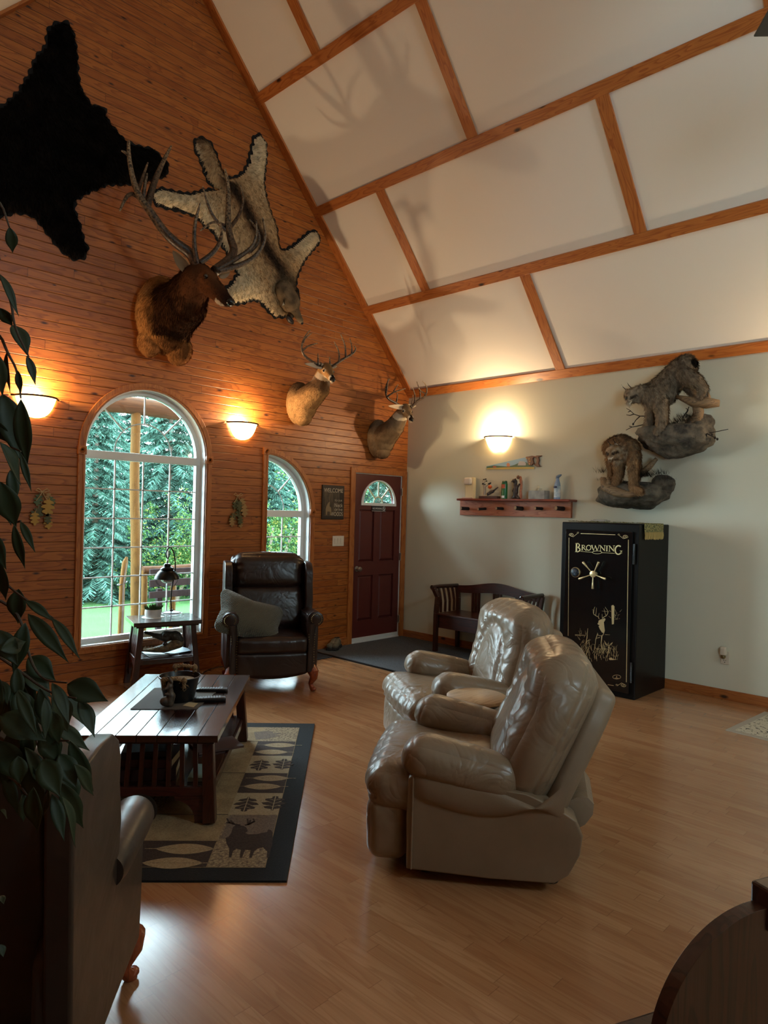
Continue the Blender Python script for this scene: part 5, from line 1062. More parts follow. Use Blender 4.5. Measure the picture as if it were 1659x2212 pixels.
# --- lynxes on rocks
def A7(x, y): return (1180+x/3.463, 740+y/3.463)
def b7(x, y, X): return wB(*A7(x, y), X)
t_ = NT('artificial_rock'); n_ = t_.noise(t_.obj(), 9, 6, .65); n3 = t_.noise(t_.obj(), 2.5, 3); t_.set(Base_Color=t_.mix(t_.ramp(n_, [(.35, 0.0), (.62, 1.0)]), srgb('26211b'), t_.mix(n3, srgb('554c40'), srgb('6e6454'))), Roughness=.85); t_.bump(n_, .9, .03); M['rock'] = t_.m
def rock(nm, par, c, r, seed, flatten=.5):
    mb = MB(); mb.ell((0, 0, 0), (1, 1, 1), 72)
    for i, v in enumerate(mb.v):
        p = V(v); d = 1+.22*nz(p.x+seed, p.y, p.z, 1.3)+.16*abs(nz(p.x, p.y+seed, p.z, 2.8))-.05*abs(nz(p.x, p.y, p.z+seed, 7)); z = p.z*d
        if z > flatten: z = flatten+(z-flatten)*.35
        mb.v[i] = (min(c[0]+p.x*d*r[0], -.004), c[1]+p.y*d*r[1], c[2]+z*r[2])
    return mb.build(nm, M['rock'], par, smooth=True, world=True, angle=False)
M['drift'] = wood('weathered_driftwood', '3e2e20', '8f7250', 1, .7, 1.5, knots=False, contrast=1.2); M['twig'] = mat('dark_twig', '1e1612', .8); M['moss'] = mat('dry_dark_grass', '2e281c', .9)
def tuft(mb, c, n, L, rnd, spread=.05):
    for _ in range(n):
        p = c+V((rnd.gauss(0, spread*.5), rnd.gauss(0, spread), rnd.gauss(0, .008))); d = V((rnd.uniform(-.6, .4), rnd.uniform(-.8, .8), 1)).normalized()*L*rnd.uniform(.5, 1.1); s = d.orthogonal().normalized()*.0022; mb.add([p-s, p+s, p+d*.6+s*.6+V((0, 0, -.002)), p+d], [(0, 1, 2, 3)])
LB, LD, LC = lin('7a6a56'), lin('4e4236'), lin('a3917a')
def lynx(t, legs, torso, headc, nosep, tail, ears, tone, seed):
    ax = nosep-headc; ax_n = ax.normalized(); sd = ax_n.cross(V((0, 0, 1))).normalized(); up = sd.cross(ax_n)
    pr = list(torso)+[x for L in legs for x in L]+[('e', headc, (.072, .078, .072)), ('c', headc+ax*.3-up*.01, nosep-ax*.15-up*.012, .045, .030), ('c', headc-up*.03+sd*.035, headc-up*.055+sd*.05+ax*.2, .035, .02), ('c', headc-up*.03-sd*.035, headc-up*.055-sd*.05+ax*.2, .035, .02)]+tail
    b = organic(pr, .008, 3); TT = lin(tone)
    def col(p):
        c = mixc(TT, LD, .25+.7*nz(p.x, p.y, p.z, 30)+.3*((p.z-headc.z)/.3)); hd = (p-headc).length
        if hd < .12:
            c = mixc(c, LC, .25+.9*nz(p.x, p.y, p.z, 34)); e_ = p-(headc+ax_n*.05+up*.02)
            if abs(e_.dot(up)) < .012 and abs(e_.dot(sd)) > .012 and e_.dot(ax_n) > -.02: c = mixc(c, lin('1a1410'), .8)
            if (p-nosep).length < .03 and (p-nosep).dot(up) < -.008: c = lin('c8bca8')
        if tail and (p-V(tail[-1][2])).length < .045: c = lin('0c0908')
        return c
    paint(b, col); fur(b, 15000, lambda p: .016 if (p-headc).length < .1 else .032, lambda p: V((.1, -.5 if (p-headc).length > .12 else -ax_n.y, -.8)), col, .0016, .35, .4, seed=seed)
    o = b.build('body', M['fur'], t, smooth=True, world=True)
    for (bs, tp) in ears:
        ear(t, bs, tp, .022, '5a4c3c', 'b0a088', ax_n+V((-.3, 0, 0))); d = (tp-bs).normalized(); MB().tube([tp-d*.005, tp+d*.03, tp+d*.05+V((0, 0, .01))], [.004, .003, .0008], 6).build('ear_tuft', M['nose'], t, world=True)
    eyes(t, [headc+ax_n*.066+sd*.030+up*.014, headc+ax_n*.066-sd*.030+up*.014], .009); MB().ell(nosep-ax*.02, (.012, .012, .009), 10).build('nose', mat('pink_brown_nose', '5a3c34', .5), t, smooth=True, world=True)
    mb = MB(); rnd = random.Random(seed)
    for k in range(40):
        s_ = 1 if k % 2 else -1; p = headc-up*.06+sd*s_*rnd.uniform(.03, .06)+ax_n*rnd.uniform(-.01, .03); d = (-up*1.0+sd*s_*.4).normalized()*rnd.uniform(.03, .055); q = sd*.002; mb.add([p-q, p+q, p+d], [(0, 1, 2)])
    mb.build('cheek_ruff', mat('pale_ruff_hair', '8f8270', .9), t, world=True)
    return o
l1 = thing('lynx_mount', 'mounted lynx standing with raised hindquarters, upper of the two on the cream wall', 'mounted lynx', (0, b7(960, 720, 0).y, b7(960, 720, 0).z))
hd, ns = b7(645, 398, -.42), b7(612, 440, -.50)
def cp(a, b, r0, r1): return ('c', a, b, r0, r1)
sh, mid, hip = b7(800, 400, -.33), b7(900, 320, -.27), b7(1010, 205, -.22)
legs = [[cp(b7(850, 430, -.36), b7(868, 540, -.37), .075, .052), cp(b7(868, 540, -.37), b7(865, 635, -.38), .052, .045), cp(b7(868, 645, -.38), b7(835, 660, -.40), .040, .034)],
        [cp(b7(790, 430, -.27), b7(785, 540, -.26), .062, .050), cp(b7(785, 540, -.26), b7(765, 625, -.27), .050, .044), cp(b7(765, 640, -.27), b7(730, 650, -.29), .038, .032)],
        [cp(b7(1030, 240, -.28), b7(1120, 290, -.31), .088, .060), cp(b7(1125, 285, -.31), b7(1180, 345, -.28), .055, .038), cp(b7(1178, 350, -.28), b7(1150, 405, -.29), .036, .034)],
        [cp(b7(1010, 260, -.18), b7(1060, 330, -.17), .075, .05), cp(b7(1060, 330, -.17), b7(1110, 400, -.17), .042, .034)]]
lynx(l1, legs, [cp(sh, mid, .118, .125), cp(mid, hip, .124, .118), ('e', b7(1040, 190, -.23), (.10, .105, .12)), ('e', b7(885, 380, -.28), (.10, .12, .11)), ('e', b7(830, 420, -.33), (.09, .09, .10)), cp(b7(780, 380, -.35), b7(690, 370, -.40), .088, .066)], hd, ns, [cp(b7(1060, 130, -.22), b7(1105, 155, -.25), .035, .026)],
     [(b7(615, 370, -.41), b7(590, 347, -.42)), (b7(660, 365, -.41), b7(632, 335, -.44))], '837360', 21)
rc = b7(972, 703, -.17); rock('rock_base', l1, rc, (.26, .325, .185), 2.0, .42)
rc2 = b7(1150, 640, -.12); rock('rock_base', l1, rc2, (.14, .12, .13), 5.0, .9)
mb = MB().tube([b7(975, 400, -.30), b7(1050, 425, -.30), b7(1120, 450, -.27), b7(1200, 450, -.24), b7(1290, 455, -.22)], [.014, .032, .048, .050, .03], 14); mb.tube([b7(1200, 440, -.24), b7(1215, 400, -.22), b7(1212, 372, -.22)], [.03, .02, .008], 10); mb.tube([b7(1130, 440, -.25), b7(1140, 520, -.22), b7(1110, 610, -.22)], [.05, .045, .055], 14)
for i, v in enumerate(mb.v): p = V(v); k = .012*nz(p.x, p.y, p.z, 14); mb.v[i] = (p.x+k, p.y+k, p.z+.012*nz(p.z, p.x, p.y, 18))
mb.build('driftwood', M['drift'], l1, smooth=True, world=True, angle=False)
mb = MB()
for pts in ([(740, 550), (700, 550), (655, 535), (630, 510), (600, 492)], [(655, 535), (625, 545), (600, 540)], [(700, 552), (670, 580), (650, 612)], [(735, 612), (680, 625), (640, 632), (597, 655)], [(640, 632), (622, 625)], [(630, 512), (612, 520)], [(1020, 560), (1050, 520), (1068, 480)], [(1050, 525), (1062, 505), (1045, 492)], [(1040, 630), (1120, 650), (1200, 680), (1280, 665), (1362, 648)], [(1200, 680), (1240, 700), (1280, 720)], [(1200, 682), (1195, 712)], [(825, 620), (828, 570)]): mb.tube([b7(x, y, -.28+.02*i) for i, (x, y) in enumerate(pts)], [.0055-.0035*i/len(pts) for i in range(len(pts))], 6)
for x, y in ((1195, 700), (1240, 690), (1262, 712), (1280, 722), (738, 552), (650, 610), (1215, 705)): mb.ell(b7(x, y, -.22), (.010, .010, .013), 8)
mb.build('twigs', M['twig'], l1, world=True)
mb = MB(); rnd = random.Random(4)
for x, y, n in ((960, 620, 60), (1000, 590, 50), (920, 640, 30), (1050, 560, 50), (740, 690, 30), (1040, 660, 40), (900, 650, 30)): tuft(mb, b7(x, y, -.27), n*3, .05, rnd, .045)
mb.build('dry_grass', M['moss'], l1, world=True)
l2 = thing('lynx_mount', 'brown lynx mounted looking over driftwood, lower of the two on the wall', 'mounted lynx', (0, b7(650, 1130, 0).y, b7(650, 1130, 0).z))
hd, ns = b7(508, 822, -.46), b7(478, 850, -.53)
legs = [[cp(b7(655, 850, -.36), b7(650, 960, -.40), .062, .046), cp(b7(650, 960, -.40), b7(655, 1080, -.40), .044, .036), cp(b7(655, 1095, -.40), b7(700, 1112, -.44), .038, .032)],
        [cp(b7(545, 900, -.38), b7(545, 980, -.38), .055, .042), cp(b7(545, 980, -.38), b7(515, 1070, -.37), .042, .036)],
        [cp(b7(490, 880, -.24), b7(495, 960, -.26), .06, .04), cp(b7(495, 960, -.26), b7(485, 1040, -.26), .04, .034)],
        [cp(b7(665, 860, -.20), b7(680, 960, -.22), .05, .04), cp(b7(680, 960, -.22), b7(665, 1060, -.24), .04, .034)]]
lynx(l2, legs, [cp(b7(500, 790, -.22), b7(560, 770, -.28), .10, .105), cp(b7(560, 775, -.28), b7(620, 800, -.33), .108, .10), ('e', b7(620, 840, -.34), (.085, .085, .10)), cp(b7(580, 830, -.38), b7(525, 820, -.44), .08, .066), ('e', b7(600, 800, -.22), (.11, .10, .10))], hd, ns, [],
     [(b7(495, 785, -.45), b7(478, 762, -.47)), (b7(530, 778, -.44), b7(514, 750, -.46))], '8c6c4c', 22)
rock('rock_base', l2, b7(640, 1125, -.16), (.26, .33, .155), 9.0); rock('rock_base', l2, b7(875, 1060, -.10), (.13, .10, .10), 12.0, .8)
mb = MB().tube([b7(425, 1020, -.36), b7(440, 1080, -.40), b7(520, 1120, -.42), b7(620, 1140, -.42), b7(715, 1118, -.42)], [.03, .045, .045, .035, .025], 14); mb.tube([b7(445, 1080, -.40), b7(470, 1050, -.38), b7(465, 1010, -.36)], [.04, .03, .012], 10); mb.tube([b7(700, 985, -.25), b7(770, 930, -.24), b7(825, 868, -.22)], [.03, .03, .018], 10)
for i, v in enumerate(mb.v): p = V(v); k = .010*nz(p.x, p.y, p.z, 14); mb.v[i] = (p.x+k, p.y+k, p.z+.010*nz(p.z, p.x, p.y, 18))
mb.build('driftwood', M['drift'], l2, smooth=True, world=True, angle=False)
mb = MB(); rnd = random.Random(6)
for x, y, n, L in ((430, 970, 40, .08), (560, 1060, 60, .05), (600, 1070, 60, .05), (720, 1000, 70, .07), (760, 1000, 60, .07), (855, 985, 40, .07), (900, 1020, 40, .04), (425, 1030, 30, .04)): tuft(mb, b7(x, y, -.28), n*2, L, rnd, .035)
mb.build('dry_grass', M['moss'], l2, world=True)
# ------------------------------------------------------------------ things on the wood wall
def fsA(loops, t, y=0.0): return flat_mesh(loops, t).xf(Matrix.Translation((0, y, 0)) @ ONA)
def xz(x, y, Y=0.0): p = wA(x, y, Y); return (p.x, p.z)
sg0, sg1 = wA(696.5, 1047, -.01), wA(741.5, 1122, -.01); SW, SHh = sg1.x-sg0.x, sg0.z-sg1.z; sx0, sz0 = sg0.x, sg1.z
sgn = thing('welcome_sign', 'dark wooden sign reading WELCOME TO OUR Neck OF THE WOODS beside the maroon door', 'sign', (sx0+SW/2, 0, sz0+SHh/2))
t_ = NT('printed_forest_board'); n_ = t_.noise(t_.vec(t_.M('MULTIPLY', t_.xyz(t_.obj())[0], 40), t_.M('MULTIPLY', t_.xyz(t_.obj())[2], 5)), 1.0, 4, .7); t_.set(Base_Color=t_.mix(t_.ramp(n_, [(.4, 0.0), (.7, 1.0)]), srgb('2e241c'), srgb('6a5c48')), Roughness=.5)
MB().box((sx0+SW/2, -.008, sz0+SHh/2), (SW, .016, SHh)).build('board', mat('dark_sign_board', '2a211c', .5), sgn, world=True, bevel=.002)
MB().box((sx0+SW*.43, -.0165, sz0+SHh*.45), (SW*.72, .001, SHh*.72)).build('forest_picture', t_.m, sgn, world=True)
# faint buck in the printed picture
buck = [(.18, .10), (.16, .30), (.20, .42), (.25, .50), (.30, .56), (.36, .58), (.35, .50), (.34, .42), (.42, .36), (.44, .25), (.42, .08), (.38, .08), (.37, .22), (.25, .22), (.23, .08)]
fsA([[(sx0+SW*(u*.95), sz0+SHh*(v*.8+.05)) for u, v in buck]], .0006, -.0172).build('printed_buck', mat('printed_buck_tone', '8a7658', .6), sgn, world=True)
tm = mat('cream_sign_lettering', 'c8bba6', .5)
def lay(txt, u, v, h, w, par, m, box, Y, nm='lettering', bold=0):
    b = text_mesh(txt, 1.0, .001, 'LEFT'); x0 = min(p[0] for p in b.v); x1 = max(p[0] for p in b.v); y0 = min(p[1] for p in b.v); y1 = max(p[1] for p in b.v)
    for i, p in enumerate(b.v): b.v[i] = (box[0]+box[2]*(u+w*(p[0]-x0)/(x1-x0)), Y-p[2]*.6, box[1]+box[3]*(v+h*(p[1]-y0)/(y1-y0)))
    return b.build(nm, m, par, world=True)
BX = (sx0, sz0, SW, SHh)
for a in (('WELCOME', .06, .79, .12, .88), ('TO OUR', .55, .53, .05, .36), ('Neck', .56, .36, .115, .38), ('OF THE', .56, .245, .07, .38), ('WOODS', .38, .10, .115, .57)): lay(a[0], a[1], a[2], a[3], a[4], sgn, tm, BX, -.0165)
a, b = wA(718.6, 1157.7, -.005), wA(742.3, 1179.4, -.005); sw = thing('light_switch', 'white three rocker light switch plate below the welcome sign', 'light switch', ((a.x+b.x)/2, 0, (a.z+b.z)/2)); M['plate'] = mat('white_switch_plastic', 'ddd2c2', .4)
MB().box(((a.x+b.x)/2, -.004, (a.z+b.z)/2), (b.x-a.x, .008, a.z-b.z)).build('cover_plate', M['plate'], sw, world=True, bevel=.002)
for k in (-1, 0, 1): MB().box(((a.x+b.x)/2+k*.046, -.009, (a.z+b.z)/2), (.032, .006, .066), rot=(R(4), 0, 0)).build('rocker', M['plate'], sw, world=True, bevel=.0015)
a, b = wA(803.7, 1092, 0), wA(833, 1105, 0); ns_ = thing('no_smoking_sign', 'small black NO SMOKING sign stuck on the maroon door under the fan window', 'sign', ((a.x+b.x)/2, 0, (a.z+b.z)/2)); w_, h_ = b.x-a.x, a.z-b.z
MB().box(((a.x+b.x)/2, .004, (a.z+b.z)/2), (w_, .006, h_)).build('plaque', mat('black_plaque', '141416', .4), ns_, world=True, bevel=.001)
mb = MB(); mb.box(((a.x+b.x)/2, .0045, a.z-.004), (w_, .007, .006)).box(((a.x+b.x)/2, .0045, b.z+.004), (w_, .007, .006)); mb.build('silver_rail', M['white_metal'], ns_, world=True)
lay('NO SMOKING', .05, .34, .32, .68, ns_, bpy.data.materials['white_vinyl'], (a.x, b.z, w_, h_), .0008)
cx_, cz_ = a.x+w_*.87, (a.z+b.z)/2; mb = MB(); mb.tube([(cx_+.022*math.cos(q), .0006, cz_+.022*math.sin(q)) for q in [i*math.pi/10 for i in range(21)]], .0025, 5); mb.bar((cx_-.016, .0006, cz_+.016), (cx_+.016, .0006, cz_-.016), .004, .001, (0, 1, 0)); mb.bar((cx_-.012, .0006, cz_-.002), (cx_+.012, .0006, cz_-.002), .004, .001, (0, 1, 0)); mb.build('no_smoking_symbol', M['white'], ns_, world=True)
# leaf swags
def oak(c, ang, L, w=.5):
    P = []
    prof = [(0, .03), (.12, .06), (.18, .30), (.28, .38), (.34, .12), (.42, .40), (.54, .50), (.60, .16), (.70, .38), (.80, .38), (.85, .12), (.95, .12), (1, .0)]
    for u, v in prof: P.append((u*L, v*L*w))
    for u, v in prof[::-1][1:]: P.append((u*L, -v*L*w))
    ca, sa = math.cos(ang), math.sin(ang); return [(c[0]+x*ca-y*sa, c[1]+x*sa+y*ca) for x, y in P]
LC_ = {'y': mat('golden_leaf', 'a8822c', .5), 'o': mat('olive_leaf', '4c4a22', .5), 'g': mat('green_leaf', '4a5a34', .5), 't': mat('tan_leaf', '9a7844', .5)}
def swag(nm, label, conv, bow, leaves, gold):
    t = thing(nm, label, 'leaf swag', (xz(*conv(*bow))[0], 0, xz(*conv(*bow))[1])); b0 = V((xz(*conv(*bow))[0], -.015, xz(*conv(*bow))[1])); mb = MB()
    for s in (-1, 1): mb.tube([b0, b0+V((s*.035, -.01, .025)), b0+V((s*.055, -.01, .01)), b0+V((s*.02, -.008, -.004)), b0], .004, 6); mb.tube([b0, b0+V((s*.02, -.005, -.04)), b0+V((s*.045, -.002, -.075))], .0035, 6)
    mb.build('raffia_bow', mat('raffia', 'b89a6e', .8) if 'raffia' not in bpy.data.materials else bpy.data.materials['raffia'], t, world=True)
    for i, (x, y, ang, L, k) in enumerate(leaves):
        c = xz(*conv(x, y)); yy = -.012-.004*(i % 4); f = fsA([oak((c[0]-math.cos(ang)*L/2, c[1]-math.sin(ang)*L/2), ang, L, .72)], .003, yy); f.build('leaf', LC_[k], t, world=True, bevel=.0008)
        MB().tube([(b0.x, -.008, b0.z), ((b0.x+c[0])/2, -.010, (b0.z+c[1])/2), (c[0]-math.cos(ang)*L*.4, yy-.004, c[1]-math.sin(ang)*L*.4)], .0018, 5).build('stem', LC_['t'], t, world=True)
dn = -math.pi/2
swag('leaf_swag', 'yellow and olive oak leaf swag tied with a raffia bow, left of the tall window', lambda x, y: (x/3.352, 780+y/3.352), (300, 945), [(272, 1003, dn-.2, .11, 'g'), (345, 982, dn, .08, 't'), (368, 1012, dn+.4, .09, 'g'), (340, 1058, dn-.1, .16, 'y'), (288, 1085, dn-.2, .12, 'o'), (250, 1105, dn-.5, .12, 'o'), (246, 1138, dn, .12, 'y'), (338, 1138, dn, .10, 'o'), (343, 1172, dn+.15, .11, 'y')], 1)
swag('leaf_swag', 'muted oak leaf swag tied with a raffia bow, between the two arched windows', lambda x, y: (460+x/3.567, 880+y/3.567), (185, 680), [(170, 745, dn-.3, .12, 'o'), (222, 735, dn+.3, .12, 't'), (195, 760, dn, .12, 'o'), (232, 795, dn+.1, .14, 't'), (192, 810, dn, .12, 'o'), (145, 850, dn-.4, .12, 'o'), (137, 880, dn, .11, 't'), (200, 865, dn, .11, 'o'), (206, 893, dn+.1, .10, 't')], 0)
# ------------------------------------------------------------------ floor coverings
t_ = NT('charcoal_loop_carpet'); n_ = t_.noise(t_.obj(), 140, 2, .8); t_.set(Base_Color=t_.mix(t_.ramp(n_, [(.3, 0.0), (.7, 1.0)]), srgb('26282c'), srgb('6b6e72')), Roughness=.95); t_.bump(n_, .9, .006); M['carpet'] = t_.m
tag(MB().box((-.785, -1.12, .006), (1.49, 2.2, .012)).build('entry_carpet', M['carpet'], None, bevel=.004), 'charcoal entry carpet on the floor in front of the maroon door', 'carpet')
tag(MB().box((-2.06, -.215, .005), (.98, .37, .010)).build('door_mat', mat('dark_blue_grey_mat', '2a3038', .9, bump=(140, .8, .004)), None, bevel=.004), 'dark blue grey mat beside the entry carpet, behind the brown recliner', 'mat')
MB_ = MB().box((-1.55, -1.12, .006), (.02, 2.2, .013)); struct(MB_.build('trim_90', M['black_metal'], None))
def rugpile(nm, h, c2=None, sc=120, big=None):
    t = NT(nm); n = t.noise(t.obj(), sc, 3, .75); f = t.ramp(n, [(.35, 0.0), (.65, 1.0)]); 
    if big: f = t.M('ADD', t.M('MULTIPLY', f, .6), t.M('MULTIPLY', t.ramp(t.noise(t.obj(), big, 4, .7), [(.4, 0.0), (.6, 1.0)]), .5), clamp=True)
    t.set(Base_Color=t.mix(f, srgb(h), srgb(c2 or h)), Roughness=.95); t.bump(n, .7, .005); return t.m
RN, RF = V((-4.742, -3.671, 0)), V((-3.244, -2.081, 0)); ru = (RF-RN).normalized(); rv = V((-ru.y, ru.x, 0)); RL = (RF-RN).length; RWd = 1.55
rug = thing('area_rug', 'brown and beige lodge rug with a black border under the coffee table', 'rug', (RN+ru*RL/2+rv*RWd/2)[:])
def rp(u, v, z=.012): p = RN+ru*u+rv*v; return (p.x, p.y, z)
def rquad(u0, v0, u1, v1, m, nm, z0=.0, z1=.0125):
    mb = MB(); P = [rp(u0, v0, z0), rp(u1, v0, z0), rp(u1, v1, z0), rp(u0, v1, z0)]; Q = [p[:2]+(z1,) for p in P]; mb.add(P+Q, [(0, 3, 2, 1), (4, 5, 6, 7), (0, 1, 5, 4), (1, 2, 6, 5), (2, 3, 7, 6), (3, 0, 4, 7)]); return mb.build(nm, m, rug, world=True)
rquad(0, 0, RL, RWd, rugpile('black_rug_border', '07080a', '15171a'), 'border', 0, .010)
rquad(.105, .105, RL-.105, RWd-.105, rugpile('beige_rug_field', 'a08a66', '7a6446', 90, 8), 'field', 0, .0112)
def R7(x, y): p = fl(270+x/3.858, 1540+y/3.858, .0125); return (p.x, p.y)
def uv(x, y): p = R7(x, y); d = V((p[0], p[1], 0))-RN; return (d.dot(ru), d.dot(rv))
def flatF(loops, t, z, nm, m): return flat_mesh(loops, t).xf(Matrix.Translation((0, 0, z))).build(nm, m, rug, world=True)
dk = rugpile('dark_brown_rug_pile', '2c1f18', '42322a'); sp = rugpile('speckled_brown_rug_pile', '5a4638', 'a89472', 70); gb = rugpile('grey_brown_rug_pile', '5c4c42', '7d6c5c', 110); be = rugpile('cream_rug_pile', 'a89272', '8a7352', 110); lt = rugpile('pale_band_rug_pile', 'a8977a', '8f7c5e', 110)
bu = [uv(1300, 1330)[0], uv(1310, 848)[0], uv(1370, 668)[0], uv(1410, 502)[0], uv(1440, 358)[0], uv(1460, 238)[0], RL-.105]; vr = .108; vl = (uv(670, 1330)[1]+uv(850, 855)[1]+uv(1000, 502)[1])/3
def pcol(i, m, nm): rquad(max(.108, bu[i]), vr, bu[i+1], vl, m, nm, .011, .0118)
bu[0] = .108
pcol(0, sp, 'stag_panel'); pcol(1, lt, 'oak_leaf_band'); pcol(2, dk, 'leaf_panel'); pcol(3, lt, 'oak_leaf_band'); pcol(4, dk, 'leaf_panel'); pcol(5, sp, 'bear_panel')
rquad(bu[0]+(bu[1]-bu[0])*.5, vr, bu[1]-.005, vl-.01, gb, 'stag_sky', .0117, .0120); rquad(.108, vl+.004, uv(700, 1068)[0], 1.08, dk, 'leaf_panel', .011, .0118); rquad(.108, 1.085, bu[1], RWd-.108, sp, 'stag_panel', .011, .0118)
for i in (1, 2, 3, 4): rquad(bu[i], RWd-.108-.47, bu[i+1]-.004, RWd-.108, dk if i % 2 == 0 else lt, 'leaf_panel' if i % 2 == 0 else 'oak_leaf_band', .011, .0118)
ub = uv(700, 1068)[0]
for u_ in (ub, bu[1], bu[3], bu[5]): rquad(u_-.003, vl, u_+.003, RWd-.58, dk, 'pattern_line', .0114, .0120)
for v_ in (.80, 1.0): rquad(ub, v_-.003, RL-.11, v_+.003, dk, 'pattern_line', .0114, .0120)
rquad(bu[1]+.05, .72, bu[4], 1.0, sp, 'center_panel', .0112, .0119)
stag = [(845, 1085), (838, 1040), (862, 1035), (885, 1000), (900, 950), (925, 935), (985, 940), (1012, 955), (1022, 985), (1000, 1000), (1030, 1012), (1100, 1010), (1150, 998), (1185, 992), (1195, 970), (1215, 975), (1232, 1000), (1228, 1095), (1212, 1140), (1200, 1205), (1182, 1205), (1186, 1155), (1150, 1118), (1105, 1130), (1078, 1150), (1055, 1205), (1035, 1205), (1048, 1142), (1000, 1140), (975, 1205), (955, 1205), (965, 1140), (930, 1130), (900, 1150), (885, 1205), (865, 1200), (870, 1130)]
flatF([[R7(*p) for p in stag]], .0008, .0118, 'stag_figure', dk)
for L in ([(960, 935), (915, 928), (870, 915), (850, 880)], [(905, 925), (880, 895)], [(880, 915), (845, 912)], [(1000, 935), (1045, 925), (1078, 900), (1068, 880)], [(1040, 925), (1045, 890)], [(1060, 912), (1085, 905)], [(1030, 935), (1020, 880)]): flatF([[(p[0], p[1]) for p in line([R7(*q) for q in L], .014, .008)]], .0008, .0118, 'stag_antler', dk)
def feather(c, L, w, m, nm='leaf_motif'):
    cu, cv = uv(*c); P = [(cu+w*1.15*math.sin(math.pi*i/16)**.8*s, cv+L*.9*(i/16-.5)) for s, rng in ((1, range(17)), (-1, range(16, -1, -1))) for i in rng]; flatF([[rp(a, b)[:2] for a, b in P]], .0008, .0117, nm, m); flatF([[rp(a, b)[:2] for a, b in line([(cu, cv-L*.62), (cu, cv+L*.62)], .005)]], .0004, .0124, 'leaf_vein', sp)
for c in ((500, 1132), (395, 1250)): feather(c, .30, .043, be)
for c in ((1215, 543), (1145, 612), (1290, 268), (1220, 325)): feather(c, .24, .038, be)
def oakr(c, flip):
    cu, cv = uv(*c); P = oak((cu+(.09 if flip else -.09), cv), math.pi if flip else 0, .19, .72); flatF([[rp(a, b)[:2] for a, b in P]], .0008, .0117, 'oak_leaf_motif', dk); flatF([[rp(a, b)[:2] for a, b in line([(cu-.10, cv), (cu+.10, cv)], .005)]], .0004, .0124, 'leaf_vein', lt)
    for k in (-1, 1):
        for q in (-.04, 0, .04): flatF([[rp(a, b)[:2] for a, b in line([(cu+q, cv), (cu+q+(.02 if not flip else -.02), cv+k*.03)], .003)]], .0004, .0124, 'leaf_vein', lt)
oakr((1012, 755), True); oakr((1240, 755), False); oakr((1128, 430), True); oakr((1318, 430), False)
bear_ = [(1075, 160), (1180, 150), (1230, 155), (1235, 170), (1300, 165), (1300, 175), (1240, 182), (1300, 190), (1240, 200), (1180, 215), (1090, 222)]; flatF([[R7(*p) for p in bear_]], .0008, .0118, 'bear_figure', gb)
# small runner at the right edge
a, b, c = fl(1567, 1578), fl(1659, 1535), fl(1659, 1599); d1 = (b-a).normalized(); d2 = (c-a).normalized(); d2 = V((d1.y, -d1.x, 0)) if V((d1.y, -d1.x, 0)).dot(d2) > 0 else V((-d1.y, d1.x, 0))
t_ = NT('cream_printed_mat'); vo = t_.N('ShaderNodeTexVoronoi', i_Vector=t_.obj()); vo.inputs['Scale'].default_value = 16; n_ = t_.noise(t_.obj(), 34, 2, .6, 1.0); t_.set(Base_Color=t_.mix(t_.ramp(n_, [(.56, 0.0), (.62, 1.0)]), srgb('c0b49c'), srgb('3c3832')), Roughness=.8)
sr = thing('kitchen_mat', 'cream mat with dark leaf print and taupe edge at the right side of the floor', 'mat', (a+d1*.4+d2*.6)[:])
def mq(i0, z1, m, nm): P = [a+d1*i0+d2*i0, a+d1*(.8-i0)+d2*i0, a+d1*(.8-i0)+d2*(1.25-i0), a+d1*i0+d2*(1.25-i0)]; mb = MB(); mb.add([(p.x, p.y, 0) for p in P]+[(p.x, p.y, z1) for p in P], [(0, 3, 2, 1), (4, 5, 6, 7), (0, 1, 5, 4), (1, 2, 6, 5), (2, 3, 7, 6), (3, 0, 4, 7)]); mb.build(nm, m, sr, world=True)
mq(0, .006, mat('taupe_mat_edge', 'a39684', .8), 'edge'); mq(.05, .0072, t_.m, 'printed_field')
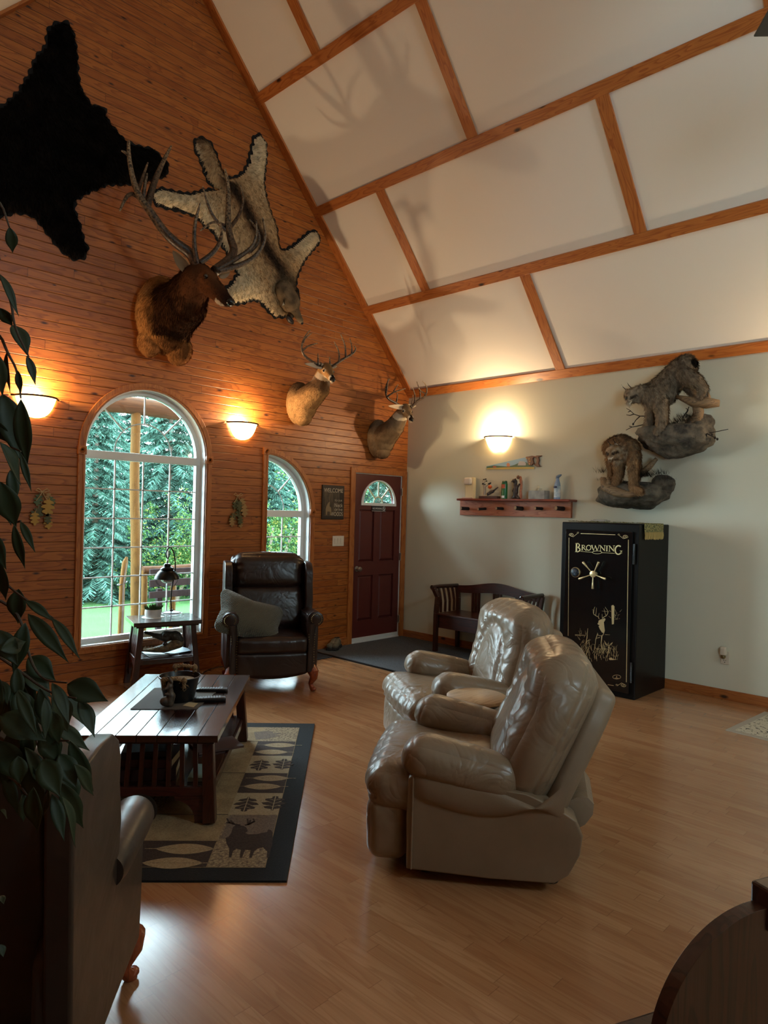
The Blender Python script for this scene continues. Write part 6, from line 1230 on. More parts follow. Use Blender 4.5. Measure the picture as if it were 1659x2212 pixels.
# ------------------------------------------------------------------ hall bench
hb_ = thing('hall_bench', 'cherry wood hall bench with slatted arms and back against the cream wall', 'bench', (-.27, -1.48, 0)); by0, by1 = -.93, -2.05; XFb, XBk = -.46, -.05
MB().box((-.255, (by0+by1)/2, .445), (.43, by0-by1-.02, .022)).build('seat', M['cherry_y'], hb_, world=True, bevel=.005)
MB().box((XFb+.03, (by0+by1)/2, .36), (.02, by0-by1-.06, .15)).build('front_apron', M['cherry_y'], hb_, world=True, bevel=.003)
for y in (by0-.02, by1+.02): MB().box((-.255, y, .36), (.38, .02, .15)).build('side_apron', M['cherry'], hb_, world=True)
for y, s in ((by0, 1), (by1, -1)):
    P = [(XFb, y, .012), (XFb, y, .45), (XFb+.012, y, .56), (XFb+.02, y+.0*s, .64), (XFb-.005, y+.03*s, .72), (XFb-.01, y+.045*s, .745)]
    mb = MB()
    for i in range(len(P)-1): mb.bar(P[i], P[i+1], .042, .05, (1, 0, 0))
    mb.build('front_leg', M['cherry_z'], hb_, world=True, bevel=.002)
    P = [(XBk, y, .012), (XBk, y, .45), (XBk+.0, y, .60), (XBk-.0, y+.02*s, .73)]; mb = MB()
    for i in range(len(P)-1): mb.bar(P[i], P[i+1], .042, .042, (1, 0, 0))
    mb.build('back_leg', M['cherry_z'], hb_, world=True, bevel=.002)
    MB().tube([(XFb-.03, y+.045*s, .745), (XFb+.1, y+.045*s, .75), (XBk, y+.02*s, .745)], .024, 12).build('arm_rail', M['cherry'], hb_, world=True, smooth=True, angle=60)
    MB().lathe([(0, 0), (.026, 0), (.027, .006), (.02, .008), (.012, .004), (.006, .009), (0, .009)], (XFb-.028, y+.045*s, .745), 18, Matrix.Rotation(R(-90), 3, 'Y')).build('arm_scroll', M['cherry'], hb_, world=True, smooth=True)
    for k in range(4):
        u = (k+1)/5; x = XFb+(XBk-XFb)*u; mb = MB(); Q = [(x, y, .455), (x, y-.0, .58), (x, y+.02*s, .68), (x, y+.038*s, .735)]
        for i in range(3): mb.bar(Q[i], Q[i+1], .014, .030, (1, 0, 0))
        mb.build('arm_slat', M['cherry_z'], hb_, world=True)
ymid = (by0+by1)/2; hw_ = (by0-by1)/2
tp = [(by0+.01-(by0-by1+.02)*i/24, .745+.075*math.exp(-((i/24-.5)/.30)**2)) for i in range(25)]; bt = [(y, .665+.04*math.exp(-((y-ymid)/.3)**2)) for y, z in tp[::-1]]
flat_mesh([[(-y, z) for y, z in tp+bt]], .024).xf(Matrix.Translation((XBk+.012, 0, 0)) @ ONB).build('crest_rail', M['cherry_y'], hb_, world=True, bevel=.004)
for yc, n in ((-.0, 3), (.30, 3), (-.30, 3)):
    for k in range(n): y = ymid+yc+(k-1)*.045; MB().bar((XBk, y, .455), (XBk, y, .70), .028 if k != 1 else .036, .012, (1, 0, 0)).build('back_slat', M['cherry_z'], hb_, world=True)
# ------------------------------------------------------------------ shoes and cord
M['shoe'] = mat('olive_brown_shoe', '7e745e', .8, var=(30, '524a3c'), bump=(70, .5)); M['sole'] = mat('dark_rubber_sole', '1c1b1a', .7); M['lace'] = mat('pale_shoe_lace', 'a09880', .8)
def shoe(label, loc, rz):
    t = thing('hiking_shoe', label, 'shoe', loc, rz, 'pair of hiking shoes')
    b = organic([('e', (.09, 0, .045), (.06, .044, .036)), ('e', (0, 0, .055), (.07, .042, .045)), ('e', (-.09, 0, .05), (.045, .036, .045)), ('c', (-.08, 0, .08), (.0, 0, .085), .032, .03), ('c', (-.105, 0, .09), (-.11, 0, .105), .02, .012)], .006, 4); b.build('upper', M['shoe'], t, smooth=True)
    def solef(u, v): pass
    MB().rbox((0, 0, .014), (.30, .098, .028), .012, 14, lambda p, n: V((p.x, p.y*(1-.18*math.exp(-((p.x)/.05)**2))*(1-.35*max(0, abs(p.x)-.1)/.05), p.z))).build('sole', M['sole'], t, smooth=True, angle=False)
    mb = MB()
    for i in range(5): x = -.005+i*.018; mb.tube([(x, -.025, .098-i*.008), (x+.008, 0, .106-i*.008), (x+.015, .025, .098-i*.008)], .0035, 6)
    mb.tube([(-.0, 0, .105), (-.02, .03, .112), (-.03, .045, .09)], .003, 6); mb.build('laces', M['lace'], t, smooth=True)
    MB().ell((-.075, 0, .110), (.032, .018, .008), 12).build('shoe_opening', M['sole'], t, smooth=True)
s1 = fl(719, 1399, .015); s2 = fl(706, 1392, .015)
shoe('olive hiking shoe on the entry carpet by the wood wall, nearer of the pair', (s1.x+.01, s1.y-.05, .012), R(215)); shoe('olive hiking shoe against the wood wall, farther of the pair', (s2.x-.09, -.085, .012), R(208))
tag(MB().tube([fl(430, 1462, .006), fl(443, 1450, .006), fl(458, 1444, .006), fl(472, 1441, .006), fl(498, 1437, .006), fl(520, 1434, .006)], .004, 8).build('power_cord', M['black_metal'], None, smooth=True), 'black power cord on the floor between the side table and the brown recliner', 'cord')
# ------------------------------------------------------------------ on the coat shelf
def S8(x, y, X=-.07): return wB(980+x/5.925, 900+y/5.925, X)
def shelf_y(x, X=-.07): return S8(x, 1000, X).y
def shelf_z(y, x=600, X=-.07): return S8(x, y, X).z
k = lambda y: SZ+(shelf_z(y)-shelf_z(1024))
ds = thing('scent_dispenser', 'white and cream upright dispenser at the left end of the cedar shelf', 'dispenser', (-.08, shelf_y(215), SZ))
ya, yb = shelf_y(160), shelf_y(275); MB().box((-.075, (ya+yb)/2, SZ+.125), (.055, abs(ya-yb)*.9, .25)).build('backing', mat('cream_plastic', 'e2cfa0', .5), ds, world=True, bevel=.006)
MB().rbox((-.115, (ya+yb)/2+.01, SZ+.205), (.05, abs(ya-yb)*.8, .085), .02, 10).build('cup', M['plate'], ds, world=True, smooth=True); MB().box((-.105, (ya+yb)/2+.01, SZ+.008), (.09, abs(ya-yb)*.9, .016)).build('base', mat('blush_plastic', 'd8b8a0', .5), ds, world=True, bevel=.004)
fg_ = thing('bird_figurine', 'small figurine of dark birds and an orange bloom on a brown block on the shelf', 'figurine', (-.08, shelf_y(465), SZ)); a, b = shelf_y(350), shelf_y(583)
MB().box((-.08, (a+b)/2, SZ+.016), (.07, abs(a-b), .032)).build('block', M['cherry_y'], fg_, world=True, bevel=.003)
mb = MB(); mb.tube([S8(395, 1000), S8(400, 930), S8(385, 870), S8(400, 830), S8(395, 795)], [.016, .014, .012, .008, .004], 10).tube([S8(400, 900), S8(440, 870), S8(450, 850)], [.01, .006, .003], 8).tube([S8(385, 870), S8(370, 830), S8(380, 800)], [.008, .005, .003], 8); mb.build('pale_branch', mat('pale_birch', 'b5a898', .7), fg_, world=True, smooth=True)
mb = MB()
for x, y, r_ in ((375, 860, .013), (410, 800, .012), (385, 805, .010), (420, 825, .010), (455, 860, .014), (470, 850, .010), (400, 870, .009)): mb.ell(S8(x, y, -.085), (r_, r_*1.2, r_*.7), 8)
mb.build('dark_leaves', M['twig'], fg_, world=True); MB().ell(S8(465, 900, -.09), (.02, .026, .022), 12).build('orange_bloom', mat('orange_glaze', 'd8622c', .4), fg_, world=True, smooth=True)
bd = organic([('c', S8(440, 990, -.09), S8(500, 955, -.09), .018, .020), ('c', S8(500, 955, -.09), S8(565, 905, -.09), .014, .007), ('c', S8(490, 960, -.10), S8(540, 925, -.11), .012, .005), ('c', S8(440, 985, -.09), S8(435, 1005, -.09), .012, .008)], .004, 2); bd.build('bird_body', mat('black_bird', '1c1c20', .5, var=(60, '6a6460')), fg_, world=True, smooth=True)
gc = thing('spray_can', 'green aerosol can with a red label standing on the cedar shelf', 'spray can', (-.08, shelf_y(655), SZ)); r_ = abs(shelf_y(622)-shelf_y(688))/2; h_ = k(792)-SZ
MB().lathe([(0, 0), (r_, 0), (r_, h_*.82), (r_*.9, h_*.86), (r_*.86, h_*.88), (0, h_*.88)], (-.08, shelf_y(655), SZ), 24).build('can_body', mat('green_can', '1c6a38', .3), gc, world=True, smooth=True); MB().lathe([(r_*.86, 0), (r_*.84, h_*.08), (r_*.6, h_*.12), (0, h_*.12)], (-.08, shelf_y(655), SZ+h_*.88), 24).build('cap', mat('dark_green_cap', '0f4a26', .35), gc, world=True, smooth=True)
mb = MB(); mb.grid(lambda u, v: V((-.08-(r_+.0008)*math.cos((u-.5)*1.6), shelf_y(655)+(r_+.0008)*math.sin((u-.5)*1.6), SZ+h_*(.58+.22*v))), 12, 3); mb.build('label_patch', mat('red_orange_label', 'c05a38', .4), gc, world=True, smooth=True); mb = MB(); mb.grid(lambda u, v: V((-.08-(r_+.0008)*math.cos((u-.5)*1.2), shelf_y(655)+(r_+.0008)*math.sin((u-.5)*1.2), SZ+h_*(.06+.12*v))), 12, 3); mb.build('white_band', M['white'], gc, world=True, smooth=True)
bf = thing('bear_figurine', 'dark bear figurine standing with a log post in the middle of the cedar shelf', 'figurine', (-.08, shelf_y(815), SZ)); P_ = lambda x, y, X=-.09: V((X, shelf_y(x), k(y)))
b_ = organic([('c', P_(800, 1000), P_(805, 940), .022, .028), ('c', P_(805, 940), P_(810, 870), .030, .026), ('c', P_(785, 990), P_(770, 1012), .018, .018), ('c', P_(825, 990), P_(840, 1012), .018, .018), ('c', P_(800, 870), P_(800, 805), .02, .022), ('e', P_(790, 795, -.10), (.024, .026, .024)), ('c', P_(785, 800, -.115), P_(775, 805, -.125), .012, .008), ('c', P_(785, 890), P_(770, 925), .012, .010), ('c', P_(825, 880), P_(850, 840), .012, .011), ('e', P_(772, 778), (.008, .008, .008)), ('e', P_(800, 772), (.008, .008, .008))], .004, 2); b_.build('bear_body', mat('black_brown_resin', '1d1614', .45, var=(50, '4a382c')), bf, world=True, smooth=True)
MB().tube([P_(862, 1015, -.07), P_(858, 930, -.07), P_(862, 840, -.07), P_(850, 760, -.07), P_(852, 735, -.07)], [.016, .015, .014, .016, .004], 10).build('log_post', M['cedar'], bf, world=True, smooth=True); MB().ell(P_(830, 750, -.085), (.018, .020, .022), 10).build('cub', mat('brown_cub', '7a4e34', .6), bf, world=True, smooth=True); MB().lathe([(0, 0), (.05, 0), (.045, .010), (0, .012)], (-.08, shelf_y(810), SZ), 20).build('base', M['twig'], bf, world=True)
tb = thing('tissue_box', 'grey marbled tissue box with a tissue pulled up on the cedar shelf', 'tissue box', (-.08, shelf_y(1100), SZ)); a, b = shelf_y(962, -.13), shelf_y(1165, -.13); zt_ = k(920)
MB().box((-.085, (a+b)/2, (SZ+zt_)/2), (.11, abs(a-b), zt_-SZ)).build('carton', mat('grey_marbled_card', 'aaa8a0', .6, var=(14, '86857e')), tb, world=True, bevel=.002)
ts = MB(); ts.grid(lambda u, v: V((-.085+.02*math.sin(u*9+v*3)*(1-v*.4), (a+b)/2+(u-.5)*(.075-.05*v*v)+.006*math.sin(v*8), zt_+v*.062*(1-.5*abs(u-.45)))), 22, 12); o = ts.build('tissue', mat('cream_tissue', 'e8dcc0', .8), tb, world=True, smooth=True); m_ = o.modifiers.new('s', 'SOLIDIFY'); m_.thickness = .001
sb = thing('spray_bottle', 'pale blue and white air freshener bottle at the right end of the cedar shelf', 'spray bottle', (-.08, shelf_y(1330), SZ)); r_ = abs(shelf_y(1292)-shelf_y(1368))/2; h_ = k(732)-SZ; y_ = shelf_y(1330)
MB().lathe([(0, 0), (r_*.95, 0), (r_, h_*.03), (r_, h_*.30), (r_*.96, h_*.55), (r_*.8, h_*.68), (r_*.55, h_*.78), (r_*.5, h_*.86), (0, h_*.86)], (-.08, y_, SZ), 24).build('bottle_body', mat('pale_blue_plastic', '8fa8c8', .3), sb, world=True, smooth=True)
MB().lathe([(r_*1.01, h_*.08), (r_*1.01, h_*.3), (r_*.97, h_*.55)], (-.08, y_, SZ), 24, cap=False).build('white_label', mat('white_blue_label', 'e0e6ea', .4, var=(16, '8fb4c8')), sb, world=True, smooth=True)
MB().ell((-.08-r_*.98, y_+.004, SZ+h_*.50), (.004, r_*.6, h_*.05), 14).build('label_oval', mat('navy_oval', '2c3c66', .4), sb, world=True, smooth=True)
MB().tube([(-.08, y_+.004, SZ+h_*.84), (-.08, y_, SZ+h_*.92), (-.08, y_-.02, SZ+h_*.96), (-.085, y_-.045, SZ+h_*1.0)], [r_*.5, r_*.55, r_*.42, r_*.22], 12).build('trigger_head', mat('blue_grey_trigger', '6c8098', .4), sb, world=True, smooth=True)
# ------------------------------------------------------------------ on the coffee table
TZ = cfz
def TT(x, y, z=TZ): return fl(x, y, z)
A_, B_, C_, D_ = TT(281.8, 1533), TT(423.5, 1533), TT(477, 1487), TT(334, 1487)
t_ = NT('grey_woven_mat'); p = t_.xyz(t_.obj()); w_ = t_.M('MULTIPLY', t_.M('SINE', t_.M('MULTIPLY', p[0], 900)), t_.M('SINE', t_.M('MULTIPLY', p[1], 900))); t_.set(Base_Color=t_.mix(t_.ramp(w_, [(.3, 0.0), (.7, 1.0)]), srgb('4a4540'), srgb('807a72')), Roughness=.8); t_.bump(w_, .5, .002)
mb = MB(); mb.add([tuple(q.xy)+(TZ+.0005,) for q in (A_, B_, C_, D_)]+[tuple(q.xy)+(TZ+.004,) for q in (A_, B_, C_, D_)], [(0, 3, 2, 1), (4, 5, 6, 7), (0, 1, 5, 4), (1, 2, 6, 5), (2, 3, 7, 6), (3, 0, 4, 7)]); tag(mb.build('place_mat', t_.m, None), 'grey woven place mat on the coffee table under the black bucket', 'place mat')
b0 = TT(387, 1511, TZ+.004); dpt = (b0-CAM).dot(CF); rt_ = 43*dpt/FPX; rb_ = 31*dpt/FPX; bh = 51*dpt/FPX
bk = thing('bucket', 'black metal bucket with rope handles on the coffee table', 'bucket', (b0.x, b0.y, TZ+.004))
M['bucket'] = mat('black_painted_steel', '17191a', .35, .4, var=(20, '242628'))
o = MB().lathe([(0, 0), (rb_, 0), (rt_*.97, bh*.96), (rt_, bh), (rt_*.97, bh+.003), (rt_*.93, bh*.96), (rb_*.93, .006), (0, .006)], n=40, cap=False).build('pail', M['bucket'], bk, smooth=True); MB().tube([(rt_*math.cos(a), rt_*math.sin(a), bh) for a in [i*math.pi/20 for i in range(41)]], .0045, 8).build('rim', M['bucket'], bk, smooth=True)
M['rope'] = mat('frayed_jute_rope', '9a7c54', .9, var=(40, '6a5034'), bump=(90, .8)); rnd = random.Random(5)
cr_ = CR.copy(); cr_.z = 0; cr_.normalize(); cf_ = CF.copy(); cf_.z = 0; cf_.normalize()
def ropeh(off, zz, wid, nm):
    base = cf_*off; P = [base+cr_*(-wid)+V((0, 0, zz-.04)), base+cr_*(-wid)+V((0, 0, zz)), base+cr_*(-wid*.4)+V((0, 0, zz+.012)), base+cr_*(wid*.4)+V((0, 0, zz+.008)), base+cr_*wid+V((0, 0, zz)), base+cr_*wid+V((0, 0, zz-.04))]; Q = []
    for i in range(len(P)-1):
        for q in range(6): Q.append(P[i].lerp(P[i+1], q/6))
    Q.append(P[-1]); mb = MB()
    for st in range(3): mb.tube([p+V((math.cos(i*.9+st*2.1)*.006, math.sin(i*.9+st*2.1)*.006, math.sin(i*.9+st*2.1)*.005)) for i, p in enumerate(Q)], .0065, 6)
    for e in (P[1], P[-2]): mb.ell(e, (.017, .017, .02), 10)
    for _ in range(60):
        e = rnd.choice((P[0], P[1], P[-1], P[-2])); p = e+V((rnd.gauss(0, .01), rnd.gauss(0, .01), rnd.gauss(0, .012))); mb.tube([p, p+V((rnd.uniform(-.015, .015), rnd.uniform(-.015, .015), rnd.uniform(-.02, .01)))], [.0015, .0006], 4)
    mb.build('rope_handle', M['rope'], bk, smooth=True)
ropeh(-rt_*.95, bh+.0, rt_*.5, 'a'); ropeh(rt_*.9, bh+.028, rt_*.5, 'b')
MB().lathe([(0, 0), (rt_*.8, 0), (rt_*.75, .01), (0, .016)], (0, 0, bh*.78), 24).build('crumpled_filling', mat('tan_burlap', '8a7250', .9, bump=(30, 1, .03)), bk, smooth=True)
f0 = TT(362, 1526, TZ+.004); fr = thing('raccoon_figurine', 'small brown animal figurine leaning against the black bucket', 'figurine', (f0.x, f0.y, TZ+.004))
up_ = V((0, 0, 1)); q = lambda a, z, f_=0: cr_*a+up_*z+cf_*f_
organic([('e', q(-.01, .03), (.035, .03, .028)), ('c', q(.01, .02), q(.02, .06), .026, .024), ('c', q(.018, .06), q(.012, .10), .02, .016), ('e', q(.01, .115), (.020, .018, .018)), ('c', q(.0, .11, -.015), q(-.01, .105, -.025), .009, .006), ('e', q(.0, .132), (.006, .006, .008)), ('e', q(.022, .132), (.006, .006, .008)), ('c', q(.02, .07, -.01), q(-.005, .075, -.02), .009, .008), ('c', q(.02, .14), q(.0, .17), .009, .006)], .004, 2).build('figure', mat('brown_grey_resin', '2a211b', .5, var=(40, '5e5042')), fr, smooth=True)
def remote(label, a, b, wdt, th):
    a, b = TT(*a, TZ), TT(*b, TZ); c = (a+b)/2; d = b-a; L = d.length; t = thing('remote_control', label, 'remote control', (c.x, c.y, TZ), math.atan2(d.y, d.x)); MB().rbox((0, 0, th/2), (L, wdt, th), th*.4, 12).build('case', M['rem'], t, smooth=True)
    mb = MB()
    for i in range(9):
        for j in range(3): mb.box((-L*.38+i*L*.085, (j-1)*wdt*.28, th+.001), (L*.045, wdt*.17, .003))
    mb.build('buttons', mat('pale_rubber_keys', '9aa4aa', .5) if 'pale_rubber_keys' not in bpy.data.materials else bpy.data.materials['pale_rubber_keys'], t)
M['rem'] = mat('black_remote_plastic', '0e0f11', .3)
remote('black remote control lying flat on the coffee table behind the other remote', (424, 1494), (492, 1494), .05, .022); remote('black remote control nearest the viewer on the coffee table, beside the bucket', (419, 1517), (488, 1514), .05, .026)
pc = [TT(*p, TZ+.0045) for p in ((395, 1524), (408, 1517), (428, 1519), (418, 1528))]; mb = MB(); mb.add([q_ for q_ in pc]+[q_+V((0, 0, .0012)) for q_ in pc], [(0, 3, 2, 1), (4, 5, 6, 7), (0, 1, 5, 4), (1, 2, 6, 5), (2, 3, 7, 6), (3, 0, 4, 7)]); tag(mb.build('paper_card', mat('cream_card', 'c0b08c', .8), None), 'small cream card lying in front of the bucket on the coffee table', 'card')
# books and papers on the lower shelf
TM = MOF[ct.name]; shz = .012+.15+.021
def book(label, x, y, z, d, rz, c, cat='book', nm='book', grp='books stacked under the coffee table'):
    M4 = TM @ Matrix.Translation((x, y, z-.012)) @ Matrix.Rotation(rz, 4, 'Z'); t = thing(nm, label, cat, group=grp, M=M4); cm = mat('cover_'+c, c, .45)
    MB().box((0, 0, .0015), (d[0], d[1], .003)).box((0, 0, d[2]-.0015), (d[0], d[1], .003)).box((-d[0]/2+.002, 0, d[2]/2), (.004, d[1], d[2])).build('cover', cm, t, bevel=.001); MB().box((.003, 0, d[2]/2), (d[0]-.008, d[1]-.01, d[2]-.007)).build('pages', bpy.data.materials.get('book_pages') or mat('book_pages', 'b8a88a', .9), t)
bl = cL/2
book('thick dark brown book at the bottom of the stack under the coffee table', -bl+.24, .05, shz, (.26, .32, .06), .1, '2e1814'); book('dark red book in the middle of the stack under the coffee table', -bl+.25, .04, shz+.06, (.24, .29, .045), -.05, '3c1a14'); book('black book on top of the stack under the coffee table', -bl+.24, .05, shz+.105, (.20, .25, .035), .15, '1a1210')
mg = book('pale teal magazine lying on the coffee table shelf beside the books', -bl+.20, -.235, shz, (.20, .10, .02), .0, '8fa8a4', 'magazine', 'magazine', 'magazines on the coffee table shelf'); book('dark glossy magazine sticking out of the long side of the coffee table shelf', .0, -.24, shz, (.20, .27, .012), .5, '5a4038', 'magazine', 'magazine', 'magazines on the coffee table shelf'); book('white magazine at the far left of the coffee table shelf', -bl+.25, .28, shz, (.22, .16, .05), -.1, 'c8ccc8', 'magazine', 'magazine', 'magazines on the coffee table shelf')
# ------------------------------------------------------------------ on the side table
def ET(x, y, z=ez): return fl(x, y, z)
pp = ET(330.5, 1333); pt = thing('potted_succulent', 'spiky green succulent in a white bowl on the side table', 'potted plant', (pp.x, pp.y, ez)); pr_ = 17.5*(pp-CAM).dot(CF)/FPX; ph = .072
MB().lathe([(0, 0), (pr_*.86, 0), (pr_*.97, ph*.2), (pr_, ph*.6), (pr_*.97, ph), (pr_*.9, ph), (pr_*.88, ph*.85), (0, ph*.85)], n=32).build('pot', mat('white_ceramic', 'd8d4ce', .35), pt, smooth=True)
mb = MB(); rnd = random.Random(9)
for i in range(120):
    a = rnd.uniform(0, 6.28); r0 = rnd.uniform(0, pr_*.8); p = V((r0*math.cos(a), r0*math.sin(a), ph*.85)); d = V((math.cos(a)*(.3+r0*9), math.sin(a)*(.3+r0*9), 1.0)).normalized(); L = rnd.uniform(.035, .065); s = d.orthogonal().normalized(); s2 = d.cross(s); m_ = p+d*L*.5; e = p+d*L+V((0, 0, .008)); w = .005; mb.add([p+s*w, p-s*w*.5+s2*w, p-s*w*.5-s2*w, m_+s*w, m_-s*w*.5+s2*w, m_-s*w*.5-s2*w, e], [(0, 1, 4, 3), (1, 2, 5, 4), (2, 0, 3, 5), (3, 4, 6), (4, 5, 6), (5, 3, 6)])
mb.build('leaves', mat('dark_succulent_green', '2c4426', .5, var=(30, '4c6a38')), pt); 
def doily(nm, label, c, r_):
    mb = MB(); n = 40; vs = [(c.x, c.y, ez+.0015)]+[(c.x+math.cos(i*6.2832/n)*r_*(1+.06*(i % 2)), c.y+math.sin(i*6.2832/n)*r_*(1+.06*(i % 2)), ez+.0012) for i in range(n)]; mb.add(vs, [(0, i+1, (i+1) % n+1) for i in range(n)]); o = mb.build(nm, bpy.data.materials.get('white_crochet') or mat('white_crochet', 'dcdcd8', .9), None); m_ = o.modifiers.new('s', 'SOLIDIFY'); m_.thickness = .0015; tag(o, label, 'doily', 'doilies on the side table')
doily('doily', 'white crocheted doily under the succulent bowl', pp, .095)
lp = ET(370, 1324); 
doily('doily', 'white crocheted doily under the lamp base', lp, .10)
lm = thing('table_lamp', 'black gooseneck lantern style table lamp on the side table in front of the window', 'lamp', (lp.x, lp.y, ez)); ldp = (lp-CAM).dot(CF); 
def LP(x, y, f_=0.0):   # lamp drawing in the plane facing across the room
    X, Y = 240+x/6.504, 1160+y/6.504; px0, py0 = 370, 1324; return cr_*((X-px0)*ldp/FPX)+V((0, 0, (py0-Y)*ldp/FPX))+cf_*f_
M['lampm'] = mat('black_bronze_lamp', '15110e', .3, .7)
MB().lathe([(0, 0), (.082, 0), (.085, .008), (.06, .016), (.02, .022), (.014, .035), (0, .035)], n=32).build('base', M['lampm'], lm, smooth=True)
sx_ = LP(838, 1070).dot(cr_)
MB().tube([V((0, 0, .02)), LP(835, 900), LP(845, 700), LP(872, 560), LP(886, 440), LP(880, 330), LP(858, 220), LP(825, 155), LP(795, 145), LP(765, 175), LP(752, 230), LP(760, 290), LP(778, 310), LP(795, 270), LP(800, 190)], [.006]*12+[.006, .005, .004], 10).build('gooseneck', M['lampm'], lm, smooth=True)
sc0 = LP(772, 590); ks = ldp/FPX/6.504
MB().lathe([(172*ks, 0), (176*ks, 4*ks), (165*ks, 40*ks), (130*ks, 95*ks), (95*ks, 125*ks), (80*ks, 130*ks), (95*ks, 138*ks), (90*ks, 150*ks), (75*ks, 160*ks), (60*ks, 168*ks), (48*ks, 175*ks), (50*ks, 195*ks), (40*ks, 215*ks), (12*ks, 222*ks), (6*ks, 260*ks), (0, 262*ks)], sc0, 32, cap=False).build('lamp_shade', M['lampm'], lm, smooth=True).modifiers.new('s', 'SOLIDIFY').thickness = .002
MB().ell(sc0+V((0, 0, .0)), (85*ks, 85*ks, 62*ks), 18).build('glass_globe', mat('white_opal_glass', 'dfe4e2', .25), lm, smooth=True)
mb = MB()
for a in (0, 60, 120): mb.tube([sc0+V((math.cos(R(a))*168*ks*math.cos(u), math.sin(R(a))*168*ks*math.cos(u), -130*ks*math.sin(u))) for u in [i*math.pi/16 for i in range(17)]], .0016, 5)
mb.build('wire_guard', M['lampm'], lm, smooth=True)
# skull and papers on its lower shelf
EMt = MOF[et.name]; ezs = .302
def sk(x, y, X_=0.0): d0 = V((ec.x, ec.y, 0)); dep = ((ec-CAM).dot(CF)); px, py = 240+x/6.504, 1160+y/6.504; base = fl(350, 1409, ezs); dd = (base-CAM).dot(CF); return base+cr_*((px-350)*dd/FPX)+V((0, 0, (1409-py)*dd/FPX))+cf_*X_
bs = sk(715, 1600); gs = thing('alligator_skull', 'alligator head with open toothy jaws on the lower shelf of the side table', 'alligator head', (bs.x, bs.y, ezs)); DZ = 0
M['gator'] = mat('dried_gator_skin', '86724e', .55, var=(25, '4e3e2a'), bump=(50, .8)); M['gdark'] = mat('dark_gator_hide', '332a1e', .6, bump=(45, 1, .01)); M['bone'] = mat('ivory_teeth', 'cfc0a0', .4)
organic([('c', sk(465, 1600), sk(600, 1590, .0), .012, .022), ('c', sk(600, 1590), sk(760, 1560), .024, .040), ('c', sk(760, 1560, .02), sk(930, 1490, .03), .042, .050), ('c', sk(930, 1490, .03), sk(950, 1475, .02), .045, .03)], .006, 3).build('lower_jaw', M['gator'], gs, smooth=True, world=True)
organic([('c', sk(475, 1345), sk(600, 1385), .014, .020), ('c', sk(600, 1385), sk(760, 1420), .022, .034), ('c', sk(740, 1380, .02), sk(900, 1400, .03), .036, .045), ('c', sk(880, 1390, .03), sk(960, 1440, .02), .045, .03), ('e', sk(765, 1365, -.02), (.025, .025, .018))], .006, 3).build('upper_jaw', M['gdark'], gs, smooth=True, world=True)
mb = MB()
for i in range(15):
    u = i/14; p = sk(465+205*u, 1588-10*u, -.02); mb.tube([p, p+V((0, 0, .022+.008*(i % 3)))], [.004, .0008], 6); p = sk(475+170*u, 1362+45*u, -.015); mb.tube([p, p+V((0, 0, -.020-.008*(i % 2)))], [.004, .0008], 6)
mb.build('teeth', M['bone'], gs, world=True); MB().ell(sk(770, 1490, -.03), (.022, .02, .018), 12).build('eye_socket', M['gdark'], gs, smooth=True, world=True)
for i, (label, dx, dy, c) in enumerate((('white newspaper under the alligator head on the side table shelf', -.02, .0, 'b8c4c8'), ('folded glossy magazine at the right end of the side table shelf', .12, .02, '8d9aa0'))):
    t = thing('magazine', label, 'magazine', group='papers on the side table shelf', M=EMt @ Matrix.Translation((dx, dy, .2835+.0065*i)) @ Matrix.Rotation(.1+.3*i, 4, 'Z')); MB().box((0, 0, .001), (.27, .22, .006)).build('sheets', mat('paper_'+c, c, .5), t, bevel=.001)
# ------------------------------------------------------------------ ficus close to the viewer
leafm = NT('glossy_ficus_leaf'); n_ = leafm.noise(leafm.obj(), 6, 2); leafm.set(Base_Color=leafm.mix(n_, srgb('14230f'), srgb('26391c')), Roughness=.6); fi = leafm.m
fbase = CAM+ray(-190, 1106)*1.25; fbase = V((fbase.x, fbase.y, 0)); fic = thing('ficus_plant', 'dark leafy artificial ficus reaching in from the left edge, close to the viewer', 'potted plant', fbase[:])
def at(x, y, d): return CAM+ray(x, y)*d
MB().lathe([(0, 0), (.12, 0), (.15, .26), (.16, .27), (.155, .29), (.14, .28), (.13, .25), (0, .25)], n=28).build('pot', mat('dark_glazed_pot', '241c18', .4), fic, smooth=True)
top = at(-190, 250, 1.25)
MB().tube([fbase+V((0, 0, .2)), fbase+V((.02, .01, .8)), fbase+V((-.01, .02, 1.4)), top], [.018, .015, .012, .006], 10).build('trunk', M['bark'], fic, smooth=True, world=True)
def stem(pts, d0, d1, r0=.0035, r1=.0012):
    P = [at(x, y, d0+(d1-d0)*i/(len(pts)-1)) for i, (x, y) in enumerate(pts)]
    for _ in range(2):
        Q = [P[0]]
        for i in range(len(P)-1): Q += [P[i].lerp(P[i+1], .25), P[i].lerp(P[i+1], .75)]
        P = Q+[P[-1]]
    MB().tube(P, [r0+(r1-r0)*i/(len(P)-1) for i in range(len(P))], 6).build('branch', M['bark'], fic, smooth=True, world=True)
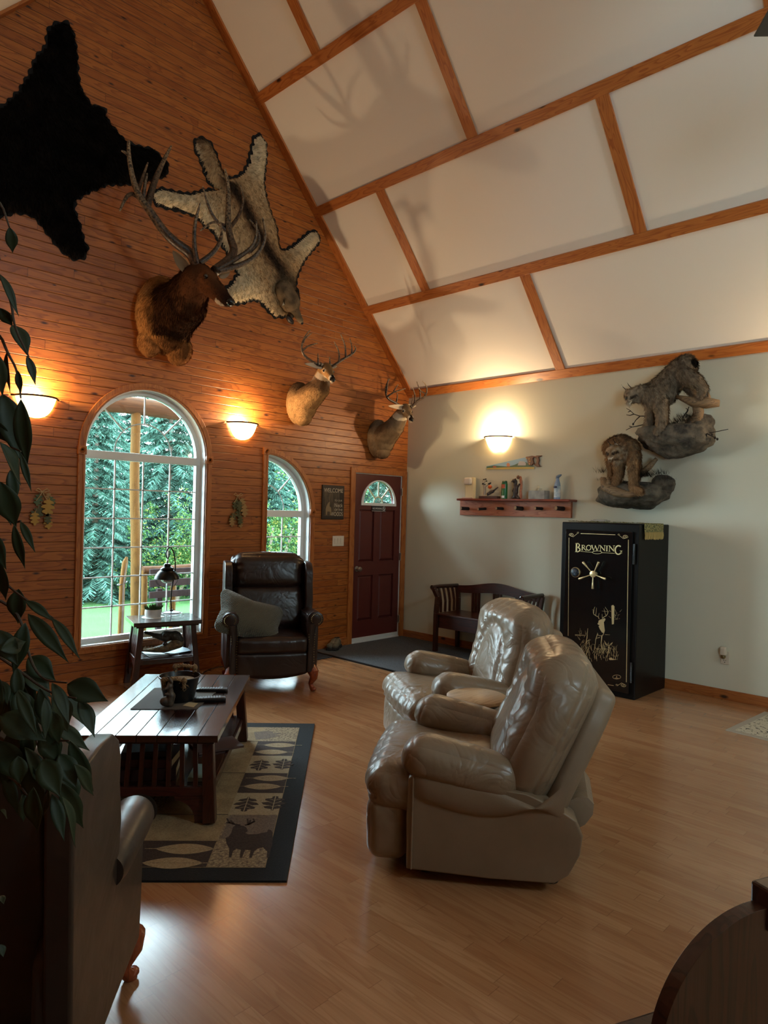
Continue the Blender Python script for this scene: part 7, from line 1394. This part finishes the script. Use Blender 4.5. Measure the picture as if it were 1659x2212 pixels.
for pts in ([(-190, 500), (-60, 400), (0, 430), (20, 490)], [(-190, 640), (-80, 560), (0, 590), (25, 650), (30, 705), (62, 770)], [(-190, 800), (-60, 690), (0, 720), (15, 760), (38, 800), (45, 860)], [(-190, 1000), (-60, 800), (5, 850), (12, 960), (45, 975)], [(-190, 1150), (-60, 980), (0, 1040), (30, 1130), (45, 1125)], [(-190, 1350), (-80, 1180), (10, 1260), (55, 1295), (115, 1335)],
            [(-190, 1400), (-60, 1280), (40, 1310), (62, 1420), (90, 1470), (145, 1475)], [(-190, 1500), (-60, 1380), (30, 1440), (110, 1500), (165, 1508)], [(-190, 1600), (-60, 1500), (20, 1560), (90, 1600), (150, 1600)], [(-190, 1700), (-60, 1560), (30, 1610), (80, 1660), (130, 1690)], [(-190, 1750), (-60, 1640), (30, 1680), (60, 1720)], [(60, 1440), (66, 1520), (75, 1600), (110, 1660)]): stem(pts, 1.22, 1.05)
LV = [(20, 490, 28, 548, 14), (0, 592, 42, 682, 10), (0, 665, 28, 706, 14), (28, 702, 62, 768, 20), (58, 768, 78, 832, 10), (15, 760, 20, 850, 8), (38, 800, 45, 852, 8), (45, 862, 58, 1012, 20), (5, 850, 48, 1000, 30), (0, 955, 48, 1048, 20), (22, 1015, 33, 1092, 14), (44, 978, 68, 1062, 8), (0, 1040, 36, 1142, 28), (12, 1088, 25, 1135, 12), (30, 1132, 54, 1232, 12), (44, 1126, 76, 1192, 9), (0, 1210, 12, 1300, 16), (40, 1272, 38, 1348, 22), (55, 1297, 118, 1342, 11), (112, 1335, 174, 1422, 12), (60, 1326, 148, 1430, 18), (55, 1345, 28, 1460, 20), (0, 1405, 58, 1385, 20), (50, 1450, 112, 1505, 26), (145, 1478, 233, 1514, 29), (170, 1512, 206, 1592, 18), (112, 1500, 150, 1584, 28), (62, 1450, 46, 1560, 30), (70, 1510, 96, 1574, 14), (0, 1470, 17, 1522, 14), (110, 1560, 196, 1622, 18), (0, 1545, 100, 1600, 34), (150, 1600, 202, 1712, 20), (128, 1628, 166, 1704, 24), (92, 1640, 130, 1722, 28), (128, 1688, 182, 1792, 22), (112, 1715, 140, 1818, 15), (60, 1640, 92, 1764, 24), (72, 1700, 80, 1800, 22), (20, 1640, 8, 1702, 20), (48, 1716, 52, 1776, 18), (0, 1750, 18, 1768, 8), (30, 1580, 70, 1650, 30), (90, 1580, 130, 1650, 26), (0, 1600, 40, 1690, 30), (160, 1650, 205, 1720, 16), (60, 1420, 120, 1470, 26), (20, 1490, 70, 1560, 30), (-10, 1360, 40, 1440, 24), (-20, 1150, 12, 1230, 20), (-10, 760, 8, 860, 16), (-40, 500, 0, 560, 18), (-20, 900, 20, 960, 18), (0, 1935, 8, 1952, 8), (0, 2040, 8, 2068, 9)]
rnd = random.Random(12); r2_ = random.Random(31)
for _ in range(34): x_, y_ = r2_.uniform(-20, 140), r2_.uniform(1440, 1690); y_ += max(0, x_-60)*.5; L_0 = r2_.uniform(60, 110); LV.append((x_, y_, x_+r2_.uniform(-10, 45), y_+L_0, r2_.uniform(13, 24)))
for x0, y0, x1, y1, w in LV:
    d = rnd.uniform(1.02, 1.16); a_, b_ = at(x0, y0, d), at(x1, y1, d+rnd.uniform(-.03, .05)); ax = b_-a_; L = ax.length; ax.normalize(); n = (CAM-a_).normalized(); n = (n+V((rnd.uniform(-.5, .5), rnd.uniform(-.5, .5), rnd.uniform(0, .6)))).normalized(); s = ax.cross(n).normalized(); n = s.cross(ax); W_ = w*d/FPX*1.0; vs = []; N = 12
    for i in range(N+1):
        u = i/N; wd = W_*.92*(math.sin(math.pi*u**.82)**1.05)*(1 if u < .6 else 1-.45*(u-.6)/.4)
        for j in range(-2, 3): vs.append(a_+ax*L*u+s*wd*j/2+n*(-.10*L*math.sin(u*math.pi)*0+abs(j)/2*wd*.35+.03*L*math.sin(u*5)))
    mb = MB(); mb.add(vs, [(i*5+j, i*5+j+1, (i+1)*5+j+1, (i+1)*5+j) for i in range(N) for j in range(4)]); o = mb.build('leaf', fi, fic, smooth=True, world=True); m_ = o.modifiers.new('s', 'SOLIDIFY'); m_.thickness = .0006
# ------------------------------------------------------------------ dining chair, ceiling fan
M['walnut'] = wood('dark_walnut_chair', '1c0e08', '4a2a1c', 2, .35, knots=False, coat=.3)
h = (cr_*.93+cf_*.37).normalized(); nn = V((h.y, -h.x, 0)); P0 = at(1440, 2140, 1.06); ctr = V((P0.x, P0.y, 0))+h*.205
M4 = Matrix(((h.x, -nn.x, 0, ctr.x), (h.y, -nn.y, 0, ctr.y), (0, 0, 1, 0), (0, 0, 0, 1))); dc = thing('dining_chair', 'dark wooden dining chair with a rounded solid back, cut off at the lower right corner', 'chair', M=M4)
tz = at(1640, 1975, 1.12).z; arcp = [(-.215, tz-.36)]+[(-.215*math.cos(R(a)), tz-.20+.20*math.sin(R(a))) for a in range(0, 181, 4)]+[(.215, tz-.36)]
flat_mesh([arcp], .026).xf(Matrix(((1, 0, 0, 0), (0, 0, -1, .026), (0, 1, 0, 0), (0, 0, 0, 1)))).build('back_panel', M['walnut'], dc, bevel=.004)
MB().box((.028, .013, tz-.004), (.045, .040, .07)).build('finial', M['walnut'], dc, bevel=.005)
for s in (-1, 1): MB().bar((s*.19, .02, 0), (s*.2, .012, tz-.33), .04, .04, (0, 1, 0)).build('back_post', M['walnut'], dc, bevel=.004); MB().bar((s*.19, .40, 0), (s*.19, .40, .44), .04, .04, (0, 1, 0)).build('leg', M['walnut'], dc, bevel=.004)
MB().box((0, .21, .45), (.45, .44, .035)).build('seat', M['walnut'], dc, bevel=.01); MB().box((0, .02, .40), (.38, .02, .06)).box((0, .40, .40), (.38, .02, .06)).build('apron', M['walnut'], dc)
fc = V((-3.5, -5.72, 3.42)); tipt = at(1668, -30, 2.42); fan_ = thing('ceiling_fan', 'ceiling fan with a dark grey blade tip showing in the upper right corner', 'ceiling fan', fc[:])
M['fanm'] = mat('dark_grey_fan_metal', '3a3a38', .4, .5); M['blade'] = mat('grey_fan_blade', '55544e', .5)
MB().lathe([(0, .10), (.03, .10), (.11, .05), (.12, -.02), (.09, -.07), (0, -.08)], n=28, cap=False).build('motor', M['fanm'], fan_, smooth=True); MB().tube([(0, 0, .08), (0, 0, RZ-fc.z-.03)], .013, 10).build('down_rod', M['fanm'], fan_, smooth=True); MB().lathe([(0, 0), (.07, 0), (.05, .08), (0, .08)], (0, 0, RZ-fc.z-.10), 20).build('canopy', M['fanm'], fan_, smooth=True)
d0 = tipt-fc; a0 = math.atan2(d0.y, d0.x)-R(4); Lb = V((d0.x, d0.y, 0)).length
for i in range(5):
    a = a0+i*2*math.pi/5; c_, s_ = math.cos(a), math.sin(a); o = MB().box((.14+(Lb-.14)/2, 0, 0), (Lb-.14, .17, .008), rot=(R(10), 0, 0)).build('blade', M['blade'], fan_, bevel=.003); o.rotation_euler = (0, 0, a)
    o = MB().box((.12, 0, .0), (.10, .04, .008)).build('blade_iron', M['fanm'], fan_); o.rotation_euler = (0, 0, a)
print('n objects', len(bpy.data.objects))
